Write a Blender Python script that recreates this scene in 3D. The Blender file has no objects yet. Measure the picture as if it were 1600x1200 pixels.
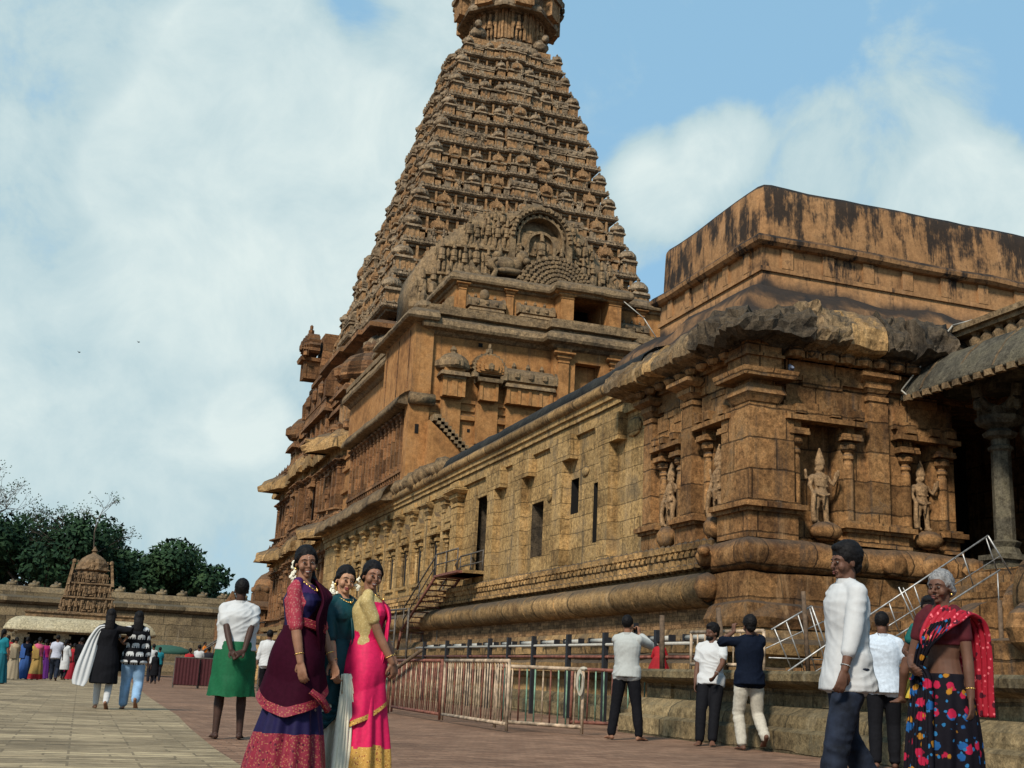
import bpy, math, random
import numpy as np
from mathutils import Vector, Matrix, noise
sc = bpy.context.scene
R = math.radians
# ---------------- camera ----------------
CAM_H = 0.74; PIT, ROL, YAW = R(13.92), R(2.8), R(18.75); FPX = 1865.0
_fw = Vector((math.sin(YAW)*math.cos(PIT), math.cos(YAW)*math.cos(PIT), math.sin(PIT)))
_r0 = Vector((math.cos(YAW), -math.sin(YAW), 0)); _u0 = _r0.cross(_fw)
_r = _r0*math.cos(ROL)+_u0*math.sin(ROL); _u = _u0*math.cos(ROL)-_r0*math.sin(ROL)
cam_d = bpy.data.cameras.new('camera'); cam = bpy.data.objects.new('camera', cam_d)
sc.collection.objects.link(cam); sc.camera = cam
cam_d.sensor_width = 36; cam_d.lens = 36*FPX/1600; cam_d.clip_end = 5000
M = Matrix((_r, _u, -_fw)).transposed().to_4x4(); M.translation = Vector((0, 0, CAM_H)); cam.matrix_world = M
# ---------------- sun and sky ----------------
SUN_DIR = Vector((-0.60, -0.62, 0.80)).normalized()      # from the scene towards the sun
sun_d = bpy.data.lights.new('sun', 'SUN'); sun = bpy.data.objects.new('sun', sun_d); sc.collection.objects.link(sun)
sun_d.energy = 3.5; sun_d.angle = R(9); sun_d.color = (1.0, 0.93, 0.82)
sun.rotation_euler = SUN_DIR.to_track_quat('Z', 'Y').to_euler()
world = bpy.data.worlds.new('World'); sc.world = world; world.use_nodes = True
wn, wl = world.node_tree.nodes, world.node_tree.links
wn.clear()
w_out = wn.new('ShaderNodeOutputWorld'); w_bg = wn.new('ShaderNodeBackground'); w_bg.inputs[1].default_value = 0.072
sky = wn.new('ShaderNodeTexSky'); sky.sky_type = 'NISHITA'; sky.sun_disc = False
sky.sun_elevation = math.asin(SUN_DIR.z); sky.sun_rotation = math.atan2(SUN_DIR.x, SUN_DIR.y)
sky.air_density = 1.0; sky.dust_density = 1.2; sky.ozone_density = 2.0
def wmath(op, a, b=None, clamp=False):
    n = wn.new('ShaderNodeMath'); n.operation = op; n.use_clamp = clamp
    for i, v in enumerate((a, b)):
        if v is None: continue
        if isinstance(v, (int, float)): n.inputs[i].default_value = v
        else: wl.new(v, n.inputs[i])
    return n.outputs[0]
tc = wn.new('ShaderNodeTexCoord')
nz = wn.new('ShaderNodeTexNoise'); nz.inputs['Scale'].default_value = 9.0; nz.inputs['Detail'].default_value = 8; nz.inputs['Roughness'].default_value = 0.62; nz.inputs['Distortion'].default_value = 0.4
wl.new(tc.outputs['Generated'], nz.inputs['Vector'])
n2 = wn.new('ShaderNodeTexNoise'); n2.inputs['Scale'].default_value = 2.6; n2.inputs['Detail'].default_value = 5
wl.new(tc.outputs['Generated'], n2.inputs['Vector'])
# clouds: soft masses at fixed compass directions, frayed by noise.  (x, y, z, radius deg, weight)
CLOUDS = [(-.12,.90,.40,20,.40),(-.04,.98,.15,14,.42),(.070,.874,.481,2.8,.75),(.035,.892,.452,2.6,.7),(.011,.924,.381,2.8,.72),(.064,.919,.389,2.6,.6),
          (.159,.887,.434,3.4,.62),(.184,.896,.403,3.0,.55),(.07,.942,.330,4.6,.40),(.156,.934,.322,3.2,.45),(.106,.975,.194,1.6,.5),(.12,.92,.36,6,.25),
          (.438,.789,.431,1.7,.55),(.408,.819,.404,2.2,.62),(.390,.837,.375,2.4,.6),(.485,.772,.408,3.4,.42),(.545,.733,.406,3.6,.42),(.59,.705,.39,2.8,.4),(.615,.697,.368,2.6,.5),
          (.562,.668,.488,3,.34),(.206,.829,.520,2.5,.45),(.62,.70,.33,4,.6)]
acc = None
for cx, cy, cz, rad, wt in CLOUDS:
    v = Vector((cx, cy, cz)).normalized()
    d = wn.new('ShaderNodeVectorMath'); d.operation = 'DOT_PRODUCT'; d.inputs[1].default_value = v
    wl.new(tc.outputs['Generated'], d.inputs[0])
    mr = wn.new('ShaderNodeMapRange'); mr.interpolation_type = 'SMOOTHSTEP'
    mr.inputs['From Min'].default_value = math.cos(R(rad*1.55)); mr.inputs['From Max'].default_value = math.cos(R(rad*0.25))
    mr.inputs['To Max'].default_value = wt; wl.new(d.outputs['Value'], mr.inputs['Value'])
    acc = mr.outputs[0] if acc is None else wmath('ADD', acc, mr.outputs[0])
dens = wmath('ADD', wmath('MINIMUM', acc, 1.0), wmath('MULTIPLY', wmath('SUBTRACT', nz.outputs['Fac'], 0.5), 1.75))
mask = wn.new('ShaderNodeMapRange'); mask.interpolation_type = 'SMOOTHSTEP'
mask.inputs['From Min'].default_value = 0.16; mask.inputs['From Max'].default_value = 0.62; wl.new(dens, mask.inputs['Value'])
lum = wn.new('ShaderNodeMapRange'); lum.inputs['From Min'].default_value = 0.52; lum.inputs['From Max'].default_value = 1.25
lum.inputs['To Min'].default_value = 0.0; lum.inputs['To Max'].default_value = 1.0; wl.new(dens, lum.inputs['Value'])
cc = wn.new('ShaderNodeMix'); cc.data_type = 'RGBA'
cc.inputs['A'].default_value = (4.9, 6.5, 7.0, 1); cc.inputs['B'].default_value = (7.4, 8.5, 8.4, 1)
wl.new(lum.outputs[0], cc.inputs['Factor'])
base = wn.new('ShaderNodeMix'); base.data_type = 'RGBA'; base.inputs['Factor'].default_value = 0.72
base.inputs['B'].default_value = (3.5, 6.4, 8.8, 1); wl.new(sky.outputs['Color'], base.inputs['A'])
sm = wn.new('ShaderNodeMix'); sm.data_type = 'RGBA'
wl.new(mask.outputs[0], sm.inputs['Factor']); wl.new(base.outputs['Result'], sm.inputs['A']); wl.new(cc.outputs['Result'], sm.inputs['B'])
wl.new(sm.outputs['Result'], w_bg.inputs[0]); wl.new(w_bg.outputs[0], w_out.inputs[0])
sc.view_settings.view_transform = 'Standard'; sc.view_settings.look = 'None'; sc.view_settings.gamma = 1.0
sc.view_settings.exposure = 0.48
sc.render.engine = 'CYCLES'; sc.cycles.max_bounces = 5; sc.cycles.diffuse_bounces = 2; sc.cycles.transparent_max_bounces = 6

# ---------------- tags ----------------
COL = sc.collection
def tag(o, label=None, cat=None, group=None, kind=None):
    for k, v in (('label', label), ('category', cat), ('group', group), ('kind', kind)):
        if v: o[k] = v
    return o
def empty(name, loc=(0, 0, 0), rz=0.0, label=None, cat=None, group=None, kind=None):
    o = bpy.data.objects.new(name, None); COL.objects.link(o); o.empty_display_size = 0.2
    o.location = loc; o.rotation_euler = (0, 0, rz); return tag(o, label, cat, group, kind)
def dup(o, parent=None):
    c = o.copy(); COL.objects.link(c); c.parent = parent
    for ch in [x for x in o.children]: dup(ch, c)
    return c
def zg(x, y): return -0.0026*y + 0.004*x

# ---------------- mesh builder ----------------
class MB:
    def __init__(s): s.v = []; s.f = []; s.m = []
    def add(s, vs, fs, mat=0):
        b = len(s.v); s.v += [tuple(p) for p in vs]; s.f += [tuple(i+b for i in f) for f in fs]
        s.m += [mat]*len(fs) if isinstance(mat, int) else list(mat)
    def merge(s, o, T=None, mat=None):
        vs = [T @ Vector(p) for p in o.v] if T else o.v
        s.add(vs, o.f, list(o.m) if mat is None else mat)
    def box(s, x0, x1, y0, y1, z0, z1, mat=0, taper=0.0):
        t = taper
        vs = [(x0,y0,z0),(x1,y0,z0),(x1,y1,z0),(x0,y1,z0),(x0+t,y0+t,z1),(x1-t,y0+t,z1),(x1-t,y1-t,z1),(x0+t,y1-t,z1)]
        s.add(vs, [(0,3,2,1),(4,5,6,7),(0,1,5,4),(1,2,6,5),(2,3,7,6),(3,0,4,7)], mat)
    def cyl(s, a, b, r0, r1=None, n=8, mat=0, cap=True):
        a = Vector(a); b = Vector(b); r1 = r0 if r1 is None else r1
        d = (b-a).normalized(); x = d.orthogonal().normalized(); y = d.cross(x)
        vs = [a+(x*math.cos(2*math.pi*i/n)+y*math.sin(2*math.pi*i/n))*r0 for i in range(n)]
        vs += [b+(x*math.cos(2*math.pi*i/n)+y*math.sin(2*math.pi*i/n))*r1 for i in range(n)]
        fs = [(i, (i+1) % n, n+(i+1) % n, n+i) for i in range(n)]
        if cap: fs += [tuple(range(n-1, -1, -1)), tuple(range(n, 2*n))]
        s.add(vs, fs, mat)
    def path(s, pts, r, n=6, mat=0):
        for a, b in zip(pts[:-1], pts[1:]): s.cyl(a, b, r, r, n, mat)
    def lathe(s, prof, c=(0, 0, 0), n=16, mat=0, sq=1.0, ph=0.0, sy=1.0):
        vs = []; fs = []
        for r, z in prof:
            for i in range(n):
                a = 2*math.pi*i/n+ph
                vs.append((c[0]+r*math.cos(a)*sq, c[1]+r*math.sin(a)*sq*sy, c[2]+z))
        for k in range(len(prof)-1):
            for i in range(n):
                fs.append((k*n+i, k*n+(i+1) % n, (k+1)*n+(i+1) % n, (k+1)*n+i))
        fs.append(tuple(range(n-1, -1, -1))); fs.append(tuple((len(prof)-1)*n+i for i in range(n)))
        s.add(vs, fs, mat)
    def ball(s, c, r, n=8, mat=0):
        rx, ry, rz = (r, r, r) if isinstance(r, (int, float)) else r
        k = n//2; vs = [(c[0], c[1], c[2]-rz)]; fs = []
        for j in range(1, k):
            t = -math.pi/2+math.pi*j/k
            for i in range(n):
                a = 2*math.pi*i/n
                vs.append((c[0]+rx*math.cos(t)*math.cos(a), c[1]+ry*math.cos(t)*math.sin(a), c[2]+rz*math.sin(t)))
        vs.append((c[0], c[1], c[2]+rz)); L = len(vs)-1
        for i in range(n): fs.append((0, 1+(i+1) % n, 1+i))
        for j in range(k-2):
            for i in range(n):
                fs.append((1+j*n+i, 1+j*n+(i+1) % n, 1+(j+1)*n+(i+1) % n, 1+(j+1)*n+i))
        for i in range(n): fs.append((1+(k-2)*n+i, 1+(k-2)*n+(i+1) % n, L))
        s.add(vs, fs, mat)
    def prism(s, poly, T, d0, d1, mat=0):
        """poly: (u,w) outline, T maps (u, depth, w) to world; solid between depths d0 and d1"""
        n = len(poly)
        vs = [T(u, d0, w) for u, w in poly]+[T(u, d1, w) for u, w in poly]
        s.add(vs, [tuple(range(n)), tuple(range(2*n-1, n-1, -1))]+[(i, n+i, n+(i+1) % n, (i+1) % n) for i in range(n)], mat)
    def sweep(s, prof, path, closed=False, mat=0, step=None, disp=None, cap=True):
        """prof: (out, z); path (x, y) with the outside on its right hand"""
        P = [Vector((p[0], p[1])) for p in path]; n = len(P)
        dirs = []
        for i in range(n if closed else n-1):
            d = P[(i+1) % n]-P[i]; dirs.append(d.normalized())
        nodes = []
        for i in range(n):
            if closed: d0, d1 = dirs[i-1], dirs[i]
            else: d0 = dirs[max(0, i-1)]; d1 = dirs[min(n-2, i)]
            n0 = Vector((d0.y, -d0.x)); n1 = Vector((d1.y, -d1.x)); m = (n0+n1)
            if m.length < 1e-6: m = n0
            m.normalize(); m = m/max(0.3, m.dot(n0)); nodes.append((P[i], m))
        seq = []
        rng = range(n if closed else n-1)
        for i in rng:
            a, b = nodes[i], nodes[(i+1) % n]; L = (b[0]-a[0]).length
            k = max(1, int(L/step)) if step else 1
            for j in range(k):
                t = j/k
                if k > 1 and j > 0:
                    dd = dirs[i]; nn = Vector((dd.y, -dd.x)); seq.append((a[0].lerp(b[0], t), nn, True, a, b, t))
                else: seq.append((a[0], a[1], False, a, b, 0))
        if not closed: seq.append((nodes[-1][0], nodes[-1][1], False, 0, 0, 0))
        vs = []; q = len(prof)
        for p, m, mid, a, b, t in seq:
            for (o, z) in prof:
                if mid:
                    A = a[0]+a[1]*o; B = b[0]+b[1]*o; c = A.lerp(B, t)
                else: c = p+m*o
                v = Vector((c.x, c.y, z))
                if disp: v = disp(v, m, o, z)
                vs.append(v)
        N = len(seq); fs = []
        for i in range(N if closed else N-1):
            j = (i+1) % N
            for k in range(q-1): fs.append((i*q+k, j*q+k, j*q+k+1, i*q+k+1))
        if not closed and cap:
            fs.append(tuple(range(q-1, -1, -1))); fs.append(tuple((N-1)*q+k for k in range(q)))
        s.add(vs, fs, mat)
    def mesh(s, name, mats, smooth=False):
        me = bpy.data.meshes.new(name); me.from_pydata([tuple(v) for v in s.v], [], s.f)
        for m in (mats if isinstance(mats, (list, tuple)) else [mats]): me.materials.append(m)
        if s.m: me.polygons.foreach_set('material_index', s.m)
        if smooth: me.polygons.foreach_set('use_smooth', [True]*len(me.polygons))
        me.update(); return me
    def build(s, name, mats, parent=None, smooth=False, loc=None, **tg):
        o = bpy.data.objects.new(name, s.mesh(name, mats, smooth)); COL.objects.link(o)
        if parent: o.parent = parent
        if loc: o.location = loc
        tag(o, tg.get('label'), tg.get('cat'), tg.get('group'), tg.get('kind')); return o

# ---------------- materials ----------------
def ramp(nt, fac, stops):
    r = nt.nodes.new('ShaderNodeValToRGB'); e = r.color_ramp.elements
    while len(e) < len(stops): e.new(0.5)
    for i, (p, c) in enumerate(stops): e[i].position = p; e[i].color = (*c, 1) if len(c) == 3 else c
    nt.links.new(fac, r.inputs[0]); return r.outputs[0]
def mixc(nt, f, a, b, mode='MIX'):
    m = nt.nodes.new('ShaderNodeMix'); m.data_type = 'RGBA'; m.blend_type = mode
    for k, v in (('Factor', f), ('A', a), ('B', b)):
        if isinstance(v, (int, float)): m.inputs[k].default_value = v
        elif isinstance(v, tuple): m.inputs[k].default_value = (*v, 1)
        else: nt.links.new(v, m.inputs[k])
    return m.outputs['Result']
def nmath(nt, op, a, b=None, clamp=False):
    n = nt.nodes.new('ShaderNodeMath'); n.operation = op; n.use_clamp = clamp
    for i, v in enumerate((a, b)):
        if v is None: continue
        if isinstance(v, (int, float)): n.inputs[i].default_value = v
        else: nt.links.new(v, n.inputs[i])
    return n.outputs[0]
def tnoise(nt, vec, scale, detail=4, rough=0.55, mapping=None):
    if mapping:
        mp = nt.nodes.new('ShaderNodeMapping'); mp.inputs['Scale'].default_value = mapping; nt.links.new(vec, mp.inputs['Vector']); vec = mp.outputs[0]
    n = nt.nodes.new('ShaderNodeTexNoise'); n.inputs['Scale'].default_value = scale; n.inputs['Detail'].default_value = detail
    n.inputs['Roughness'].default_value = rough; nt.links.new(vec, n.inputs['Vector']); return n.outputs['Fac']
def mrange(nt, v, a, b, lo=0.0, hi=1.0):
    m = nt.nodes.new('ShaderNodeMapRange'); m.interpolation_type = 'SMOOTHSTEP'
    m.inputs['From Min'].default_value = a; m.inputs['From Max'].default_value = b; m.inputs['To Min'].default_value = lo; m.inputs['To Max'].default_value = hi
    nt.links.new(v, m.inputs['Value']); return m.outputs[0]
def basemat(name, rough=0.9, spec=0.25):
    m = bpy.data.materials.new(name); m.use_nodes = True; nt = m.node_tree
    b = nt.nodes['Principled BSDF']; b.inputs['Roughness'].default_value = rough
    b.inputs['Specular IOR Level'].default_value = spec
    return m, nt, b
def stone(name, cols, moss=(0.035, 0.033, 0.03), moss_amt=0.5, joints=None, topz=None, grain=1.0, patch=1.0, streak=0.4, bump=0.35, fine=9.0, topdark=0.7, obj=False, carve=0.0, rough=0.92, jd=0.35):
    """cols: three tones; joints=(block w, block h); vertical stains, lichen on faces that look up"""
    m, nt, b = basemat(name, rough, 0.15)
    if obj: vec = nt.nodes.new('ShaderNodeTexCoord').outputs['Object']
    else: vec = nt.nodes.new('ShaderNodeNewGeometry').outputs['Position']
    cols = [tuple(c_*k_ for c_, k_ in zip(c, (.76, .78, .80))) for c in cols]
    geo = nt.nodes.new('ShaderNodeNewGeometry')
    big = tnoise(nt, vec, 0.35, 5, 0.65); med = tnoise(nt, vec, 1.7, 6, 0.65); fin = tnoise(nt, vec, fine, 6, 0.7)
    f = nmath(nt, 'ADD', nmath(nt, 'MULTIPLY', big, 0.5), nmath(nt, 'MULTIPLY', med, 0.5))
    col = ramp(nt, f, [(0.36, cols[0]), (0.5, cols[1]), (0.64, cols[2])])
    vfin = tnoise(nt, vec, fine*3.7, 4, 0.7)
    col = mixc(nt, 0.8*grain, col, ramp(nt, fin, [(0.33, (0.32, 0.30, 0.28)), (0.5, (0.95, 0.95, 0.95)), (0.68, (1.7, 1.65, 1.6))]), 'MULTIPLY')
    col = mixc(nt, 0.55*grain, col, ramp(nt, vfin, [(0.35, (0.4, 0.38, 0.36)), (0.65, (1.5, 1.5, 1.5))]), 'MULTIPLY')
    hgt = nmath(nt, 'ADD', nmath(nt, 'MULTIPLY', fin, 0.5), nmath(nt, 'MULTIPLY', med, 0.8))
    if joints:
        sx = nt.nodes.new('ShaderNodeSeparateXYZ'); nt.links.new(vec, sx.inputs[0])
        cx = nt.nodes.new('ShaderNodeCombineXYZ'); nt.links.new(nmath(nt, 'ADD', sx.outputs[0], sx.outputs[1]), cx.inputs[0])
        wob = nmath(nt, 'MULTIPLY', nmath(nt, 'SUBTRACT', med, 0.5), 0.10)
        nt.links.new(nmath(nt, 'ADD', sx.outputs[2], wob), cx.inputs[1])
        br = nt.nodes.new('ShaderNodeTexBrick'); nt.links.new(cx.outputs[0], br.inputs['Vector'])
        br.inputs['Scale'].default_value = 1.0; br.inputs['Brick Width'].default_value = joints[0]; br.inputs['Row Height'].default_value = joints[1]
        br.inputs['Mortar Size'].default_value = min(joints)*0.03+0.002; br.inputs['Mortar Smooth'].default_value = 0.4; br.inputs['Bias'].default_value = -0.1
        br.inputs['Color1'].default_value = (1-.5*patch, 1-.52*patch, 1-.55*patch, 1); br.inputs['Color2'].default_value = (1+.45*patch, 1+.38*patch, 1+.28*patch, 1); br.inputs['Mortar'].default_value = (jd, jd, jd, 1)
        br.offset_frequency = 2; br.squash = 1.35; br.squash_frequency = 3
        col = mixc(nt, 0.85, col, br.outputs['Color'], 'MULTIPLY')
        hgt = nmath(nt, 'SUBTRACT', hgt, nmath(nt, 'MULTIPLY', br.outputs['Fac'], 0.9))
    st = tnoise(nt, vec, 1.0, 6, 0.7, (3.2, 3.2, 0.28))
    stf = mrange(nt, st, 0.52, 0.72, 0, streak)
    col = mixc(nt, stf, col, mixc(nt, 0.82, col, moss))
    st2 = tnoise(nt, vec, 1.3, 5, 0.7, (2.2, 2.2, 0.22))
    col = mixc(nt, mrange(nt, st2, 0.55, 0.75, 0, 0.45), col, (min(1, cols[2][0]*1.25), cols[2][1]*1.3, cols[2][2]*1.5))
    if topz:
        sz_ = nt.nodes.new('ShaderNodeSeparateXYZ'); nt.links.new(vec, sz_.inputs[0])
        pt = nmath(nt, 'ADD', nmath(nt, 'ADD', nmath(nt, 'MULTIPLY', tnoise(nt, vec, .9, 6, .72, (1, 1, .7)), .55), nmath(nt, 'MULTIPLY', tnoise(nt, vec, 2.2, 5, .75, (1.6, 1.6, .25)), .45)), mrange(nt, sz_.outputs[2], topz[0], topz[1], -.04, .10))
        col = mixc(nt, mrange(nt, pt, .53, .63, 0, .93), col, moss)
    mo = mrange(nt, nmath(nt, 'ADD', nmath(nt, 'MULTIPLY', big, 0.35), nmath(nt, 'ADD', nmath(nt, 'MULTIPLY', med, 0.4), nmath(nt, 'MULTIPLY', fin, 0.25))), 0.575-0.075*moss_amt, 0.615-0.05*moss_amt, 0, min(1.0, moss_amt*1.15))
    col = mixc(nt, mo, col, moss)
    sn = nt.nodes.new('ShaderNodeSeparateXYZ'); nt.links.new(geo.outputs['Normal'], sn.inputs[0])
    up = mrange(nt, nmath(nt, 'ADD', sn.outputs[2], nmath(nt, 'MULTIPLY', nmath(nt, 'SUBTRACT', med, 0.5), 0.9)), 0.15, 0.75, 0, topdark)
    col = mixc(nt, up, col, moss)
    nt.links.new(col, b.inputs['Base Color'])
    if carve > 0:
        vo = nt.nodes.new('ShaderNodeTexVoronoi'); vo.inputs['Scale'].default_value = 3.2; nt.links.new(vec, vo.inputs['Vector'])
        hgt = nmath(nt, 'ADD', hgt, nmath(nt, 'MULTIPLY', vo.outputs['Distance'], carve*3))
    bp = nt.nodes.new('ShaderNodeBump'); bp.inputs['Strength'].default_value = min(1.0, bump); bp.inputs['Distance'].default_value = 0.06
    nt.links.new(hgt, bp.inputs['Height']); nt.links.new(bp.outputs[0], b.inputs['Normal'])
    return m
S_SIDE = stone('ochre_granite', [(0.20,0.115,0.045),(0.44,0.275,0.11),(0.62,0.405,0.18)], joints=(0.95,0.42), patch=.5, jd=.42, streak=0.85, moss_amt=0.45, bump=0.7)
S_FRONT = stone('brown_granite', [(0.11,0.052,0.022),(0.32,0.165,0.065),(0.50,0.285,0.12)], joints=(1.1,0.62), jd=.2, patch=.8, streak=0.85, moss_amt=0.5, bump=0.6)
S_BRICK = stone('fine_brick', [(0.18,0.10,0.05),(0.33,0.19,0.09),(0.40,0.22,0.10)], joints=(0.34,0.085), streak=0.4, moss_amt=0.35, bump=0.5, jd=0.2)
S_MOULD = stone('moulding_stone', [(0.17,0.10,0.045),(0.40,0.245,0.105),(0.55,0.35,0.155)], streak=0.55, moss_amt=0.45, topdark=0.75, bump=0.6, joints=(1.9, 3.1))
S_KAPOTA = stone('weathered_cornice', [(0.09,0.06,0.035),(0.27,0.175,0.09),(0.42,0.29,0.15)], streak=0.7, moss=(0.022,0.019,0.016), moss_amt=0.7, topdark=0.5, bump=0.8)
S_BLACKK = stone('blackened_cornice_shaded_reveal', [(0.03,0.025,0.02),(0.11,0.08,0.05),(0.30,0.21,0.12)], streak=0.6, moss=(0.014,0.013,0.012), moss_amt=0.9, topdark=0.4, bump=0.9)
S_ROOF = stone('black_roof_plaster', [(0.012,0.012,0.012),(0.022,0.022,0.02),(0.05,0.045,0.035)], streak=0.2, moss_amt=0.3, topdark=0.2, bump=0.5)
S_PLAST = stone('ochre_plaster', [(0.24,0.105,0.036),(0.42,0.195,0.066),(0.54,0.27,0.10)], streak=0.6, moss_amt=0.22, topdark=0.65, bump=0.2, fine=5, grain=.55)
S_PARA = stone('stained_plaster', [(0.30,0.15,0.065),(0.42,0.215,0.09),(0.50,0.27,0.12)], topz=(8.6, 12.5), streak=0.7, moss=(0.014,0.014,0.014), moss_amt=0.5, topdark=0.95, bump=0.25, fine=6, grain=.45)
S_TGREY = stone('tower_grey_stone', [(0.11,0.075,0.046),(0.30,0.21,0.125),(0.50,0.36,0.22)], moss=(0.05,0.045,0.038), streak=0.55, moss_amt=0.5, topdark=0.6, bump=0.9, fine=5, carve=0.5)
S_TORNG = stone('tower_orange_stone', [(0.24,0.13,0.06),(0.37,0.205,0.092),(0.47,0.28,0.135)], moss=(0.06,0.05,0.04), streak=0.4, moss_amt=0.35, topdark=0.6, bump=0.6, fine=5, carve=0.2)
S_TRED = stone('tower_red_stone', [(0.12,0.058,0.03),(0.26,0.13,0.06),(0.37,0.20,0.09)], moss=(0.05,0.04,0.03), streak=0.5, moss_amt=0.45, topdark=0.6, bump=0.6, joints=(1.1,0.6))
S_RELIEF = stone('stucco_relief', [(0.13,0.09,0.055),(0.27,0.18,0.095),(0.38,0.24,0.12)], moss=(0.04,0.036,0.03), streak=0.6, moss_amt=0.5, topdark=0.5, bump=0.7, fine=6)
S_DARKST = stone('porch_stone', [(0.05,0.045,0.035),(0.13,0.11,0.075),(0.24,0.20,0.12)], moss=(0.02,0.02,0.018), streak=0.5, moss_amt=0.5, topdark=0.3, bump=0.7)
S_PLAT = stone('platform_granite', [(0.12,0.09,0.05),(0.27,0.20,0.105),(0.38,0.29,0.155)], moss=(0.05,0.048,0.035), joints=(1.25,0.75), streak=0.45, moss_amt=0.5, topdark=0.35, bump=0.7)
S_STATUE = stone('statue_stone', [(0.20,0.115,0.055),(0.33,0.20,0.10),(0.42,0.26,0.13)], streak=0.35, moss_amt=0.3, topdark=0.4, bump=0.4, fine=14)
S_WALL = stone('compound_wall_stone', [(0.13,0.10,0.065),(0.24,0.185,0.11),(0.33,0.255,0.155)], moss=(0.05,0.048,0.04), joints=(2.4,1.0), streak=0.5, moss_amt=0.5, topdark=0.6, bump=0.6)
S_CREAM = stone('cream_plaster', [(0.38,0.32,0.20),(0.52,0.44,0.28),(0.62,0.54,0.36)], streak=0.3, moss_amt=0.3, topdark=0.2, bump=0.2)
S_SHRINE = stone('shrine_stucco', [(0.10,0.07,0.045),(0.24,0.15,0.08),(0.36,0.23,0.12)], moss=(0.05,0.04,0.03), streak=0.4, moss_amt=0.5, topdark=0.4, bump=0.8, fine=5, carve=0.5)
def plain(name, col, rough=0.6, metal=0.0, vary=0.15, scale=12, spec=0.3, bump=0.0):
    m, nt, b = basemat(name, rough, spec); b.inputs['Metallic'].default_value = metal
    vec = nt.nodes.new('ShaderNodeTexCoord').outputs['Object']
    n = tnoise(nt, vec, scale, 5, 0.6)
    lo = tuple(c*(1-vary) for c in col); hi = tuple(min(1, c*(1+vary)) for c in col)
    nt.links.new(ramp(nt, n, [(0.35, lo), (0.65, hi)]), b.inputs['Base Color'])
    if bump:
        bp = nt.nodes.new('ShaderNodeBump'); bp.inputs['Strength'].default_value = bump; bp.inputs['Distance'].default_value = 0.01
        nt.links.new(n, bp.inputs['Height']); nt.links.new(bp.outputs[0], b.inputs['Normal'])
    return m
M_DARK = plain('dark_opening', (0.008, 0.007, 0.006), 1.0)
M_STEEL = plain('stainless_steel', (0.36, 0.35, 0.33), 0.5, 0.7, 0.3)
M_RUST = plain('rusty_paint', (0.16, 0.06, 0.04), 0.75, 0.1, 0.5, 9)
M_IRON = plain('dull_iron', (0.10, 0.085, 0.07), 0.65, 0.4, 0.4, 9)
M_BLACKP = plain('black_post', (0.015, 0.015, 0.017), 0.5)
M_WOOD = plain('old_wood', (0.10, 0.065, 0.04), 0.85, 0, 0.4, 14)
M_TUBE = plain('white_tube', (0.36, 0.34, 0.29), 0.4)
# ---------------- fused organic shapes ----------------
def limb(mb, pts, rad, n=12, mat=0, caps=True):
    """tapered tube with elliptical sections; rad items: r or (r_side, r_front); hemispherical ends"""
    P = [Vector(p) for p in pts]; Rr = [(r, r) if isinstance(r, (int, float)) else r for r in rad]
    rings = []; ref = Vector((1, 0, 0))
    for i, p in enumerate(P):
        d = (P[min(i+1, len(P)-1)]-P[max(i-1, 0)]).normalized()
        x = ref-d*ref.dot(d)
        if x.length < 0.15: x = Vector((0, 1, 0))-d*d.y
        x.normalize(); y = d.cross(x); rings.append((p, x, y, d, Rr[i]))
    full = []
    if caps:
        p, x, y, d, r = rings[0]; m = min(r)
        for a in (0.35, 0.8): full.append((p-d*m*math.cos(a*math.pi/2), x, y, (r[0]*math.sin(a*math.pi/2), r[1]*math.sin(a*math.pi/2))))
    full += [(p, x, y, r) for p, x, y, d, r in rings]
    if caps:
        p, x, y, d, r = rings[-1]; m = min(r)
        for a in (0.8, 0.35): full.append((p+d*m*math.cos(a*math.pi/2), x, y, (r[0]*math.sin(a*math.pi/2), r[1]*math.sin(a*math.pi/2))))
    vs = []; fs = []
    for p, x, y, r in full:
        for k in range(n):
            a = 2*math.pi*k/n; vs.append(p+x*r[0]*math.cos(a)+y*r[1]*math.sin(a))
    N = len(full)
    for i in range(N-1):
        for k in range(n): fs.append((i*n+k, i*n+(k+1) % n, (i+1)*n+(k+1) % n, (i+1)*n+k))
    fs.append(tuple(range(n-1, -1, -1))); fs.append(tuple((N-1)*n+k for k in range(n)))
    mb.add(vs, fs, mat)
def fuse(mb, voxel, smooth=2, fac=0.5, name='tmp'):
    """union of everything in mb as one continuous skin"""
    me = mb.mesh(name, []) if False else None
    me = bpy.data.meshes.new(name); me.from_pydata([tuple(v) for v in mb.v], [], mb.f); me.update()
    o = bpy.data.objects.new(name, me); COL.objects.link(o)
    r = o.modifiers.new('r', 'REMESH'); r.mode = 'VOXEL'; r.voxel_size = voxel; r.use_smooth_shade = True
    if smooth:
        s = o.modifiers.new('s', 'SMOOTH'); s.iterations = smooth; s.factor = fac
    dg = bpy.context.evaluated_depsgraph_get(); dg.update()
    out = bpy.data.meshes.new_from_object(o.evaluated_get(dg)); out.name = name
    bpy.data.objects.remove(o); bpy.data.meshes.remove(me)
    return out
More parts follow.
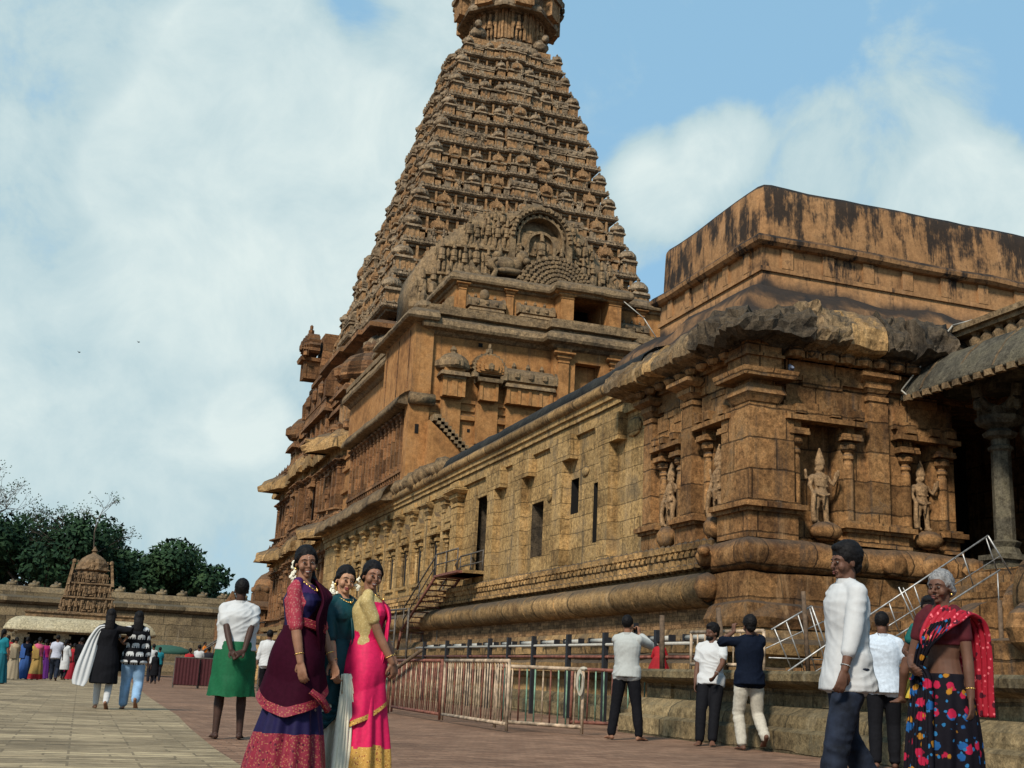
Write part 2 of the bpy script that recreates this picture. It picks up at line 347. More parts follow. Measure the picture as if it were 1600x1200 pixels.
def obj_from(me, name, mats, parent=None, matfn=None, disp=None, **tg):
    idx0 = np.zeros(len(me.polygons), dtype=np.int32); me.polygons.foreach_get('material_index', idx0); me.materials.clear()
    for m in (mats if isinstance(mats, (list, tuple)) else [mats]): me.materials.append(m)
    if disp:
        n = len(me.vertices); co = np.zeros(n*3); me.vertices.foreach_get('co', co); no = np.zeros(n*3)
        me.vertices.foreach_get('normal', no); co = co.reshape(-1, 3); no = no.reshape(-1, 3)
        dv = np.array([disp(Vector(c), Vector(k)) for c, k in zip(co, no)]); co = co+no*dv[:, None]
        me.vertices.foreach_set('co', co.reshape(-1))
    if not matfn: me.polygons.foreach_set('material_index', idx0)
    if matfn:
        me.polygons.foreach_set('material_index', [matfn(p.center, p.normal) for p in me.polygons])
    me.polygons.foreach_set('use_smooth', [True]*len(me.polygons)); me.update(); me.name = name
    o = bpy.data.objects.new(name, me); COL.objects.link(o)
    if parent: o.parent = parent
    tag(o, tg.get('label'), tg.get('cat'), tg.get('group'), tg.get('kind')); return o

# ---------------- ground ----------------
mg, nt, b = basemat('red_brick_paving', 0.85, 0.2)
pos = nt.nodes.new('ShaderNodeNewGeometry').outputs['Position']
br = nt.nodes.new('ShaderNodeTexBrick'); nt.links.new(pos, br.inputs['Vector']); br.inputs['Scale'].default_value = 1
br.inputs['Brick Width'].default_value = 0.24; br.inputs['Row Height'].default_value = 0.115; br.inputs['Mortar Size'].default_value = 0.007
br.inputs['Color1'].default_value = (0.15, 0.082, 0.05, 1); br.inputs['Color2'].default_value = (0.25, 0.15, 0.095, 1); br.inputs['Mortar'].default_value = (0.12, 0.075, 0.05, 1)
c = mixc(nt, 0.75, br.outputs['Color'], ramp(nt, tnoise(nt, pos, 0.45, 6, 0.7), [(0.35, (0.55, 0.52, 0.5)), (0.65, (1.25, 1.2, 1.15))]), 'MULTIPLY')
c = mixc(nt, 0.5, c, ramp(nt, tnoise(nt, pos, 7, 6, 0.75), [(0.3, (0.4, 0.4, 0.4)), (0.7, (1.5, 1.5, 1.5))]), 'MULTIPLY')
nt.links.new(c, b.inputs['Base Color'])
bp = nt.nodes.new('ShaderNodeBump'); bp.inputs['Strength'].default_value = 0.9; bp.inputs['Distance'].default_value = 0.02
nt.links.new(nmath(nt, 'SUBTRACT', tnoise(nt, pos, 5, 6, 0.7), nmath(nt, 'MULTIPLY', br.outputs['Fac'], 0.6)), bp.inputs['Height']); nt.links.new(bp.outputs[0], b.inputs['Normal'])
M_GROUND = mg
mb = MB(); mb.add([(x, y, zg(x, y)) for x, y in ((-1500, -300), (1500, -300), (1500, 2500), (-1500, 2500))], [(0, 1, 2, 3)])
mb.build('ground', M_GROUND, kind='structure')
mp, nt, b = basemat('pale_stone_path', 0.85, 0.2)
pos = nt.nodes.new('ShaderNodeNewGeometry').outputs['Position']
br = nt.nodes.new('ShaderNodeTexBrick'); mq = nt.nodes.new('ShaderNodeMapping'); mq.inputs['Location'].default_value = (177, 0, 0); nt.links.new(pos, mq.inputs['Vector']); nt.links.new(mq.outputs[0], br.inputs['Vector']); br.inputs['Scale'].default_value = 1
br.inputs['Brick Width'].default_value = 500.0; br.inputs['Row Height'].default_value = 0.21; br.inputs['Mortar Size'].default_value = 0.016; br.inputs['Mortar Smooth'].default_value = 0.3
br.inputs['Color1'].default_value = (0.235, 0.18, 0.115, 1); br.inputs['Color2'].default_value = (0.36, 0.29, 0.19, 1); br.inputs['Mortar'].default_value = (0.05, 0.035, 0.02, 1)
b2 = nt.nodes.new('ShaderNodeTexBrick'); nt.links.new(pos, b2.inputs['Vector']); b2.inputs['Scale'].default_value = 1; b2.inputs['Brick Width'].default_value = .52; b2.inputs['Row Height'].default_value = .21; b2.inputs['Mortar Size'].default_value = 0.011
b2.inputs['Color1'].default_value = (.62, .59, .55, 1); b2.inputs['Color2'].default_value = (1.3, 1.28, 1.2, 1); b2.inputs['Mortar'].default_value = (.55, .53, .5, 1); b2.offset = .37; b2.offset_frequency = 3; b2.squash = 1.6; b2.squash_frequency = 5
brc = mixc(nt, mrange(nt, tnoise(nt, pos, 2.2, 5, .7, (1, 2, 1)), .42, .66, .0, .9), (.28, .225, .15), br.outputs['Color'])
c = mixc(nt, 0.8, mixc(nt, .85, brc, b2.outputs['Color'], 'MULTIPLY'), ramp(nt, tnoise(nt, pos, 0.7, 6, 0.7), [(0.35, (0.6, 0.57, 0.52)), (0.65, (1.2, 1.17, 1.1))]), 'MULTIPLY')
c = mixc(nt, 0.6, c, ramp(nt, tnoise(nt, pos, 3, 6, 0.8, (1, 3.5, 1)), [(0.36, (0.25, 0.23, 0.2)), (0.6, (1.35, 1.35, 1.35))]), 'MULTIPLY')
nt.links.new(c, b.inputs['Base Color'])
bp = nt.nodes.new('ShaderNodeBump'); bp.inputs['Strength'].default_value = 1.0; bp.inputs['Distance'].default_value = 0.03
nt.links.new(nmath(nt, 'SUBTRACT', tnoise(nt, pos, 4, 6, 0.7), nmath(nt, 'MULTIPLY', br.outputs['Fac'], 0.7)), bp.inputs['Height']); nt.links.new(bp.outputs[0], b.inputs['Normal'])
mb = MB(); vs = []; fs = []
ys = [2, 5, 8, 12, 16, 20, 25, 30, 36, 44, 54, 66, 80]
for y in ys:
    xr = 1.08+0.0205*y+0.05*math.sin(y)
    vs += [(-14, y, zg(-14, y)+.006), (xr, y, zg(xr, y)+.006)]
for i in range(len(ys)-1): fs.append((2*i, 2*i+1, 2*i+3, 2*i+2))
mb.add(vs, fs); mb.build('path', mp, kind='structure')

# ---------------- wall helpers ----------------
TS = lambda X: (lambda u, d, w: (X+d, u, w))        # south side: u = y, depth goes +x
TF = lambda Y: (lambda u, d, w: (u, Y+d, w))        # east face: u = x, depth goes +y
def wall(mb, T, u0, u1, w0, w1, holes=(), depth=0.6, mat=0, back=1):
    us = sorted({u0, u1, *[h[0] for h in holes], *[h[1] for h in holes]}); ws = sorted({w0, w1, *[h[2] for h in holes], *[h[3] for h in holes]})
    for i in range(len(us)-1):
        for j in range(len(ws)-1):
            cu, cw = (us[i]+us[i+1])/2, (ws[j]+ws[j+1])/2
            if any(h[0] < cu < h[1] and h[2] < cw < h[3] for h in holes): continue
            mb.add([T(us[i], 0, ws[j]), T(us[i+1], 0, ws[j]), T(us[i+1], 0, ws[j+1]), T(us[i], 0, ws[j+1])], [(0, 1, 2, 3)], mat)
    for h in holes:
        dp = h[4] if len(h) > 4 else depth; bk = h[5] if len(h) > 5 else back; rv = h[6] if len(h) > 6 else mat
        a, b_, c_, d_ = h[:4]; q = [(a, c_), (b_, c_), (b_, d_), (a, d_)]
        for k in range(4):
            p, r = q[k], q[(k+1) % 4]
            mb.add([T(p[0], 0, p[1]), T(r[0], 0, r[1]), T(r[0], dp, r[1]), T(p[0], dp, p[1])], [(0, 1, 2, 3)], rv)
        mb.add([T(u, dp, w) for u, w in q], [(0, 1, 2, 3)], bk)
def tbox(mb, T, u0, u1, d0, d1, w0, w1, mat=0):
    vs = [T(u0, d0, w0), T(u1, d0, w0), T(u1, d1, w0), T(u0, d1, w0), T(u0, d0, w1), T(u1, d0, w1), T(u1, d1, w1), T(u0, d1, w1)]
    mb.add(vs, [(0,3,2,1),(4,5,6,7),(0,1,5,4),(1,2,6,5),(2,3,7,6),(3,0,4,7)], mat)
def roof_block(mb, T, u0, u1, out, w0, w1, mat=0, flare=0.5):
    """abacus: slab that widens upward"""
    f = (u1-u0)*flare/2
    vs = [T(u0+f, 0.02, w0), T(u1-f, 0.02, w0), T(u1-f, -out*0.5, w0), T(u0+f, -out*0.5, w0), T(u0, 0.02, w1), T(u1, 0.02, w1), T(u1, -out, w1), T(u0, -out, w1)]
    mb.add(vs, [(0,3,2,1),(4,5,6,7),(0,1,5,4),(1,2,6,5),(2,3,7,6),(3,0,4,7)], mat)
def pilaster(T, u, wid, w0, w1, out, mat=0, slab=True, round_=False):
    """engaged pillar: shaft, necking, bulb, abacus and bracket"""
    m = MB(); h = w1-w0; a, b_ = u-wid/2, u+wid/2
    ht = w1-0.22*h if slab else w1
    if round_:
        n = 10; k = []
        for r, w in [(0.5, w0), (0.5, w0+h*.60), (.42, w0+h*.62), (.42, w0+h*.64), (.56, w0+h*.66), (.56, w0+h*.69), (.42, w0+h*.71), (.42, w0+h*.73), (.75, w0+h*.76), (.82, w0+h*.80), (.72, w0+h*.835), (.42, w0+h*.85)]:
            k.append([T(u+r*wid*math.cos(math.pi*i/n+math.pi), -out*0.25-r*wid*0.9*math.sin(math.pi*i/n), w) for i in range(n+1)])
        vs = [p for row in k for p in row]; fs = []
        for i in range(len(k)-1):
            for j in range(n): fs.append((i*(n+1)+j, i*(n+1)+j+1, (i+1)*(n+1)+j+1, (i+1)*(n+1)+j))
        m.add(vs, fs, mat)
        tbox(m, T, u-wid*1.05, u+wid*1.05, 0, -out*1.5, w0+h*.85, w0+h*.885, mat); tbox(m, T, u-wid*1.0, u+wid*1.0, 0, -out*1.4, w0+h*.89, w0+h*.92, mat)
        tbox(m, T, u-wid*.35, u+wid*.35, 0, -out, w0+h*.92, w1, mat)
    else:
        tbox(m, T, a, b_, 0, -out, w0, w0+h*.74, mat)
        tbox(m, T, a+.02, b_-.02, 0, -out+.015, w0+h*.74, w0+h*.76, mat)
        tbox(m, T, a-.015, b_+.015, 0, -out-.015, w0+h*.76, w0+h*.79, mat)
        roof_block(m, T, a-.06, b_+.06, out*1.25, w0+h*.79, w0+h*.84, mat, .35)
        tbox(m, T, a-wid*.18, b_+wid*.18, 0, -out*1.3, w0+h*.84, w0+h*.875, mat)
        roof_block(m, T, a-wid*.5, b_+wid*.5, out*2.0, w0+h*.875, w0+h*.905, mat, .12)
        tbox(m, T, a-wid*.5, b_+wid*.5, 0, -out*2.0, w0+h*.905, w0+h*.93, mat)
        tbox(m, T, a+.03, b_-.03, 0, -out*1.1, w0+h*.93, w1, mat)
        tbox(m, T, a-wid*.2, b_+wid*.2, 0, -out*1.2, w1-.06*h, w1-.005*h, mat)
    return m
def jitter(amp, sc_, up=0.5):
    def f(v, m, o, z):
        n1 = noise.noise(v*sc_)*amp + noise.noise(v*sc_*2.7+Vector((7, 3, 1)))*amp*0.5
        return v+Vector((m.x*n1, m.y*n1, n1*up))
    return f
def kap(o, z0, z1, under=0.12):
    """kapota: double curved overhanging cornice; o = overhang"""
    h = z1-z0
    return [(0, z0+under*h), (o*.78, z0+.02*h), (o*.98, z0), (o, z0+.10*h), (o*.985, z0+.28*h), (o*.93, z0+.46*h), (o*.80, z0+.64*h), (o*.60, z0+.80*h), (o*.36, z0+.93*h), (o*.12, z1), (0, z1)]
def torus(o, z0, z1, n=9, b=0.0):
    return [(b, z0)]+[(b+o*math.sin(math.pi*i/n)**0.75, z0+(z1-z0)*(1-math.cos(math.pi*i/n))/2) for i in range(1, n)]+[(b, z1)]
def lion(T, u, w, s, mb, mat=0, rnd=random):
    """squat rearing lion of the frieze: haunch, chest, head, paw"""
    for du, dd, dw, r in ((0, -.10, .26, .17), (.05, -.17, .50, .14), (.08, -.26, .66, .12), (-.1, -.2, .12, .09), (.16, -.25, .14, .08), (.14, -.33, .60, .06)):
        p = T(u+du*s, dd*s, w+dw*s); k = r*s*rnd.uniform(.9, 1.1); mb.ball(p, (k, k, k*1.25), 7, mat)

# ---------------- guardian statue ----------------
def guardian_mesh(seed=0):
    r = random.Random(seed); m = MB()
    limb(m, [(-.10,0,.03),(-.11,-.01,.27),(-.09,-.03,.30),(-.085,0,.55)], [.05,.055,.05,.085]); limb(m, [(.12,-.02,.03),(.10,-.03,.29),(.08,0,.55)], [.05,.055,.085])
    limb(m, [(-.10,-.07,.02),(-.11,.02,.03)], [.04,.045]); limb(m, [(.14,-.08,.02),(.12,.02,.03)], [.04,.045])
    limb(m, [(0,0,.50),(0,-.01,.60),(0,-.02,.68),(0,-.02,.80),(0,0,.92),(0,0,.97)], [(.15,.10),(.155,.11),(.115,.09),(.15,.105),(.17,.10),(.08,.07)])
    limb(m, [(0,0,.95),(0,0,1.02)], [.055,.05]); limb(m, [(0,-.02,1.05),(0,-.02,1.13)], [.075,.08])
    limb(m, [(0,-.01,1.15),(0,0,1.20),(0,0,1.32),(0,0,1.45)], [.10,.085,.06,.02])
    for k in (1.19, 1.26, 1.33): limb(m, [(0,0,k),(0,0,k+.015)], [.095-(k-1.19)*.28]*2)
    limb(m, [(-.16,0,.90),(-.25,-.03,.72),(-.20,-.10,.55)], [.05,.042,.035]); limb(m, [(-.20,-.1,.55),(-.24,-.12,.25),(-.2,-.1,.05)], [.05,.045,.06])
    limb(m, [(.16,0,.90),(.27,-.05,.76),(.30,-.15,.93)], [.05,.04,.035]); limb(m, [(.30,-.15,.95),(.30,-.16,1.02)], [.035,.03])
    limb(m, [(.16,.03,.90),(.30,0,.82),(.34,-.03,1.0)], [.045,.035,.03]); limb(m, [(-.16,.03,.90),(-.30,0,.84),(-.33,-.02,1.0)], [.045,.035,.03])
    limb(m, [(-.15,-.08,.57),(0,-.13,.52),(.15,-.08,.57)], [.03,.035,.03]); limb(m, [(0,-.12,.52),(.01,-.10,.34)], [.04,.02]); limb(m, [(-.13,-.05,.60),(-.16,-.03,.40)], [.03,.02])
    limb(m, [(-.14,.0,.93),(-.05,-.11,.86),(.05,-.11,.86),(.14,0,.93)], [.022]*4); limb(m, [(-.11,-.09,.72),(0,-.11,.71),(.11,-.09,.72)], [.018]*3)
    m.ball((0,-.095,1.06), (.02,.03,.03)); m.ball((0,-.08,1.02), (.03,.02,.015)); m.ball((-.09,0,1.04), (.025,.03,.05)); m.ball((.09,0,1.04), (.025,.03,.05))
    return fuse(m, .016, 2)
G_MESH = guardian_mesh()
G_SMALL = None
def guardian(parent, T, u, w, h, out=0.1, mat=None, lab=None, flip=1):
    me = G_MESH.copy(); s = h/1.5
    o = obj_from(me, 'guardian_statue', mat or S_STATUE, parent, label=lab)
    a = Vector(T(0, 0, 0)); ux = Vector(T(1, 0, 0))-a; dx = Vector(T(0, 1, 0))-a
    Mx = Matrix((ux*s*flip, dx*s, Vector((0, 0, s)))).transposed().to_4x4(); Mx.translation = Vector(T(u, -out, w)); o.matrix_local = Mx
    return o
# coarse figure for crowded reliefs
def relief_fig(mb, T, u, w, h, out=0.0, mat=0, rnd=random, seated=False):
    s = h; j = lambda a: a*rnd.uniform(.9, 1.1)
    def B(du, dd, dw, r): mb.ball(T(u+du*s, -out-dd*s, w+dw*s), tuple(k*s for k in r), 7, mat)
    if seated:
        B(-.2, .12, .12, (.2, .2, .09)); B(.2, .12, .12, (.2, .2, .09)); B(0, .1, .42, (.17, .17, .26)); B(0, .12, .76, (.11, .11, .13)); B(0, .1, .95, (.09, .09, .15)); B(-.25, .12, .42, (.07, .07, .2)); B(.25, .12, .42, (.07, .07, .2))
    else:
        B(-.07, .07, .2, (.06, .06, .24)); B(.08, .08, .2, (.06, .06, .24)); B(0, .08, .43, (.13, .12, .11)); B(0, .08, .60, (j(.12), .11, .17)); B(0, .1, .80, (.07, .08, .09)); B(0, .08, .92, (.06, .06, .12))
        B(-.18, .08, .60, (.05, .05, j(.16))); B(.18, .08, .60, (.05, .05, j(.16)))
# ================= temple hall: long south wall =================
HX, HY, YE = 12.0, 20.3, 66.0
hall = empty('temple_hall', (HX, HY, 0), 0, 'long ochre granite temple hall with carved corner niches and stained plaster parapet', 'temple')
hall.location = (0, 0, 0)
rnd = random.Random(5)
def part(mb, name, mats, parent=hall, smooth=False, **k): return mb.build(name, mats, parent, smooth, **k)
# base steps
m = MB(); m.sweep([(0, -.3), (.95, -.3), (.95, 1.15), (.80, 1.2), (.80, 1.36), (1.0, 1.42), (1.02, 1.62), (.62, 1.68), (.5, 1.74), (.42, 1.93), (0, 1.93)], [(HX, YE), (HX, HY), (34, HY)], step=.7, disp=jitter(.03, 1.3, .3))
part(m, 'base_moulding', S_MOULD)
m = MB(); m.sweep([(0, 1.92), (.22, 1.92), (.22, 2.44), (0, 2.44)], [(HX, YE), (HX, HY+1.0)]); part(m, 'brick_course', S_BRICK)
m = MB()
for y in np.arange(21.5, 40, .34):
    p = (HX-.62+rnd.uniform(-.04, .04), y, 1.70); m.ball(p, (.2, .17, .09), 7)
part(m, 'lotus_stones', S_KAPOTA, smooth=True)
m = MB(); m.sweep(torus(.50, 2.34, 3.05, 12, .12), [(HX, YE), (HX, HY+1.15)], step=.9, disp=jitter(.012, 1.1, .4)); o = part(m, 'torus_moulding', S_MOULD, smooth=True)
for y in np.arange(22.2, 62, 2.37):   # carved bands round the torus
    m = MB(); m.sweep(torus(.515, 2.335, 3.055, 12, .12), [(HX, y+.07), (HX, y)]); part(m, 'torus_band', S_MOULD)
m = MB(); m.sweep([(0, 3.04), (.18, 3.04), (.18, 3.14), (.30, 3.16), (.30, 3.22), (0, 3.22)], [(HX, YE), (HX, HY+1)])
m.sweep([(0, 3.2), (.12, 3.2), (.12, 3.62), (0, 3.62)], [(HX, YE), (HX, HY+1)])
y = 21.45
while y < 57:
    lion(TS(HX-.08), y, 3.08, .82, m, rnd=rnd); y += .27 if y < 40 else .34
part(m, 'lion_frieze', S_MOULD, smooth=False)
# wall with windows
holes = [(27.66, 28.34, 4.25, 5.80, 1.1, 1, 1), (29.36, 29.90, 5.15, 6.10, 1.0, 1, 1), (32.0, 32.95, 4.22, 5.80, 1.1, 1, 2), (36.9, 38.4, 4.08, 6.72, 1.8, 1, 2)]  # reveals coloured near black: shade inside the openings put into their colour
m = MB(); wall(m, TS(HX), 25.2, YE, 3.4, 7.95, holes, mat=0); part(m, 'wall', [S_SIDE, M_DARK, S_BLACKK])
for h in holes[:3]:
    m = MB(); T = TS(HX+.35)
    for k in range(1, 3): tbox(m, T, h[0]+(h[1]-h[0])*k/3-.02, h[0]+(h[1]-h[0])*k/3+.02, 0, .04, h[2], h[3])
    part(m, 'window', [M_IRON])
m = MB(); T = TS(HX)
tbox(m, T, 38.2, 38.55, 0, -.1, 3.6, 7.0); tbox(m, T, 36.5, 36.9, 0, -.1, 3.6, 7.0); tbox(m, T, 36.9, 38.2, 0, -.07, 6.62, 7.0); tbox(m, T, 36.6, 38.6, 0, -.9, 3.98, 4.08)
part(m, 'doorway', [S_SIDE])
for (u, wd, o_) in ((27.2, .62, .24), (30.35, .66, .25), (33.65, .60, .22), (36.2, .66, .24)):
    m = MB(); tbox(m, T, u-wd/2, u+wd/2, 0, -o_, 3.6, 7.3)
    tbox(m, T, u-wd/2-.55, u+wd/2+.05, 0, -o_*1.05, 6.62, 7.3)
    # broken diagonal shoulder
    m.prism([(u+wd/2, 6.25), (u+wd/2+.38, 7.25), (u+wd/2, 7.25)], T, 0, -o_*.98)
    part(m, 'pilaster', [S_SIDE])
T = TS(HX)
for (u, w, a, b_) in ((25.9, 6.85, .9, .5), (28.9, 6.2, .5, .3), (31.5, 5.9, .4, .45)):
    m = MB(); m.ball(T(u, -.02, w), (.05, a/2, b_/2), 9); part(m, 'repair_patch', S_SIDE, smooth=True)
for (u, wd) in ((40.3, .75), (42.0, .42), (44.3, .46), (46.5, .46), (48.7, .46), (51.0, .46), (53.2, .46), (55.4, .46), (57.6, .46), (59.8, .46), (62.0, .46)):
    m = pilaster(T, u, wd, 3.75, 7.45, .24 if wd > .6 else .16); part(m, 'pilaster', [S_SIDE])
for u in (41.2, 43.15, 45.4, 47.6, 49.85, 52.1, 54.3, 56.5, 58.7):
    m = MB()
    tbox(m, T, u-.62, u+.62, 0, -.12, 3.72, 4.05); tbox(m, T, u-.68, u+.68, 0, -.2, 4.05, 4.16)
    for s in (-.42, .42):
        q = pilaster(T, u+s, .16, 4.16, 5.85, .13, round_=True); m.merge(q)
    tbox(m, T, u-.66, u+.66, 0, -.24, 5.85, 5.98); tbox(m, T, u-.5, u+.5, 0, -.16, 5.98, 6.15); m.prism([(u-.5, 6.15), (u+.5, 6.15), (u+.32, 6.5), (u, 6.72), (u-.32, 6.5)], T, 0, -.2)
    tbox(m, T, u-.22, u+.22, 0, -.015, 4.16, 5.8, 1)
    part(m, 'wall_shrine', [S_SIDE, M_DARK])
# architrave, roll, black curved roof edge
P = [(HX, YE), (HX, 25.2)]
m = MB(); m.sweep([(0, 7.25), (.10, 7.25), (.10, 7.55), (.16, 7.57), (.16, 7.72), (.22, 7.74), (.22, 7.9), (0, 7.9)], P, step=1.3, disp=jitter(.012, .9, .5)); part(m, 'architrave', S_SIDE)
m = MB(); m.sweep(torus(.17, 7.88, 8.22, 8, .18), P, step=.8, disp=jitter(.015, 1, .5)); part(m, 'roll_moulding', S_MOULD, smooth=True)
m = MB(); m.sweep([(.2, 8.18), (.24, 8.24), (.12, 8.5), (-.15, 8.72), (-.6, 8.86), (-3, 8.95), (-14, 8.95)], P, step=.6, disp=jitter(.035, 1.2, .8)); part(m, 'roof_edge', S_ROOF, smooth=True)
# weathered lobes over the far cornice
m = MB()
for y in np.arange(42.5, 62.5, .62):
    k = rnd.uniform(.28, .42); m.ball((HX-.1+rnd.uniform(-.1, .05), y, 8.35+rnd.uniform(-.05, .12)), (k*1.2, k*.95, k), 8)
m.sweep(kap(.85, 7.9, 8.75), [(HX, YE-.5), (HX, 49.5)], step=.5, disp=jitter(.10, 1.1, .7)); part(m, 'weathered_cornice', S_KAPOTA, smooth=True)
m = MB(); wall(m, TF(25.2), HX, HX+.3, 3.4, 7.9, ()); part(m, 'wall', [S_SIDE])

# ================= front block (corner with the niches) =================
FB = [(HX, 25.2), (HX, HY), (34, HY)]
m = MB(); wall(m, TS(HX), HY, 25.2, .5, 7.6, [(21.25, 21.95, 4.3, 6.15, .38, 0), (23.45, 24.0, 4.3, 6.05, .38, 0)])
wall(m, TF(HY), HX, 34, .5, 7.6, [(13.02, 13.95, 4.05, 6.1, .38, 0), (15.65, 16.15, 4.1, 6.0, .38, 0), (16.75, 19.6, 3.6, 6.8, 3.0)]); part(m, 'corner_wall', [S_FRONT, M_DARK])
# massive corner mouldings of the east face
def rough(v, m_, o, z):
    n1 = noise.noise(v*1.5)*.07+noise.noise(v*4)*.03; return v+Vector((m_.x*n1, m_.y*n1, n1*.6))
CP = [(HX, HY+1.15), (HX, HY), (34, HY)]
m = MB(); m.sweep([(.1, 1.9), (.45, 1.92), (.5, 2.1), (.38, 2.35), (.3, 2.4), (.3, 2.98), (.1, 3.0)], CP, step=.4, disp=rough)
part(m, 'corner_plinth', S_FRONT, smooth=False)
m = MB(); m.sweep(torus(.30, 3.0, 3.62, 8, .15), CP, step=.35, disp=rough); part(m, 'corner_torus', S_FRONT, smooth=True)
for x in np.arange(13.9, 22, .95):
    m = MB(); m.lathe([(.02, 0), (.26, .0), (.30, .05), (.26, .12), (.12, .16)], (0, 0, 0), 12)
    b0 = len(m.v)-12*5
    for i in range(b0, len(m.v)): v = m.v[i]; m.v[i] = (x+v[0], HY-.42-v[2], 3.3+v[1]*.9)
    part(m, 'carved_roundel', S_FRONT, smooth=True)
m = MB()
m.ball((HX-.38, 21.5, 3.34), (.24, .3, .26), 9); m.ball((HX-.6, 21.25, 3.42), (.13, .16, .12), 8); m.ball((HX-.42, 21.4, 2.72), (.3, .2, .3), 9)
part(m, 'carved_head', S_FRONT, smooth=True)
def pedestal(T, u0, u1, w0, w1, out, name='pedestal', mat=S_FRONT):
    m = MB(); tbox(m, T, u0, u1, 0, -out, w0, w1-.2); tbox(m, T, u0-.06, u1+.06, 0, -out-.06, w1-.2, w1-.13); tbox(m, T, u0-.12, u1+.12, 0, -out-.14, w1-.13, w1-.03); tbox(m, T, u0-.05, u1+.05, 0, -out-.05, w1-.03, w1+.03)
    tbox(m, T, u0-.05, u1+.05, 0, -out-.05, w0, w0+.07)
    return part(m, name, [mat])
# corner pier
m = MB()
m.box(HX-.30, HX+.80, HY-.28, HY+.95, 3.62, 4.12); m.box(HX-.36, HX+.86, HY-.34, HY+1.01, 4.12, 4.2); m.box(HX-.44, HX+.94, HY-.42, HY+1.09, 4.2, 4.3); m.box(HX-.34, HX+.84, HY-.32, HY+.99, 4.3, 4.36)
m.box(HX-.24, HX+.76, HY-.22, HY+.9, 4.36, 6.3); part(m, 'corner_pier', [S_FRONT])
m = MB()
m.box(HX-.26, HX+.42, HY-.25, HY+.46, 6.302, 6.46, taper=-.08); m.box(HX-.36, HX+.52, HY-.35, HY+.56, 6.46, 6.64, taper=.05)
m.box(HX-.18, HX+.36, HY-.17, HY+.4, 6.64, 6.76)
m.box(HX-.50, HX+.66, HY-.50, HY+.72, 6.76, 6.92, taper=-.04); m.box(HX-.34, HX+.42, HY-.33, HY+.46, 6.92, 7.62)
m.box(HX-.39, HX+.47, HY-.38, HY+.51, 7.2, 7.26)
part(m, 'capital', [S_FRONT])
# east niches
T = TF(HY)
pedestal(T, 14.0, 15.45, 3.64, 4.1, .16); pedestal(T, 16.35, 16.7, 3.64, 4.1, .16)
def niche(T, u, half, w0, w1, mat=S_FRONT, op=.47):
    for s in (-1, 1):
        q = pilaster(T, u+s*half, .22, w0, w1-.12, .17, round_=True); part(q, 'niche_column', [mat], smooth=False)
    m = MB()
    tbox(m, T, u-half-.32, u+half+.32, 0, -.3, w1-.12, w1-.02); tbox(m, T, u-half-.22, u+half+.22, 0, -.2, w1-.02, w1+.12)
    for k in (-.5, .15, .6): tbox(m, T, u+k*half*2-.1, u+k*half*2+.12, 0, -.3, w1+.02, w1+.2)
    tbox(m, T, u-half-.3, u+half+.3, 0, -.14, w1+.12, w1+.28); tbox(m, T, u-half-.22, u+half+.22, 0, -.10, w1+.28, w1+.62)
    tbox(m, T, u-half*.75, u+half*.75, 0, -.13, w1+.62, w1+.85)
    part(m, 'niche_lintel', [mat])
niche(T, 13.5, .62, 4.15, 6.15); niche(T, 15.95, .45, 4.15, 6.02)
guardian(hall, T, 13.47, 4.02, 1.58, .02, lab='guardian figure standing full in the corner niche'); guardian(hall, T, 15.9, 4.1, 1.5, .0, lab='guardian figure half hidden beside the dark porch')
for c_, r_0 in (((13.47, HY-.2, 3.86), (.36, .22, .2)), ((15.9, HY-.2, 3.88), (.32, .22, .2))): m = MB(); m.ball(c_, r_0, 12); part(m, 'lotus_seat', S_FRONT, smooth=True)
for u, w_ in ((14.8, .46), (19.9, .5)):
    q = pilaster(T, u, w_, 4.12, 7.45, .16); part(q, 'pilaster', [S_FRONT])
m = MB()
for w0_, w1_, o_ in ((6.9, 7.05, .10), (7.05, 7.3, .05), (7.3, 7.42, .16)): tbox(m, T, 12.7, 34, 0, -o_, w0_, w1_)
part(m, 'architrave', [S_FRONT])
# south niches on the corner block
T = TS(HX)
pedestal(T, 22.25, 23.2, 3.64, 4.28, .26); pedestal(T, 24.2, 25.0, 3.64, 4.28, .2)
niche(T, 21.62, .46, 4.36, 6.2); niche(T, 23.75, .42, 4.36, 6.05)
guardian(hall, T, 21.6, 4.12, 1.62, .06, lab='slim guardian figure in the niche left of the corner pier', flip=-1); guardian(hall, T, 23.8, 4.2, 1.5, .04, lab='guardian figure in shade in the leftmost corner niche', flip=-1)
for c_, r_0 in (((HX-.15, 21.6, 3.95), (.24, .3, .26)), ((HX-.15, 23.8, 3.95), (.22, .26, .26))): m = MB(); m.ball(c_, r_0, 10); part(m, 'lotus_seat', S_FRONT, smooth=True)
for u, w_, o_ in ((22.7, .5, .26), (24.75, .42, .2)):
    q = pilaster(T, u, w_, 4.3, 7.45, o_); part(q, 'pilaster', [S_FRONT])
m = MB()
for w0_, w1_, o_ in ((6.88, 7.05, .08), (7.05, 7.3, .05), (7.3, 7.42, .14)): tbox(m, T, 21.2, 25.3, 0, -o_, w0_, w1_)
for a, b_, c_, d_ in ((21.3, 21.9, 6.7, 7.0), (22.9, 23.6, 6.5, 7.0), (23.9, 24.4, 6.4, 6.75)): tbox(m, T, a, b_, 0, -.12, c_, d_)
part(m, 'architrave', [S_FRONT])
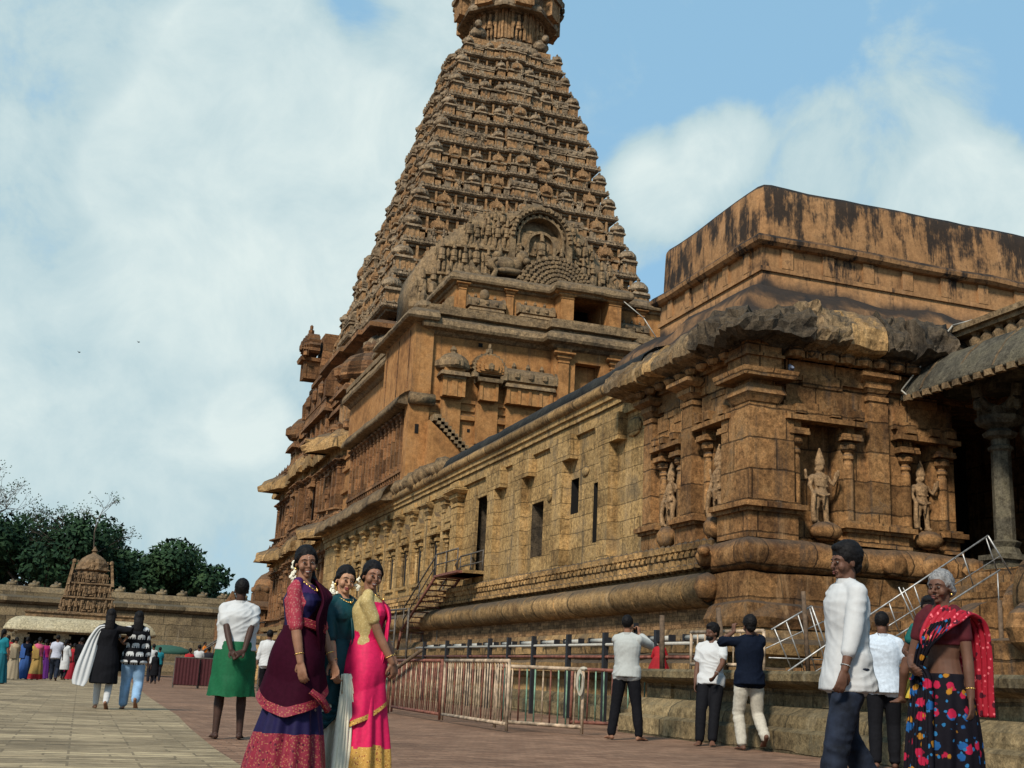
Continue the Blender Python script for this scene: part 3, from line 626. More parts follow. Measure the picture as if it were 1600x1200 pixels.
# heavy broken kapota round the corner
def broken(v, m_, o, z):
    c = noise.cell(Vector((v.x*1.2+3, v.y*1.2, 0)))*.16 if o > .3 else 0
    n1 = noise.noise(v*1.3)*.16+noise.noise(v*3.7)*.07+c*.8
    return v+Vector((m_.x*n1, m_.y*n1, n1*.9*(1 if z > 7.8 else .3)))
KP = [(0, 7.42), (.32, 7.44), (.40, 7.5), (.70, 7.56), (.80, 7.62), (.82, 7.80), (.75, 8.02), (.60, 8.22), (.40, 8.36), (.15, 8.46), (0, 8.46)]
rk = random.Random(17)
def slab(p0, p1, k, mat, mid=None, amp=.05):
    hk = rk.uniform(.74, 1.06); prof_ = [(o*k, 7.42+(z-7.42)*hk) for o, z in KP]
    q = MB(); s_ = rk.uniform(0, 50)
    def dz(v, m_, o, z):
        if o < .05: return v
        n1 = noise.noise(v*1.9+Vector((s_, 0, 0)))*amp*1.5+(abs(noise.noise(v*4+Vector((0, s_, 0))))-.25)*amp*1.6+(abs(noise.noise(v*11))-.2)*amp*.9; return v+Vector((m_.x*n1, m_.y*n1, n1*.8))
    pr_ = []
    for (a_, b_) in zip(prof_[:-1], prof_[1:]):
        kk = max(1, int(math.hypot(b_[0]-a_[0], b_[1]-a_[1])/.09)); pr_ += [(a_[0]+(b_[0]-a_[0])*j_/kk, a_[1]+(b_[1]-a_[1])*j_/kk) for j_ in range(kk)]
    q.sweep(pr_+[prof_[-1]], [p0, mid, p1] if mid else [p0, p1], step=.07, disp=dz); return part(q, 'cornice_slab', [mat], smooth=False)
y = 25.9
while y > 21.6:
    L = rk.uniform(.62, .95); slab((HX, y), (HX, y-L+.03), rk.uniform(.93, 1.08), S_MOULD if rk.random() < .6 else S_KAPOTA, amp=.035); y -= L
slab((HX, y), (12.9, HY), 1.05, S_BLACKK, (HX, HY), .13)
x = 12.92
while x < 16.9:
    L = rk.uniform(.55, .95); slab((x, HY), (x+L-.05, HY), rk.uniform(.78, 1.08), (S_BLACKK, S_KAPOTA, S_BLACKK, S_MOULD)[int(rk.random()*3.7)], amp=.10 if rk.random() < .6 else .04); x += L
m = MB()
for x in np.arange(12.6, 17.2, .40): tbox(m, TF(HY), x, x+.35, .1, -.34, 7.3, 7.52); m.ball((x+.17, HY-.32, 7.40), (.16, .13, .13), 8)
for y in np.arange(20.9, 25.4, .5): m.ball((HX-.32, y, 7.42), (.14, .2, .14), 8)
part(m, 'dwarf_frieze', S_FRONT, smooth=False)
# plaster storey above, set back
QX, QY, QE = 13.8, 23.0, 28.3
PP = [(40, QE), (QX, QE), (QX, QY), (40, QY)]
def soft(v, m_, o, z):
    n1 = noise.noise(v*.9)*.03+noise.noise(v*3)*.012; return v+Vector((m_.x*n1, m_.y*n1, n1))
m = MB(); m.sweep([(0, 8.3), (1.75, 8.42), (1.55, 8.62), (1.2, 8.85), (.95, 9.05), (.9, 9.3), (.6, 9.62), (.18, 9.78), (0, 9.82), (0, 10.3)], PP, step=.45, disp=broken if False else (lambda v, m_, o, z: v+Vector((m_.x, m_.y, 1))*(noise.noise(v*.8)*.16 if .1 < o < 1.6 else 0)))
part(m, 'plaster_slope', S_PARA, smooth=True)
m = MB(); m.sweep([(0, 10.25), (.05, 10.25), (.05, 10.36), (0, 10.36), (0, 10.88)], PP)
T1, T2 = TS(QX), TF(QY)
for y in np.arange(23.5, 28.2, 1.0): tbox(m, T1, y, y+.26, 0, -.06, 10.36, 10.84)
for x in np.arange(14.3, 34, 1.12): tbox(m, T2, x, x+.3, 0, -.06, 10.36, 10.84)
part(m, 'panel_band', [S_PARA])
m = MB(); m.sweep([(0, 10.84), (.12, 10.86), (.2, 10.93), (.22, 11.02), (.16, 11.1), (0, 11.12)], PP, step=.8, disp=soft); part(m, 'parapet_cornice', S_PARA)
m = MB()
rc = [(40, QE), (QX+.25, QE), (QX+.07, QE-.07), (QX, QE-.25), (QX, QY+.3), (QX+.09, QY+.09), (QX+.3, QY), (40, QY)]
m.sweep([(0, 11.08), (.02, 11.3), (-.02, 12.1), (-.03, 12.36), (-.10, 12.46), (-.3, 12.5), (-3, 12.5)], rc, step=.5, disp=soft); part(m, 'parapet', S_PARA, smooth=True)
# ================= two storey ochre block between hall and tower =================
blk = empty('vestibule_block', (0, 0, 0), 0, 'two storey ochre plaster block with open windows below the sculpted gable', 'building')
BX, BY = 12.75, 48.8
def bpart(mb, name, mats, smooth=False, **k): return mb.build(name, mats, blk, smooth, **k)
TB, TBS = TF(BY), TS(BX)
m = MB(); wall(m, TB, BX, 34, 8.3, 15.5, [(19.35, 20.55, 12.9, 14.75, 1.2)]); wall(m, TBS, BY, 66, 8.3, 15.5, ()); bpart(m, 'lower_wall', [S_PLAST, M_DARK])
m = MB()
for k in (13.3, 13.75, 14.2): tbox(m, TF(BY+.5), 19.35, 20.55, 0, .04, k, k+.05)
tbox(m, TF(BY+.5), 19.93, 19.97, 0, .04, 12.9, 14.75); bpart(m, 'window', [M_IRON])
BP = [(BX, 66), (BX, BY), (18.3, BY), (18.3, BY-.55), (21.9, BY-.55), (21.9, BY), (34, BY)]
# projecting bay
m = MB(); wall(m, TF(BY-.5), 18.35, 21.85, 8.3, 15.5, [(19.35, 20.6, 12.9, 14.75, .6, 0)]); m.box(18.35, 18.352, BY-.5, BY, 8.3, 15.5); m.box(21.85, 21.852, BY-.5, BY, 8.3, 15.5); bpart(m, 'bay_wall', [S_PLAST, M_DARK])
m = MB(); m.sweep([(0, 15.25), (.1, 15.3), (.22, 15.42), (.5, 15.5), (.55, 15.62), (.5, 15.85), (.3, 16.0), (.12, 16.05), (.12, 16.14), (.34, 16.18), (.36, 16.42), (.2, 16.48), (.2, 16.62), (0, 16.66)], BP, step=.5, disp=jitter(.035, 1.6, .5))
m.sweep([(0, 16.6), (-2.2, 16.66)], BP); bpart(m, 'storey_cornice', [S_RELIEF])
m = MB(); m.sweep([(0, 11.55), (.16, 11.6), (.18, 11.78), (.06, 11.84), (.06, 11.9), (0, 11.92)], BP); m.sweep([(0, 12.35), (.1, 12.35), (.1, 12.5), (0, 12.5)], BP); m.sweep([(0, 10.3), (.18, 10.34), (.2, 10.55), (0, 10.6)], BP, step=.5, disp=jitter(.03, 2, .4)); bpart(m, 'string_course', [S_PLAST])
m = MB()
for x in np.arange(14.6, 18, .48): tbox(m, TB, x, x+.13, -.012, -.003, 11.1, 11.25)
for x in (13.9, 15.6): tbox(m, TB, x, x+.12, -.012, -.003, 12.05, 12.25)
tbox(m, TB, 14.9, 15.1, -.02, -.012, 15.0, 15.18); tbox(m, TB, 15.6, 16.0, -.22, -.2, 10.28, 10.62); bpart(m, 'drain_holes', [M_DARK])
for x in (18.75, 21.3):
    m = pilaster(TF(BY-.5), x, .5, 12.5, 15.3, .16); bpart(m, 'pilaster', [S_PLAST])
# ornaments: small shrines modelled on the wall
def kuta_mb(oct_=True, mat_base=1, mat_top=0):
    m = MB(); m.box(-.34, .34, -.34, .34, 0, .62, mat_base)
    for x in (-.31, .31):
        for y in (-.31, .31): m.box(x-.06, x+.06, y-.06, y+.06, 0, .58, mat_base)
    m.box(-.1, .1, -.37, -.33, .0, .55, mat_base); m.box(-.37, -.33, -.1, .1, .0, .55, mat_base)
    m.box(-.38, .38, -.38, .38, .58, .66, mat_top); m.box(-.50, .50, -.50, .50, .66, .80, mat_top, taper=.05); m.box(-.34, .34, -.34, .34, .80, .92, mat_base)
    m.lathe([(.30, .90), (.50, .92), (.56, .99), (.55, 1.10), (.50, 1.25), (.38, 1.38), (.2, 1.47), (.1, 1.5), (.08, 1.54), (.12, 1.60), (.09, 1.67), (.03, 1.74)], n=8 if oct_ else 12, mat=mat_top, ph=math.pi/8)
    for a in range(4):
        c, s = math.cos(a*math.pi/2), math.sin(a*math.pi/2); m.ball((.5*c, .5*s, 1.08), (.12, .12, .15), 6, mat_top)
    return m
def fan_mb(mat_base=1, mat_top=0, petals=15):
    m = MB(); m.box(-.24, .24, -.26, .3, 0, .52, mat_base); m.box(-.26, -.18, -.29, -.2, 0, .5, mat_base); m.box(.18, .26, -.29, -.2, 0, .5, mat_base)
    m.box(-.34, .34, -.38, .3, .50, .60, mat_top, taper=-.03)
    T = lambda u, d, w: (u, d, w)
    for k, (r, d) in enumerate(((.50, -.22), (.42, -.28), (.33, -.33), (.22, -.38))):
        pts = []
        N = petals*2
        for i in range(N+1):
            a = math.pi*(-.17)+math.pi*1.34*i/N; rr = r*(1.0 if i % 2 else .90); pts.append((rr*math.cos(a), .93+rr*.88*math.sin(a)))
        m.prism(pts, T, d, .1, mat_top if k < 1 else mat_base)
    m.ball((0, -.38, .92), (.1, .05, .12), 6, mat_top); m.ball((0, -.12, 1.42), (.12, .1, .1), 6, mat_top); m.ball((0, -.12, 1.56), (.05, .06, .09), 6, mat_top)
    for s in (-1, 1): m.ball((.42*s, -.28, .66), (.13, .1, .1), 6, mat_top)
    return m
def sala_mb(w=1.7, mat_base=1, mat_top=0):
    m = MB(); h = w/2; m.box(-h+.12, h-.12, -.34, .34, 0, .60, mat_base)
    for i in range(5):
        x = -h+.16+(w-.32)*i/4; m.box(x-.06, x+.06, -.38, -.33, 0, .56, mat_base)
    m.box(-h, h, -.46, .46, .60, .74, mat_top, taper=.04); m.box(-h+.1, h-.1, -.3, .3, .74, .84, mat_base)
    n = 8; T = lambda u, d, w_: (d, u, w_)
    pts = [(.46*math.cos(math.pi*i/n)*(1 if i not in (0, n) else .9), .84+.56*math.sin(math.pi*i/n)**.9) for i in range(n+1)]
    m.prism(pts, T, -h+.04, h-.04, mat_top)
    for s in (-1, 1): m.prism([(u*1.12, .84+(w_-.84)*1.15) for u, w_ in pts], T, s*(h-.06), s*(h+.05), mat_top)
    for x in (-h*.55, 0, h*.55):
        m.lathe([(.09, 0), (.05, .05), (.1, .12), (.07, .2), (.02, .28)], (x, 0, 1.36), 8, mat_top); m.ball((x, -.44, 1.06), (.13, .07, .16), 6, mat_top)
    return m
def place_mb(src, parent, name, mats, T, u, out, w, s, label=None, sw=1.0):
    a = Vector(T(0, 0, 0)); ux = Vector(T(1, 0, 0))-a; dx = Vector(T(0, 1, 0))-a
    o = bpy.data.objects.new(name, src); COL.objects.link(o); o.parent = parent
    Mx = Matrix((ux*s*sw, dx*s, Vector((0, 0, s)))).transposed().to_4x4(); Mx.translation = Vector(T(u, -out, w)); o.matrix_local = Mx
    if label: o['label'] = label
    return o
K_P = kuta_mb().mesh('kuta', [S_RELIEF, S_PLAST]); F_P = fan_mb().mesh('fan', [S_RELIEF, S_PLAST]); L_P = sala_mb(2.0).mesh('sala', [S_RELIEF, S_PLAST])
place_mb(K_P, blk, 'miniature_shrine', None, TB, 13.75, .1, 12.5, 1.35); place_mb(F_P, blk, 'miniature_shrine', None, TB, 15.35, .1, 12.5, 1.6); place_mb(L_P, blk, 'miniature_shrine', None, TB, 17.25, .1, 12.5, 1.2)
m = MB()
for x0, x1 in ((13.3, 14.2), (14.9, 15.9), (16.3, 18.1)): tbox(m, TB, x0, x1, 0, -.2, 10.6, 12.36)
for x0, x1 in ((14.3, 14.8), (16.0, 16.25)): tbox(m, TB, x0-.05, x1+.05, 0, -.1, 12.0, 12.1)
tbox(m, TB, 13.35, 14.15, 0, -.12, 12.5, 12.9); bpart(m, 'pedestal', [S_PLAST])
# upper storey
UX, UY = 14.1, 50.2
TU = TF(UY)
m = MB(); wall(m, TU, UX, 34, 16.6, 18.5, [(19.6, 21.3, 16.7, 18.35, 1.6, 1)]); wall(m, TS(UX), UY, 66, 16.6, 18.5, [(52, 53.2, 16.9, 18.1, .6)]); bpart(m, 'upper_wall', [S_PLAST, M_DARK])
UP = [(UX, 66), (UX, UY), (18.9, UY), (18.9, UY-.9), (22.1, UY-.9), (22.1, UY), (34, UY)]
m = MB(); m.sweep([(0, 18.2), (.1, 18.24), (.14, 18.34), (.34, 18.38), (.38, 18.48), (.3, 18.7), (.12, 18.85), (0, 18.9), (-2, 18.95)], UP, step=.45, disp=jitter(.05, 1.7, .6)); bpart(m, 'upper_cornice', [S_RELIEF])
for x in (19.25, 21.65):
    m = pilaster(TF(UY-.85), x, .62, 16.55, 18.5, .12); tbox(m, TU, x-.3, x+.3, 0, -.86, 16.6, 18.45); bpart(m, 'pilaster', [S_PLAST])
m = MB()
for x in np.arange(19.1, 22.0, .2): tbox(m, TF(UY-.9), x, x+.1, 0, -.12, 18.36, 18.5)
tbox(m, TF(UY+.9), 19.6, 21.3, 0, .2, 16.6, 17.1); tbox(m, TF(UY+1.0), 19.6, 21.3, 0, .2, 17.3, 17.6); bpart(m, 'lintel', [S_PLAST])
for x in (14.4, 16.7, 23.4): m = pilaster(TU, x, .34, 16.6, 18.45, .14); bpart(m, 'pilaster', [S_PLAST])
place_mb(L_P, blk, 'miniature_shrine', None, TU, 15.5, .12, 16.5, .85); place_mb(L_P, blk, 'miniature_shrine', None, TU, 17.95, .12, 16.5, .85); place_mb(L_P, blk, 'miniature_shrine', None, TU, 22.9, .12, 16.5, .75)
place_mb(L_P, blk, 'miniature_shrine', None, TS(UX), 51.2, .05, 16.5, .8)
m = MB(); m.ball((15.4, UY-.3, 17.8), (.25, .2, .3), 8); m.ball((14.85, UY-.2, 18.0), .04, 6); bpart(m, 'carved_face', [S_RELIEF], True)
# tall buttress on the south corner with eave, and stair wing
TT = TS(11.95)
m = MB(); m.box(11.95, 12.80, 48.6, 54.2, 12.3, 15.75); m.box(11.9, 12.78, 48.55, 49.3, 8.3, 12.31); bpart(m, 'buttress', [S_PLAST])
for y in (49.35, 51.4, 53.6): m = MB(); tbox(m, TT, y, y+.09, -.03, -.005, 12.9, 15.5); bpart(m, 'panel_groove', [S_TRED])
m = MB(); BC = [(12.9, 54.4), (11.95, 54.4), (11.95, 48.6), (12.9, 48.6)]
m.sweep([(0, 15.7), (.1, 15.74), (.45, 15.76), (.52, 15.86), (.42, 16.1), (.15, 16.3), (-.3, 16.45)], BC, step=.4, disp=jitter(.03, 2, .5)); m.ball((12.4, 49.2, 16.55), (.45, .5, .35), 8); m.lathe([(.2, 0), (.12, .2), (.18, .4), (.1, .6), (.04, .9)], (12.35, 49.2, 16.7), 8); bpart(m, 'eave', [S_RELIEF])
m = MB(); m.cyl((11.85, 48.45, 12.25), (12.95, 48.45, 12.25), .26, .26, 12); m.sweep([(0, 12.0), (.5, 12.02), (.58, 12.1), (.5, 12.35), (.3, 12.55), (0, 12.7)], [(12, 61), (12, 48.8)], step=.5, disp=jitter(.06, 1.6, .7)); bpart(m, 'storey_kapota', [S_KAPOTA], True)
m = MB(); tbox(m, TF(48.55), 12.2, 12.36, -.02, -.006, 10.75, 11.15); bpart(m, 'slit_window', [M_DARK])
m = MB(); wall(m, TS(12.05), 49.3, 61, 8.6, 12.1, ()); tbox(m, TS(12.05), 49.3, 61, 0, -.12, 9.2, 9.35)
for y in np.arange(49.9, 61, .75): m.merge(pilaster(TS(12.05), y, .22, 9.35, 12.0, .14))
for y in np.arange(49.6, 61, .4): tbox(m, TS(12.05), y, y+.12, 0, -.08, 8.7, 9.2)
bpart(m, 'pilastered_wall', [S_TRED])
m = MB()
for k in range(13):
    x0 = 12.95+k*.16; z0 = 11.55-k*.15
    m.box(x0-.10, x0+.22, 47.9, 48.8, z0-.28, z0)
bpart(m, 'stair', [S_RELIEF]); m = MB(); m.prism([(12.7, 8.2), (15.2, 8.2), (15.2, 9.3), (12.7, 11.3)], TF(48.05), 0, .7); bpart(m, 'stair_wall', [S_PLAST])

# ================= tower =================
tw = empty('temple_tower', (0, 0, 0), 0, 'tall stepped pyramid tower crowded with carved miniature shrines, highest thing in view', 'tower')
CX, CY = 25.0, 80.7
def tpart(mb, name, mats, smooth=False, parent=None, **k): return mb.build(name, mats, parent or tw, smooth, **k)
def ring(w, bays=((.42, .30), (.16, .55))):
    """square plan of half width w with stepped central bays, counter-clockwise"""
    side = []
    ks = [(-w, 0)]
    prev = 0
    for fr, o in bays: ks += [(-w*fr, prev), (-w*fr, o)]; prev = o
    side = ks+[(-a, o) for a, o in reversed(ks[1:])]
    out = []
    for (cx, sx, nx) in (((0), (1, 0), (0, -1)), (0, (0, 1), (1, 0)), (0, (-1, 0), (0, 1)), (0, (0, -1), (-1, 0))):
        for a, o in side:
            out.append((CX+sx[0]*a+nx[0]*(w+o), CY+sx[1]*a+nx[1]*(w+o)))
    return out
W0 = 11.9
B0 = ((.80, -.9), (.60, 0.25), (.24, 1.0)) if False else ((.78, .0), (.34, .25), (.14, .5))
RG = ring(W0, B0)
m = MB(); m.sweep([(0, -.5), (1.3, -.5), (1.3, .9), (1.0, 1.0), (1.0, 1.4), (1.35, 1.6), (1.35, 2.0), (.8, 2.1), (.5, 2.2), (.6, 2.4), (.75, 2.6), (.75, 2.9), (.5, 3.05), (.2, 3.2), (.3, 3.3), (.3, 3.6), (0, 3.65)], RG, True); tpart(m, 'base_moulding', S_MOULD)
m = MB(); m.sweep([(0, 3.6), (0, 15.0)], RG, True); tpart(m, 'storey_wall', S_TRED)
for z0, z1 in ((8.0, 9.35), (13.2, 14.75)):
    m = MB(); m.sweep([(0, z0-.3), (.12, z0-.3), (.12, z0)]+[(o+.12, z) for o, z in kap(.5, z0+.25, z1)], RG, True, step=.4, disp=jitter(.09, 2.2, .7)); tpart(m, 'kapota', S_MOULD)
    m = MB()
    for y in np.arange(CY-W0+.5, CY+W0, 1.35):
        m.merge(fan_mb(0, 0, 7), Matrix.Translation((CX-W0-.5, y, z1-.75)) @ Matrix.Rotation(-math.pi/2, 4, 'Z') @ Matrix.Scale(.75, 4))
        m.ball((CX-W0-.2, y+.6, z1+.2), (.3, .25, .4), 7)
    for x in np.arange(CX-W0, CX-W0+4, 1.3): m.ball((x, CY-W0-.3, z1+.15), (.28, .3, .38), 7)
    tpart(m, 'cornice_ornaments', S_TRED)
for fz0, fz1 in ((3.65, 8.0), (9.5, 13.2)):
    m = MB(); m.sweep([(0, fz0), (.2, fz0), (.2, fz0+.35), (.3, fz0+.4), (.3, fz0+.5), (0, fz0+.55)], RG, True); tpart(m, 'string_course', S_TRED)
    T = TS(CX-W0)
    for y in np.arange(CY-W0+.35, CY+W0, 1.28):
        off = .0
        a = abs(y-CY)
        off = .5 if a < W0*.14 else (.25 if a < W0*.34 else 0)
        m = pilaster(TS(CX-W0-off), y, .5, fz0+.55, fz1-.1, .26); tpart(m, 'pilaster', S_TRED)
    m = pilaster(TF(CY-W0), CX-W0+.35, .6, fz0+.55, fz1-.1, .26); tpart(m, 'pilaster', S_TRED); m = pilaster(TF(CY-W0), CX-W0+1.9, .5, fz0+.55, fz1-.1, .26); tpart(m, 'pilaster', S_TRED)
    for y in np.arange(CY-W0+2.9, CY+W0-1, 5.1):
        off = .5 if abs(y-CY) < W0*.14 else (.25 if abs(y-CY) < W0*.34 else 0)
        m = MB(); T = TS(CX-W0-off); tbox(m, T, y-.4, y+.4, 0, -.03, fz0+.6, fz1-1.0, 1); tbox(m, T, y-.6, y+.6, 0, -.35, fz1-1.0, fz1-.8); tbox(m, T, y-.45, y+.45, 0, -.25, fz1-.8, fz1-.45)
        relief_fig(m, T, y, fz0+.6, 2.0, .05); tpart(m, 'niche', [S_TRED, M_DARK])
# great shrines of the first terrace
m = MB(); R2 = ring(10.6, ((.78, .25), (.34, .5))); m.sweep([(0, 14.4), (0, 17.6), (.3, 17.7), (.8, 17.8), (.8, 18.1), (.5, 18.5), (0, 18.7), (-.6, 18.8), (-.6, 21.4), (-.3, 21.5), (.1, 21.6), (.1, 21.9), (-.6, 22.3), (-1.5, 22.4)], R2, True); tpart(m, 'terrace_wall', S_TRED)
KM = kuta_mb(); KB = KM.mesh('kuta_big', [S_TGREY, S_TORNG]); KR = kuta_mb().mesh('kuta_red', [S_TRED, S_TORNG]); FB_ = fan_mb().mesh('fan_t', [S_TORNG, S_TORNG]); FG = fan_mb().mesh('fan_g', [S_TGREY, S_TORNG]); SB = sala_mb(2.0).mesh('sala_t', [S_TGREY, S_TORNG]); SR = sala_mb(2.2).mesh('sala_r', [S_TRED, S_TRED])
TW, TE = TS(CX-11.3), TF(CY-11.3)
for (u, s, me) in ((CY-10.6, 3.3, KR), (CY-7.4, 2.4, FB_), (CY-4.6, 3.0, SR), (CY-.5, 3.9, SR), (CY+3.9, 3.0, SR), (CY+7.2, 2.4, FB_), (CY+10.4, 3.3, KR)):
    place_mb(me, tw, 'miniature_shrine', None, TW, u, -1.0, 14.9, s)
for (u, s, me) in ((CX-10.6, 3.3, KR), (CX-7.6, 2.2, FB_)): place_mb(me, tw, 'miniature_shrine', None, TE, u, -1.0, 14.9, s)
for (u, s, me) in ((CY-9.6, 1.9, KB), (CY-6.4, 1.9, FG), (CY-3, 2.0, SB), (CY+.3, 2.1, SB), (CY+3.6, 2.0, SB), (CY+6.6, 1.9, FG), (CY+9.4, 1.9, KB)):
    place_mb(me, tw, 'miniature_shrine', None, TS(CX-10.2), u, -.8, 18.6, s)
for (u, s, me) in ((CX-9.6, 1.9, KB), (CX-6.8, 1.9, FG), (CX+8.0, 1.9, KB), (CX+9.9, 2.0, KB)): place_mb(me, tw, 'miniature_shrine', None, TF(CY-10.2), u, -.8, 18.6, s)
# tall end gable of the west centre shrine seen on the skyline
m = MB(); m.merge(fan_mb(0, 0, 11), Matrix.Translation((CX-10.9, CY+9.0, 22.4)) @ Matrix.Rotation(-math.pi/2, 4, 'Z') @ Matrix.Scale(2.7, 4)); m.box(CX-10.6, CX-8.5, CY+7.6, CY+10.4, 21.0, 26.0, taper=.3); tpart(m, 'gable_end', S_TRED)
# the eleven upper tiers
TZ = [23.3, 25.75, 28.35, 30.75, 32.9, 34.95, 36.95, 39.15, 41.2, 43.4, 45.3, 47.15]
def halfw(z): return 9.75-.262*(z-23.3)
rt = random.Random(9)
for k in range(11):
    z0, z1 = TZ[k], TZ[k+1]; h = z1-z0; w = halfw(z0); s = h/2.1
    tier = MB(); bays = ((.38, .22), (.15, .55)); Rk = ring(w-.95*s, bays)
    tier.sweep([(0, z0-.3), (0, z1+.1)], Rk, True, mat=1)
    Rl = ring(w-.1, bays)
    tier.sweep([(-2.2, z0+.36*s), (-1.0, z0+.34*s), (.0, z0+.33*s), (.08, z0+.26*s), (.02, z0+.2*s), (.12, z0+.16*s), (.16, z0+.06*s), (.1, z0-.04*s), (-.12, z0-.08*s), (-.14, z0-.2*s), (-1, z0-.22*s)][::-1], Rl, True, step=.5, disp=jitter(.03, 2.3, .5))
    tier.sweep([(-1.2, z0+1.18*s), (.0, z0+1.16*s), (.1, z0+1.12*s), (.12, z0+1.03*s), (0, z0+1.0*s), (-.05, z0+.98*s), (-1, z0+.96*s)][::-1], ring(w-.62*s, bays), True, step=.6, disp=jitter(.02, 2.3, .5))
    # rough carved edge on the two visible faces
    for T, c in ((TF(CY-w), CX), (TS(CX-w), CY)):
        u = c-w
        while u < c+w:
            a = abs(u-c); off = .55 if a < w*.15 else (.22 if a < w*.38 else 0)
            tbox(tier, T, u, u+.16*s, -off+.1, -off-.10-rt.uniform(0, .05), z0+.03*s, z0+.17*s); 
            if rt.random() < .8: tbox(tier, T, u+.02, u+.14*s, -off+.2, -off-.02, z0+.22*s, z0+.40*s)
            u += .25*s
        for i in range(int(2*w/.7)):      # low carved balustrade between shrines
            u = c-w+.5+i*.7; a = abs(u-c); off = .55 if a < w*.15 else (.22 if a < w*.38 else 0)
            tbox(tier, T, u-.22*s, u+.2*s, .45-off, .2-off, z0+.3*s, z0+rt.uniform(.7, 1.0)*s, 1 if i % 2 else 0); tbox(tier, T, u-.26*s, u+.24*s, .45-off, .14-off, z0+.92*s, z0+1.05*s, 0)
            tbox(tier, T, u-.3*s, u-.18*s, .7-off, .55-off, z0+.9*s, z0+1.9*s, 1)
            if rt.random() < .3: relief_fig(tier, T, u+.1, z0+.35*s, .85*s, .0-off*0-.25+off, 0, rt)
    to = tpart(tier, 'tier', [S_TGREY, S_TORNG])
    n = 4
    seq = [KB, FB_ if k < 6 else SB, KB if k % 3 else SB, FB_ if k < 6 else KB]
    for T, c in ((TF(CY-w), CX), (TS(CX-w), CY)):
        for sgn in (-1, 1):
            for i, me in enumerate(seq):
                fr = (.945, .72, .47, .25)[i]; u = c+sgn*fr*w
                if i == 0: u = c+sgn*(w-.52*s)
                a = abs(u-c); off = .22 if a < w*.38 else 0
                ss = s*rt.uniform(.93, 1.04)*(1.05 if i == 0 else .95)*(.82 if me is SB else 1)
                place_mb(me, to, 'miniature_shrine', None, T, u, -.50*s+off, z0+.34*s, ss*(1.12 if me is FB_ else .98), sw=(min(1, w/7.5)*.45+.55))
        ce = MB(); TI = lambda u_, d_, w_, T=T, c=c: T(c+u_, d_-.35, w_)
        if k % 3 == 1:
            ce.merge(fan_mb(1, 1, 13), Matrix.Translation((0, 0, 0)))
            pass
        place_mb(FG if k % 2 else SB, to, 'miniature_shrine', None, T, c, .0, z0+.34*s, s*(1.12 if k % 2 else .95))
        mm = MB()
        for q in range(4): relief_fig(mm, T, c+(-.9, -.55, .55, .9)[q]*s, z0+.34*s, rt.uniform(1.0, 1.25)*s, -.25, 0, rt)
        mm.build('carved_figures', [S_TGREY], to)
# neck and dome
m = MB(); zt = 47.1; NXC, NYC = CX+.55, CY
m.lathe([(3.5, -.5), (3.5, .25), (3.3, .4), (3.0, .45), (3.0, .85), (2.8, .9), (2.8, 3.6), (3.2, 3.7)], (NXC, NYC, zt), 8, 0, ph=math.pi/8)
for k in range(8):
    a = math.pi/4*k; c, s = math.cos(a), math.sin(a); T = lambda u, d, w, c=c, s=s: (NXC+c*(2.62-d)-s*u, NYC+s*(2.62-d)+c*u, zt+w)
    for u in (-.98, -.72, .72, .98): tbox(m, T, u-.1, u+.1, 0, -.12, 1.0, 3.8, 1)
    for u in (-.5, .5): tbox(m, T, u-.09, u+.09, 0, -.3, 1.0, 3.3, 1)
    tbox(m, T, -.75, .75, 0, -.35, 3.2, 3.5, 0); relief_fig(m, T, 0, 1.05, 2.0, .1, 1, rt)
tpart(m, 'neck', [S_TGREY, S_TORNG])
m = MB()
prof = [(.74*a_, .93*b_) for a_, b_ in [(3.6, 3.8), (4.6, 3.55), (5.35, 3.45), (5.45, 3.65), (5.25, 4.0), (4.75, 4.4), (4.85, 4.6), (5.1, 5.2), (5.2, 6.2), (5.1, 7.4), (4.7, 8.6), (3.9, 9.7), (2.6, 10.5), (1.6, 10.9), (1.7, 11.1), (1.0, 11.3), (.7, 11.8), (1.0, 12.4), (.5, 13.0), (.15, 13.7)]]
m.lathe(prof, (NXC, NYC, zt), 8, 0, ph=math.pi/8)
tpart(m, 'dome', S_TGREY)
for k in range(8):
    a = math.pi/4*k+math.pi/2; o = place_mb(FG, tw, 'horseshoe_gable', None, TF(0), 0, 0, 0, 1)
    o.matrix_local = Matrix.Translation((NXC, NYC, zt+3.35)) @ Matrix.Rotation(a, 4, 'Z') @ Matrix.Translation((0, -3.65, 0)) @ Matrix.Diagonal((2.8, 1.8, 2.9, 1))
m = MB()
for sx, sy in ((-1, -1), (1, -1), (-1, 1), (1, 1)):
    for dx in (0,):
        x, y = CX+sx*2.5, CY+sy*2.5
        m.ball((x, y, zt+.9), (.7, .6, .5), 9); m.ball((x+sx*.2, y+sy*.55, zt+1.4), (.3, .32, .34), 8); m.ball((x, y, zt+1.35), (.3, .25, .25), 7)
tpart(m, 'corner_bulls', S_TGREY, True)
# ornaments sticking out on the west skyline
for (w_, z) in ((8.6, 30.2), (6.6, 35.9), (4.9, 41.5), (4.2, 44.3)):
    o = place_mb(FG, tw, 'skyline_gable', None, TS(CX-w_+.55), CY+w_*.6, 0, z-1.6, 1.7)

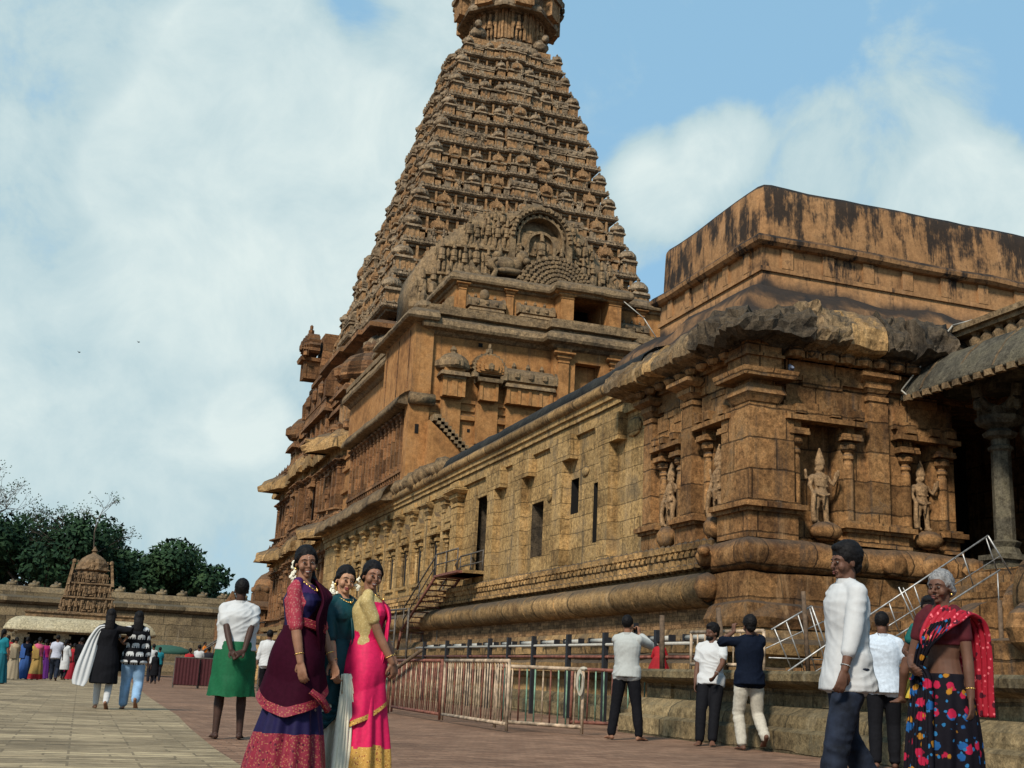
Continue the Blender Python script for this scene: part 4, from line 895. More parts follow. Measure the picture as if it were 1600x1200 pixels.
# ================= sculpted gable in front of the tower =================
gb = empty('sculpted_gable', (0, 0, 0), 0, 'stucco gable crowded with figures around a peacock arch above the ochre block', 'relief')
GYp = 58.0
pts = [(13.9, 19.2), (13.9, 20.6), (14.1, 21.5), (14.7, 22.6), (15.2, 23.0), (16.3, 24.0), (17.0, 24.6), (18.6, 24.9), (19.0, 25.0), (19.3, 25.5), (20.4, 26.1), (21.3, 25.5), (21.6, 25.2), (22.6, 24.8), (23.6, 23.9), (24.6, 22.7), (25.2, 21.4), (25.5, 19.2)]
m = MB(); TG = TF(GYp)
m.prism(pts, TG, 0, 3)
m.prism([(max(16.6, u), w-.4 if w > 19.5 else w) for u, w in pts], TG, 3, 12)
# bulging stucco skin
N = 60
def inside(u, w):
    c = False; j = len(pts)-1
    for i in range(len(pts)):
        if (pts[i][1] > w) != (pts[j][1] > w) and u < (pts[j][0]-pts[i][0])*(w-pts[i][1])/(pts[j][1]-pts[i][1])+pts[i][0]: c = not c
        j = i
    return c
def gz(u, w):
    k = max(0, 1-((u-19.7)/6.2)**2-((w-19.0)/7.4)**2); return -2.2*math.sqrt(k)-.25*noise.noise(Vector((u*.9, w*.9, 0)))
vs = []; idx = {}; fs = []
st = .22
for i in range(56):
    for j in range(36):
        u, w = 13.7+i*st, 19.0+j*st
        if inside(u, w) or inside(u+st, w) or inside(u, w+st) or inside(u-st, w) or inside(u, w-st): idx[(i, j)] = len(vs); vs.append(TG(u, gz(u, w), w))
for (i, j) in idx:
    q = [(i, j), (i+1, j), (i+1, j+1), (i, j+1)]
    if all(p in idx for p in q): fs.append(tuple(idx[p] for p in q))
m.add(vs, fs); m.build('stucco_mass', [S_RELIEF], gb, True)
m = MB(); rg = random.Random(3)
rows = [(19.2, 1.9, 14.2, 25.0, .55), (21.0, 1.8, 14.5, 24.6, .52), (22.6, 1.5, 15.4, 23.6, .48), (23.9, 1.1, 17.0, 22.6, .42)]
for w, h, u0, u1, stp in rows:
    u = u0
    while u < u1:
        if not (18.4 < u < 22.2 and w < 25) and inside(u, w+h*.7):
            relief_fig(m, TG, u, w+rg.uniform(-.1, .1), h*rg.uniform(.85, 1.15), -gz(u, w+h*.4), 0, rg, rg.random() < .3)
        u += stp*rg.uniform(.85, 1.25)
    u = u0
    while u < u1:
        if inside(u, w) and rg.random() < .8: m.ball(TG(u, gz(u, w)-.05, w-.1), (.5, .2, .12), 7)
        u += .7
m.build('relief_figures', [S_RELIEF], gb)
m = MB(); TA = TF(GYp-2.0)
def arch(m, T, u, w, r0, r1, d0, d1, a0=0.0, a1=math.pi, n=22, sc_=1.0, leg=0, wav=0):
    for i in range(n):
        b0, b1 = a0+(a1-a0)*i/n, a0+(a1-a0)*(i+1)/n; rr = r1*(1+(.04 if i % 2 else -.02)*(1 if wav else 0))
        q = [(u+r0*math.cos(b0), w+r0*sc_*math.sin(b0)), (u+rr*math.cos(b0), w+rr*sc_*math.sin(b0)), (u+rr*math.cos(b1), w+rr*sc_*math.sin(b1)), (u+r0*math.cos(b1), w+r0*sc_*math.sin(b1))]
        m.prism(q, T, d0, d1)
    if leg:
        for s in (-1, 1): tbox(m, T, u+s*r0, u+s*r1, d0, d1, w-leg, w)
arch(m, TA, 20.2, 23.4, 1.45, 1.75, -.25, 2, leg=1.7, wav=1); arch(m, TA, 20.2, 23.4, 1.2, 1.34, -.12, 2, leg=1.7, wav=1); [m.ball(TA(20.2+1.62*math.cos(math.pi*q/20), -.28, 23.4+1.62*math.sin(math.pi*q/20)), .15, 6) for q in range(21)]
arch(m, TA, 20.2, 23.0, .68, .82, -.2, .2, leg=1.2); arch(m, TA, 19.05, 22.6, .28, .4, -.15, .2, leg=.8); arch(m, TA, 21.35, 22.6, .28, .4, -.15, .2, leg=.8)
tbox(m, TA, 18.45, 21.95, .05, 2, 21.5, 23.7); tbox(m, TA, 18.4, 22.0, -.2, 2, 21.4, 21.65)
relief_fig(m, TA, 20.2, 21.7, 2.0, .1, 0, rg); relief_fig(m, TA, 19.05, 21.7, 1.25, .1, 0, rg); relief_fig(m, TA, 21.35, 21.7, 1.25, .1, 0, rg, True)
m.build('upper_arch', [S_RELIEF], gb)
m = MB(); TA = (lambda u, d, w: (u-.25, GYp-3.2+d, w-.15)); TA2 = TF(GYp-3.6)
for i, r in enumerate((2.15, 1.9, 1.65, 1.4, 1.15, .9, .68)):
    arch(m, TA, 21.0, 20.1, r-.24, r, -.08*i-.05, 1.5, -.1, math.pi+.1, n=int(14+r*12), wav=1)
    for k in range(int(8+r*11)):
        a = math.pi*(k+.5)/int(8+r*11); m.ball(TA(21.0+(r-.1)*math.cos(a), -.08*i-.08, 20.1+(r-.1)*math.sin(a)), .12, 6)
arch(m, TA, 21.0, 19.6, .30, .42, -.8, 1.0, leg=.5); m.box(20.4, 21.6, GYp-3.2, GYp-1, 19.0, 20.3)
relief_fig(m, TA, 21.0, 19.2, 1.0, .6, 0, rg)
m.build('peacock_arch', [S_RELIEF], gb, False)
# a lying bull with hump, head and tucked legs, and two swans beside it
m = MB(); m.ball((18.0, GYp-2.5, 21.45), (.85, .5, .5), 12); m.ball((17.7, GYp-2.6, 21.95), (.28, .25, .25), 9); m.ball((19.0, GYp-2.7, 21.95), (.36, .34, .42), 10); m.ball((19.15, GYp-3.0, 21.7), (.2, .24, .2), 8); m.ball((18.3, GYp-2.9, 21.05), (.9, .3, .2), 9); m.ball((18.75, GYp-2.6, 21.6), (.35, .35, .45), 9)
for s in (-.22, .22): m.cyl((19.0+s, GYp-2.75, 22.25), (19.0+s*1.6, GYp-2.7, 22.55), .06, .02, 6)
m.build('carved_bull', [S_RELIEF], gb, True)
for x in (17.0, 23.6):
    m = MB(); m.ball((x, GYp-2.9, 20.35), (.5, .35, .42), 10); limb(m, [(x+.35, GYp-3.0, 20.5), (x+.5, GYp-3.05, 21.0), (x+.3, GYp-3.05, 21.35), (x+.42, GYp-3.2, 21.5)], [.17, .12, .11, .12], 8); limb(m, [(x-.35, GYp-2.9, 20.5), (x-.75, GYp-2.9, 20.95), (x-.8, GYp-2.9, 21.3)], [.25, .2, .06], 8)
    for q in range(4): limb(m, [(x-.3+.1*q, GYp-3.22, 20.6-.1*q), (x+.3, GYp-3.25, 20.45-.1*q)], [.06, .05], 6)
    m.build('carved_swan', [S_RELIEF], gb, True)
# ================= entrance porch on the right =================
por = empty('entrance_porch', (0, 0, 0), 0, 'dark pillared stone porch with lichened curved eave at right edge', 'porch')
PXs = 15.4
def ppart(mb, name, mats, smooth=False, **k): return mb.build(name, mats, por, smooth, **k)
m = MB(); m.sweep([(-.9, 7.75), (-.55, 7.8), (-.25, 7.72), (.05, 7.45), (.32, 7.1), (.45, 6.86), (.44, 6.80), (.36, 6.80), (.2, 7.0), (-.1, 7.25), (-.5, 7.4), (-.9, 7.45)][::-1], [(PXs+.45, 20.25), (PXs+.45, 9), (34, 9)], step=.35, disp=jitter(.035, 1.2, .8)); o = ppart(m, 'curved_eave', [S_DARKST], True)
for y in np.arange(19.6, 9, -1.05): m = MB(); m.sweep([(-.56, 7.81), (-.25, 7.74), (.06, 7.47), (.33, 7.12), (.46, 6.88)], [(PXs+.45, y), (PXs+.45, y-.05)]); ppart(m, 'eave_rib', [S_KAPOTA])
m = MB(); m.box(PXs+.02, PXs+.14, 9, 20.1, 6.80, 6.86)
for y in np.arange(20.0, 9, -.30): m.box(PXs-.02, PXs+.1, y-.09, y+.09, 6.72, 6.84)
ppart(m, 'eave_teeth', [S_KAPOTA])
m = MB(); 
for y in np.arange(19.2, 9, -.34): m.lathe([(.05, 0), (.12, .1), (.15, .24), (.07, .34), (.11, .4)], (PXs+1.15, y, 7.72), 8)
m.box(PXs+1.0, PXs+1.5, 9, 19.8, 8.12, 8.22); m.box(PXs+.92, PXs+1.5, 9, 19.9, 8.22, 8.34); m.box(PXs+1.3, PXs+1.6, 9, 19.8, 7.6, 8.12); ppart(m, 'balustrade', [S_KAPOTA])
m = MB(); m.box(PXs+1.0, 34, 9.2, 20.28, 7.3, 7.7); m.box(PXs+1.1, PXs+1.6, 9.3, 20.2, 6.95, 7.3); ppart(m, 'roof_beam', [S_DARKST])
m = MB()
for y in np.arange(19.4, 9.5, -1.6): m.box(PXs+.25, PXs+1.1, y-.12, y+.12, 6.98, 7.16)
ppart(m, 'rafter', [S_DARKST])
m = MB(); m.box(PXs+.9, 34, 9, 20.29, -.2, 3.08); m.box(PXs+.75, 34, 8.9, 20.28, 2.9, 3.12); ppart(m, 'floor', [S_FRONT])
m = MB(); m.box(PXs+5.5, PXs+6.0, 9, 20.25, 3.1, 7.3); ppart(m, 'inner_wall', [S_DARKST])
def pillar(x, y, s=1.0):
    m = MB(); m.box(x-.3, x+.3, y-.3, y+.3, 3.1, 3.45); m.box(x-.36, x+.36, y-.36, y+.36, 3.45, 3.55)
    m.lathe([(.3, 3.55), (.24, 3.7), (.3, 3.8), (.2, 3.85), (.19, 5.6), (.24, 5.64), (.24, 5.7), (.18, 5.74), (.18, 5.85), (.3, 5.9), (.34, 5.98), (.22, 6.06), (.40, 6.14), (.46, 6.22), (.46, 6.3)], (x, y, 0), 8, 0)
    m.box(x-.22, x+.22, y-.22, y+.22, 6.3, 6.5)
    for dx, dy in ((1, 0), (-1, 0), (0, 1), (0, -1)):     # curved bracket arms with drop
        m.path([(x, y, 6.45), (x+dx*.3, y+dy*.3, 6.5), (x+dx*.5, y+dy*.5, 6.66), (x+dx*.55, y+dy*.55, 6.9)], .1, 7); m.ball((x+dx*.52, y+dy*.52, 6.5), (.09, .09, .14), 7)
    m.box(x-.3, x+.3, y-.3, y+.3, 6.8, 6.98)
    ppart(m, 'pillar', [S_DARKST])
for x, y in ((16.75, 18.9), (16.75, 16.4), (16.75, 13.6), (18.9, 18.9), (18.9, 16.4), (21, 18.9)): pillar(x, y)
for x, y in ((17.35, 18.7),):
    m = MB(); m.lathe([(.13, 3.55), (.12, 5.6), (.18, 5.7), (.12, 5.8), (.22, 6.0), (.22, 6.2)], (x, y, 0), 8); ppart(m, 'colonnette', [S_DARKST])

# steps up to the porch
stp = empty('stone_stair', (0, 0, 0), 0, 'worn stone steps climbing right to the dark porch', 'stairs')
m = MB(); n = 12
for k in range(n):
    x0 = 11.6+k*.36; m.box(x0, 17, 15.6, 18.6, -.1, 1.0+(k+1)*.178)
m.build('steps', [S_FRONT], stp)
m = MB()
for cx_, cz_, r in ((12.1, 1.05, .62), (13.2, 1.75, .52), (14.2, 2.2, .5)):
    m.cyl((cx_, 15.25, cz_), (cx_, 15.62, cz_), r, r, 20)
m.box(12.0, 17, 15.25, 15.6, -.1, 1.3); m.build('carved_flank', [S_FRONT], stp)
# big carved scroll beside the stair (right edge)
scr = empty('carved_scroll', (0, 0, 0), 0, 'rounded carved stone scroll of the stair parapet at right edge', 'carving')
m = MB()
m.cyl((11.95, 11.6, 2.08), (11.95, 12.6, 2.08), .72, .72, 26); m.box(11.3, 13.2, 11.6, 12.6, .9, 1.9); m.build('scroll', [S_FRONT], scr, True)
m = MB(); m.cyl((10.6, 11.5, 1.62), (12.2, 11.45, 1.66), .34, .36, 18); m.ball((10.6, 11.5, 1.62), (.38, .34, .34), 12); m.box(10.45, 13.5, 11.45, 12.7, .9, 1.45); m.build('rounded_block', [S_FRONT], scr, False)

# ================= platform =================
pl = empty('stone_platform', (0, 0, 0), 0, 'low ochre granite platform with moulded ledges below the temple wall', 'platform')
FX, FY = 9.0, 18.7
pth = [(13, FY), (FX, FY), (FX, -12)]
pth = [(11.2, 70), (11.2, FY), (FX, FY), (FX, 3.0)]
m = MB(); m.sweep([(0, -.4), (.36, -.4), (.36, .26), (.32, .29), (.25, .31), (.25, .36), (.22, .46), (.14, .53), (.08, .57), (0, .58)], pth, step=.5, disp=jitter(.018, 1.7, .4)); m.build('plinth', [S_PLAT], pl)
m = MB(); m.sweep([(0, .56), (0, .84)], pth); 
m.build('recessed_wall', [S_PLAT], pl)
m = MB(); m.sweep([(0, .80), (.10, .83), (.25, .86), (.30, .90), (.30, .99), (.26, 1.03), (-.2, 1.04), (-3.5, 1.04)], pth, step=.6, disp=jitter(.018, 1.5, .3)); m.build('ledge', [S_PLAT], pl)
for y in np.arange(17.9, 5, -2.3):
    m = MB(); m.box(FX-.06, FX+.02, y-.18, y+.18, .585, .835); m.build('pier', [S_PLAT], pl)
m = MB()
m.box(11.0, 13.2, 4, 11.2, 1.0, 1.45); m.box(11.1, 13.2, 4, 11.2, 1.45, 1.9); m.sweep([(0, 1.05), (.4, 1.06), (.42, 1.25), (.2, 1.32), (.25, 1.5), (0, 1.55)], [(11.0, 15.5), (11.0, 4)], step=.5, disp=jitter(.03, 1.6, .5)); m.build('upper_block', [S_FRONT], pl)

# ================= handrails (stainless) =================
def rail(name, pts, r, posts, label, cat='handrail', mat=None, low=None, parent=None, pr=None):
    root = empty(name, (0, 0, 0), 0, label, cat)
    m = MB(); m.path(pts, r, 8); m.build('top_rail', [mat or M_STEEL], root, True)
    for q in (low or []):
        m = MB(); m.path(q, r*.7, 6); m.build('lower_rail', [mat or M_STEEL], root, True)
    for a, b_ in posts:
        m = MB(); m.cyl(a, b_, pr or r*.75, None, 6); m.build('post', [mat or M_STEEL], root, True)
    return root
def zs(x): return 1.0+max(0, x-11.6)*.49
rail('handrail', [(10.35, 17.0, 1.72), (11.1, 17.0, 2.14), (11.5, 17.0, 1.2)], .015, [((10.4+i*.22, 17.0, 1.75+i*.12), (10.75+i*.22, 17.0, 1.05)) for i in range(4)], 'short bright steel handrail at the foot of the steps, nearest the corner pier', low=[[(10.3, 17.0, 1.28), (11.45, 17.0, 1.30)], [(10.2, 17, 1.4), (11.42, 17, 1.95)]])
rail('handrail', [(10.4, 16.6, 1.08), (11.9, 16.6, 2.02), (14.35, 16.6, 3.52), (14.8, 16.6, 2.9)], .015, [((11.3+i*.5, 16.6, 1.64+i*.31), (11.5+i*.5, 16.6, 1.15+i*.30)) for i in range(7)], 'long steel handrail rising to the porch, uppermost of the stair rails', low=[[(10.9, 16.6, 1.1), (14.6, 16.6, 3.2)]])
rail('handrail', [(10.8, 15.9, 1.08), (12.0, 15.9, 1.74), (13.95, 15.9, 2.86)], .015, [((12.2, 15.9, 1.85), (12.2, 15.9, 1.1)), ((13.9, 15.9, 2.83), (13.9, 15.9, 2.1))], 'steel handrail along the middle of the porch steps')
rail('handrail', [(10.9, 15.45, .98+.1), (12.2, 15.45, 1.62), (13.5, 15.45, 2.28)], .014, [((13.45, 15.45, 2.25), (13.45, 15.45, 1.7))], 'lowest steel handrail on the near side of the porch steps')
rail('handrail', [(12.35, 16.4, 2.5), (12.75, 16.4, 1.75)], .012, [], 'pair of loose thin steel bars leaning across the stair rails', low=[[(12.45, 16.42, 2.5), (12.85, 16.42, 1.75)]])
for (x, y, z1, lean, lab) in ((10.9, 16.8, 2.35, -.08, 'dark wooden post standing behind the short bright handrail'), (13.3, 15.2, 2.3, 0, 'iron post standing among the stair rails right of the youth'),):
    m = MB(); m.cyl((x, y, 1.0), (x+lean, y, z1), .04, .035, 7); m.build('wooden_post', [M_WOOD], None, True, label=lab, cat='post')
m = MB(); m.cyl((9.62, 19.4, 1.03), (9.6, 19.4, 1.98), .05, .045, 7); m.build('wooden_post', [M_WOOD], None, True, label='grey wooden stake standing on the ledge right of the man with the phone', cat='post')
m = MB(); m.cyl((9.65, 17.25, 1.03), (9.5, 17.2, 2.02), .05, .04, 7); m.build('wooden_post', [M_WOOD], None, True, label='leaning wooden stake behind the young man in the white t-shirt', cat='post')
# thin white conduit hanging from the porch eave and one on the ochre block
m = MB(); m.path([(PXs+1.0, 19.0, 8.35), (PXs+.9, 19.6, 8.36), (PXs-.05, 20.1, 6.95), (PXs+.06, 20.0, 6.8)], .018, 6); m.build('conduit', [M_TUBE], None, True, label='thin pale conduit running down over the curved porch eave', cat='conduit')
m = MB(); m.path([(22.0, BY+.3, 18.3), (22.8, BY-.3, 17.4), (23.5, BY-.4, 16.4)], .024, 6); m.build('conduit', [M_TUBE], None, True, label='thin pale conduit running down the ochre block right of its upper window', cat='conduit')

# ================= metal stair to the side door =================
ms = empty('metal_stair', (0, 0, 0), 0, 'steel scaffold stair with pipe rails up to the side door', 'stairs')
m = MB(); m.box(10.9, 11.95, 36.7, 39.4, 3.98, 4.05); m.build('landing', [M_RUST], ms)
for x in (10.95, 11.8):
    m = MB(); m.path([(x, 36.8, 4.75), (x, 39.3, 4.75), (x, 43.3, 3.15), (x, 43.6, 2.9)], .028, 6); m.build('top_rail', [M_IRON], ms, True)
    m = MB(); m.path([(x, 36.8, 4.4), (x, 39.3, 4.4), (x, 43.3, 2.7)], .022, 6); m.build('lower_rail', [M_IRON], ms, True)
    m = MB(); m.path([(x, 39.3, 4.0), (x, 43.5, 2.3), (x, 43.9, 1.65)], .05, 6); m.build('stringer', [M_RUST], ms, True)
    for y, z in ((36.8, 4.0), (38.1, 4.0), (39.3, 4.0), (41.3, 3.1), (43.3, 2.3)):
        m = MB(); m.cyl((x, y, z), (x, y, z+.78), .022, None, 6); m.build('post', [M_IRON], ms, True)
m = MB()
for k in range(11): m.box(10.95, 11.8, 39.4+k*.4, 39.7+k*.4, 3.94-k*.17, 3.97-k*.17)
m.build('treads', [M_RUST], ms)
for x in (10.7, 11.8):
    for y in (41.6, 43.5, 45.2):
        m = MB(); m.cyl((x, y, 1.0), (x, y, 3.05), .04, None, 6); m.build('scaffold_leg', [M_IRON], ms, True)
for x in (10.7, 11.8):
    m = MB()
    for z in (1.5, 1.9, 2.3, 2.75): m.cyl((x, 43.5, z), (x, 45.2, z), .03, None, 6)
    m.build('ladder_rungs', [M_IRON], ms)
m = MB(); m.path([(10.6, 41.6, 3.0), (10.6, 44.8, 3.05), (10.6, 45.3, 2.85), (10.6, 45.3, 2.4)], .035, 6); m.build('curved_pipe', [M_IRON], ms, True)

# lamps on the ledge and black posts with pipes
ptv = 0
for k, y in enumerate(np.arange(20.6, 40, 1.55)):
    t = empty('tube_light', (10.95, float(y), 1.64), 0, None, 'lamp', 'tube lights along the base of the long wall')
    ORD = 'first second third fourth fifth sixth seventh eighth ninth tenth eleventh twelfth thirteenth'.split(); t['label'] = ORD[k]+' white tube light from the temple corner on the ledge below the long wall'
    m = MB(); m.cyl((0, -.46, .05), (0, .46, .05), .055, None, 8); m.build('tube', [M_TUBE], t, True)
    m = MB(); m.box(-.07, .07, -.5, -.45, -.01, .12); m.box(-.07, .07, .45, .5, -.01, .12); m.build('end_cap', [M_BLACKP], t)
pp = empty('pipe_rail', (0, 0, 0), 0, 'long rusty pipe rail on short black posts below the long wall', 'rail')
m = MB(); m.cyl((10.1, 19.2, 1.52), (10.1, 38, 1.60), .03, None, 6); m.build('pipe', [M_TUBE], pp, True)
m = MB(); m.cyl((10.1, 19.2, 1.28), (10.1, 38, 1.34), .03, None, 6); m.build('pipe', [M_RUST], pp, True)
for y in (20.6, 23.0, 25.0, 27.2, 29.0, 30.5, 32.3, 34.5, 37):
    m = MB(); m.box(10.05, 10.15, y-.05, y+.05, 0, 1.78); m.build('post', [M_BLACKP], pp)
m = MB(); m.sweep([(0, 1.0), (.2, 1.0), (.2, 1.2), (.1, 1.28), (.18, 1.36), (0, 1.4)], [(10.95, 60), (10.95, 19.5)], step=.5, disp=jitter(.04, 2, .5)); m.build('lower_moulding', [S_MOULD], pl)

# ================= barricades =================
M_BPALE = plain('chipped_cream_paint', (0.33, 0.24, 0.16), 0.7, 0, 0.6, 7); M_BGREEN = plain('faded_green_paint', (0.13, 0.22, 0.15), 0.7, 0, 0.5, 6)
def barricade(a, b_, h, mats, label, n=None, lean=0.0, rope=False, group='crowd barricades in front of the platform'):
    a = Vector(a); b_ = Vector(b_); L = (b_-a).length; d = (b_-a)/L; ang = math.atan2(d.y, d.x)
    root = empty('barricade', (a.x, a.y, a.z), ang, label, 'barricade', group); n = n or int(L/.125)
    ln = lean
    frame, bar = mats
    for z, r in ((.10, .03), (h, .03)):
        m = MB(); m.cyl((0, ln*z, z), (L, ln*z, z), r, None, 7); m.build('rail', [frame], root, True)
    for i in range(n+1):
        x = L*i/n; mt = bar[i % len(bar)]; r = .026 if i in (0, n) else .0135
        m = MB(); m.cyl((x, ln*.0, .0 if i in (0, n) else .10), (x+random.Random(i).uniform(-.01, .01), ln*h, h), r, None, 6); m.build('bar', [mt if i not in (0, n) else frame], root, True)
    if rope:
        m = MB()
        for k in range(6):
            m.path([(L-.05+.025*math.cos(t)*2+.01*k, -.03-.01*k, h-.17-.01*k+.17*math.sin(t)) for t in np.linspace(0, 2*math.pi, 14)], .01, 5)
        m.ball((L, 0, h+.01), (.07, .05, .035), 8); m.build('rope_coil', [plain('white_rope', (.36, .32, .25), .9)], root)
    return root
barricade((6.1, 20.9, 0), (6.1, 17.45, 0), 1.02, (M_BPALE, [M_BPALE, M_RUST, M_BPALE, M_BPALE]), 'cream painted barricade with chipped bars, nearest of the line')
barricade((6.30, 18.6, 0), (7.25, 17.3, 0), .95, (M_BPALE, [M_BGREEN, M_BGREEN, M_BPALE, M_RUST]), 'green and cream barricade turned end on with a white rope coil', rope=True, n=11)
barricade((6.1, 24.6, 0), (6.08, 21.0, 0), 1.02, (M_RUST, [M_RUST, M_RUST, M_BPALE]), 'rust brown barricade behind the cream one')
barricade((6.0, 28.4, -.03), (6.05, 24.7, -.03), 1.02, (M_RUST, [M_BGREEN, M_RUST, M_BGREEN]), 'dull green barricade beside the woman in the pink sari')
barricade((8.0, 19.6, 0), (9.25, 19.0, 0), .98, (M_RUST, [M_BGREEN, M_BGREEN, M_RUST]), 'pale green barricade behind the rope coil', n=10)
barricade((9.2, 19.0, 0), (10.3, 18.95, 0), .98, (M_RUST, [M_RUST, M_RUST, M_BPALE]), 'dark rusty barricade touching the platform end', n=9)
barricade((9.6, 18.3, 1.04), (9.85, 16.4, 1.04), .62, (M_BPALE, [M_BPALE]), 'short cream railing standing on top of the platform', n=10, group='railings standing on the platform')
m = MB(); m.cyl((5.95, 26.5, .35), (6.0, 22.2, 1.2), .035, None, 7); m.build('pole', [M_WOOD], None, True, label='long brown pole leaning diagonally on the rust brown barricades', cat='pole')
# pigeon on the corner capital
pg = empty('pigeon', (12.62, 19.95, 6.93), R(70), 'grey pigeon perched on the corner pier capital', 'bird')
m = MB(); m.ball((0, 0, .09), (.13, .06, .07), 10); m.ball((.11, 0, .17), (.045, .04, .05), 8); m.cyl((.06, 0, .1), (.11, 0, .16), .05, .035, 8); m.cyl((-.08, 0, .09), (-.22, 0, .05), .045, .02, 8); m.cyl((.15, 0, .17), (.185, 0, .16), .012, .003, 5)
m.build('body', [plain('pigeon_grey', (.12, .14, .19), .6)], pg, True)
m = MB(); m.cyl((0, .02, .05), (0, .02, 0), .008, None, 5); m.cyl((0, -.02, .05), (0, -.02, 0), .008, None, 5); m.build('legs', [M_RUST], pg)
# ================= left background =================
cw = empty('compound_wall', (0, 0, 0), 0, 'long weathered granite compound wall behind the small shrine', 'wall')
WY = 110
m = MB(); m.sweep([(1.2, -2), (1.2, .6), (1.0, .7), (.5, .8), (.5, 1.6), (.3, 1.7), (.3, 2.6), (0, 2.7), (0, 5.0), (.25, 5.05), (.45, 5.25), (.45, 5.55), (.2, 5.7), (0, 5.75), (0, 6.1), (-.1, 6.5), (-.6, 6.55), (-2, 6.55)], [(-60, WY), (60, WY)], step=3, disp=jitter(.05, .5, .8)); m.build('wall', [S_WALL], cw)
for x in np.arange(-22, 14, 1.75):
    m = MB(); m.ball((x, WY+.6, 6.65), (.5, .4, .25), 8); m.ball((x, WY+.6, 6.9), (.2, .2, .2), 7); m.ball((x+.3, WY+.4, 6.85), (.16, .16, .16), 6); m.build('crowning_bull', [S_WALL], cw, True)
# small shrine with stucco tower
sh = empty('small_shrine', (0, 0, 0), 0, 'small shrine with cream curved eave and ornate stucco tower by the crowd', 'shrine')
SX, SY = 0.0, 92.0
m = MB(); m.box(-4.6, 4.2, 88, 97, -1, .05); m.build('base', [S_WALL], sh)
m = MB(); m.sweep([(-1, 3.1), (.55, 2.62), (.75, 2.42), (.8, 2.5), (.72, 2.72), (.45, 3.1), (.1, 3.32), (-.3, 3.4), (-3, 3.45)], [(-4.3, 97), (-4.3, 88), (3.9, 88), (3.9, 97)], step=1, disp=jitter(.03, 1, .5)); m.build('eave', [S_CREAM], sh, True)
m = MB(); m.box(-3.9, 3.6, 88.5, 97, 3.4, 3.7); m.box(-4.0, 3.7, 88.4, 97, 3.7, 3.8); m.build('roof_slab', [S_SHRINE], sh)
m = MB(); m.box(-4.2, 3.8, 88.2, 88.7, 2.35, 2.7); m.build('beam', [S_CREAM], sh)
for x in (-4.0, -1.35, 1.3, 3.6):
    m = MB(); m.box(x-.22, x+.22, 88.2, 88.64, 0, 2.0); m.box(x-.55, x+.55, 88.2, 88.64, 2.0, 2.2); m.box(x-.4, x+.4, 88.2, 88.64, 2.2, 2.36); m.build('pillar', [S_CREAM], sh)
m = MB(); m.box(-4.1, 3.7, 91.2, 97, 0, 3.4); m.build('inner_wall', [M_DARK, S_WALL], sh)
m = MB(); rs = random.Random(8)
for k, (w, z0, z1) in enumerate(((2.0, 3.8, 5.3), (1.75, 5.3, 6.7), (1.45, 6.7, 7.8))):
    m.box(SX-w+.2, SX+w-.2, SY-w+.2, SY+w-.2, z0, z1); m.sweep([(0, z0), (.25, z0+.02), (.25, z0+.14), (0, z0+.2)], [(SX-w, SY-w), (SX+w, SY-w), (SX+w, SY+w), (SX-w, SY+w)], True); m.box(SX-w, SX+w, SY-w, SY+w, z0, z0+.2)
m.build('tower_storeys', [S_SHRINE], sh)
T0 = TF(SY)
for k, (w, z0, h) in enumerate(((2.0, 4.0, 1.2), (1.75, 5.5, 1.1), (1.45, 6.9, .9))):
    m = MB(); n = 9
    for T, c in ((TF(SY-w+.1), SX), (TS(SX-w+.1), SY)):
        for i in range(n):
            u = c-w+.15+(2*w-.3)*i/(n-1)
            relief_fig(m, T, u, z0, h*rs.uniform(.85, 1.15), .05, 0, rs, i == 4)
            if i % 2: tbox(m, T, u-.12, u+.12, .1, -.12, z0, z0+h*.95)
    m.build('stucco_figures', [S_SHRINE], sh)
m = MB(); m.lathe([(1.25, 7.7), (1.3, 7.9), (1.1, 8.0), (1.35, 8.2), (1.5, 8.5), (1.45, 8.9), (1.2, 9.3), (.7, 9.65), (.3, 9.85), (.2, 10.0), (.32, 10.15), (.15, 10.4), (.05, 10.6)], (SX, SY, 0), 8, 0, ph=math.pi/8); m.build('dome', [S_SHRINE], sh, False)
for a in range(4):
    m = MB(); c, s = math.cos(a*math.pi/2), math.sin(a*math.pi/2); T = lambda u, d, w, c=c, s=s: (SX+c*(1.35-d)-s*u, SY+s*(1.35-d)+c*u, w); arch(m, T, 0, 8.4, .3, .55, -.1, .4, -.3, math.pi+.3, n=14, wav=1); m.ball(T(0, 0, 8.5), (.25, .25, .35), 7); m.ball(T(0, -.05, 9.05), .12, 6); m.build('horseshoe_gable', [S_SHRINE], sh)
for sx, sy in ((-1, -1), (1, -1)):
    m = MB(); m.box(SX+sx*1.75-.12, SX+sx*1.75+.12, SY+sy*1.75-.1, SY+sy*1.75+.1, 6.6, 8.9); m.ball((SX+sx*1.75, SY+sy*1.75, 8.9), .25, 7); m.build('corner_figure', [S_SHRINE], sh)
for ch in sh.children:
    if ch.name.split('.')[0] in ('tower_storeys', 'stucco_figures', 'dome', 'horseshoe_gable', 'corner_figure'):
        for v in ch.data.vertices:
            v.co.z = 3.8+(v.co.z-3.8)*.72; kx = .86 if v.co.z < 7 else .72; v.co.x = SX+(v.co.x-SX)*kx; v.co.y = SY+(v.co.y-SY)*kx
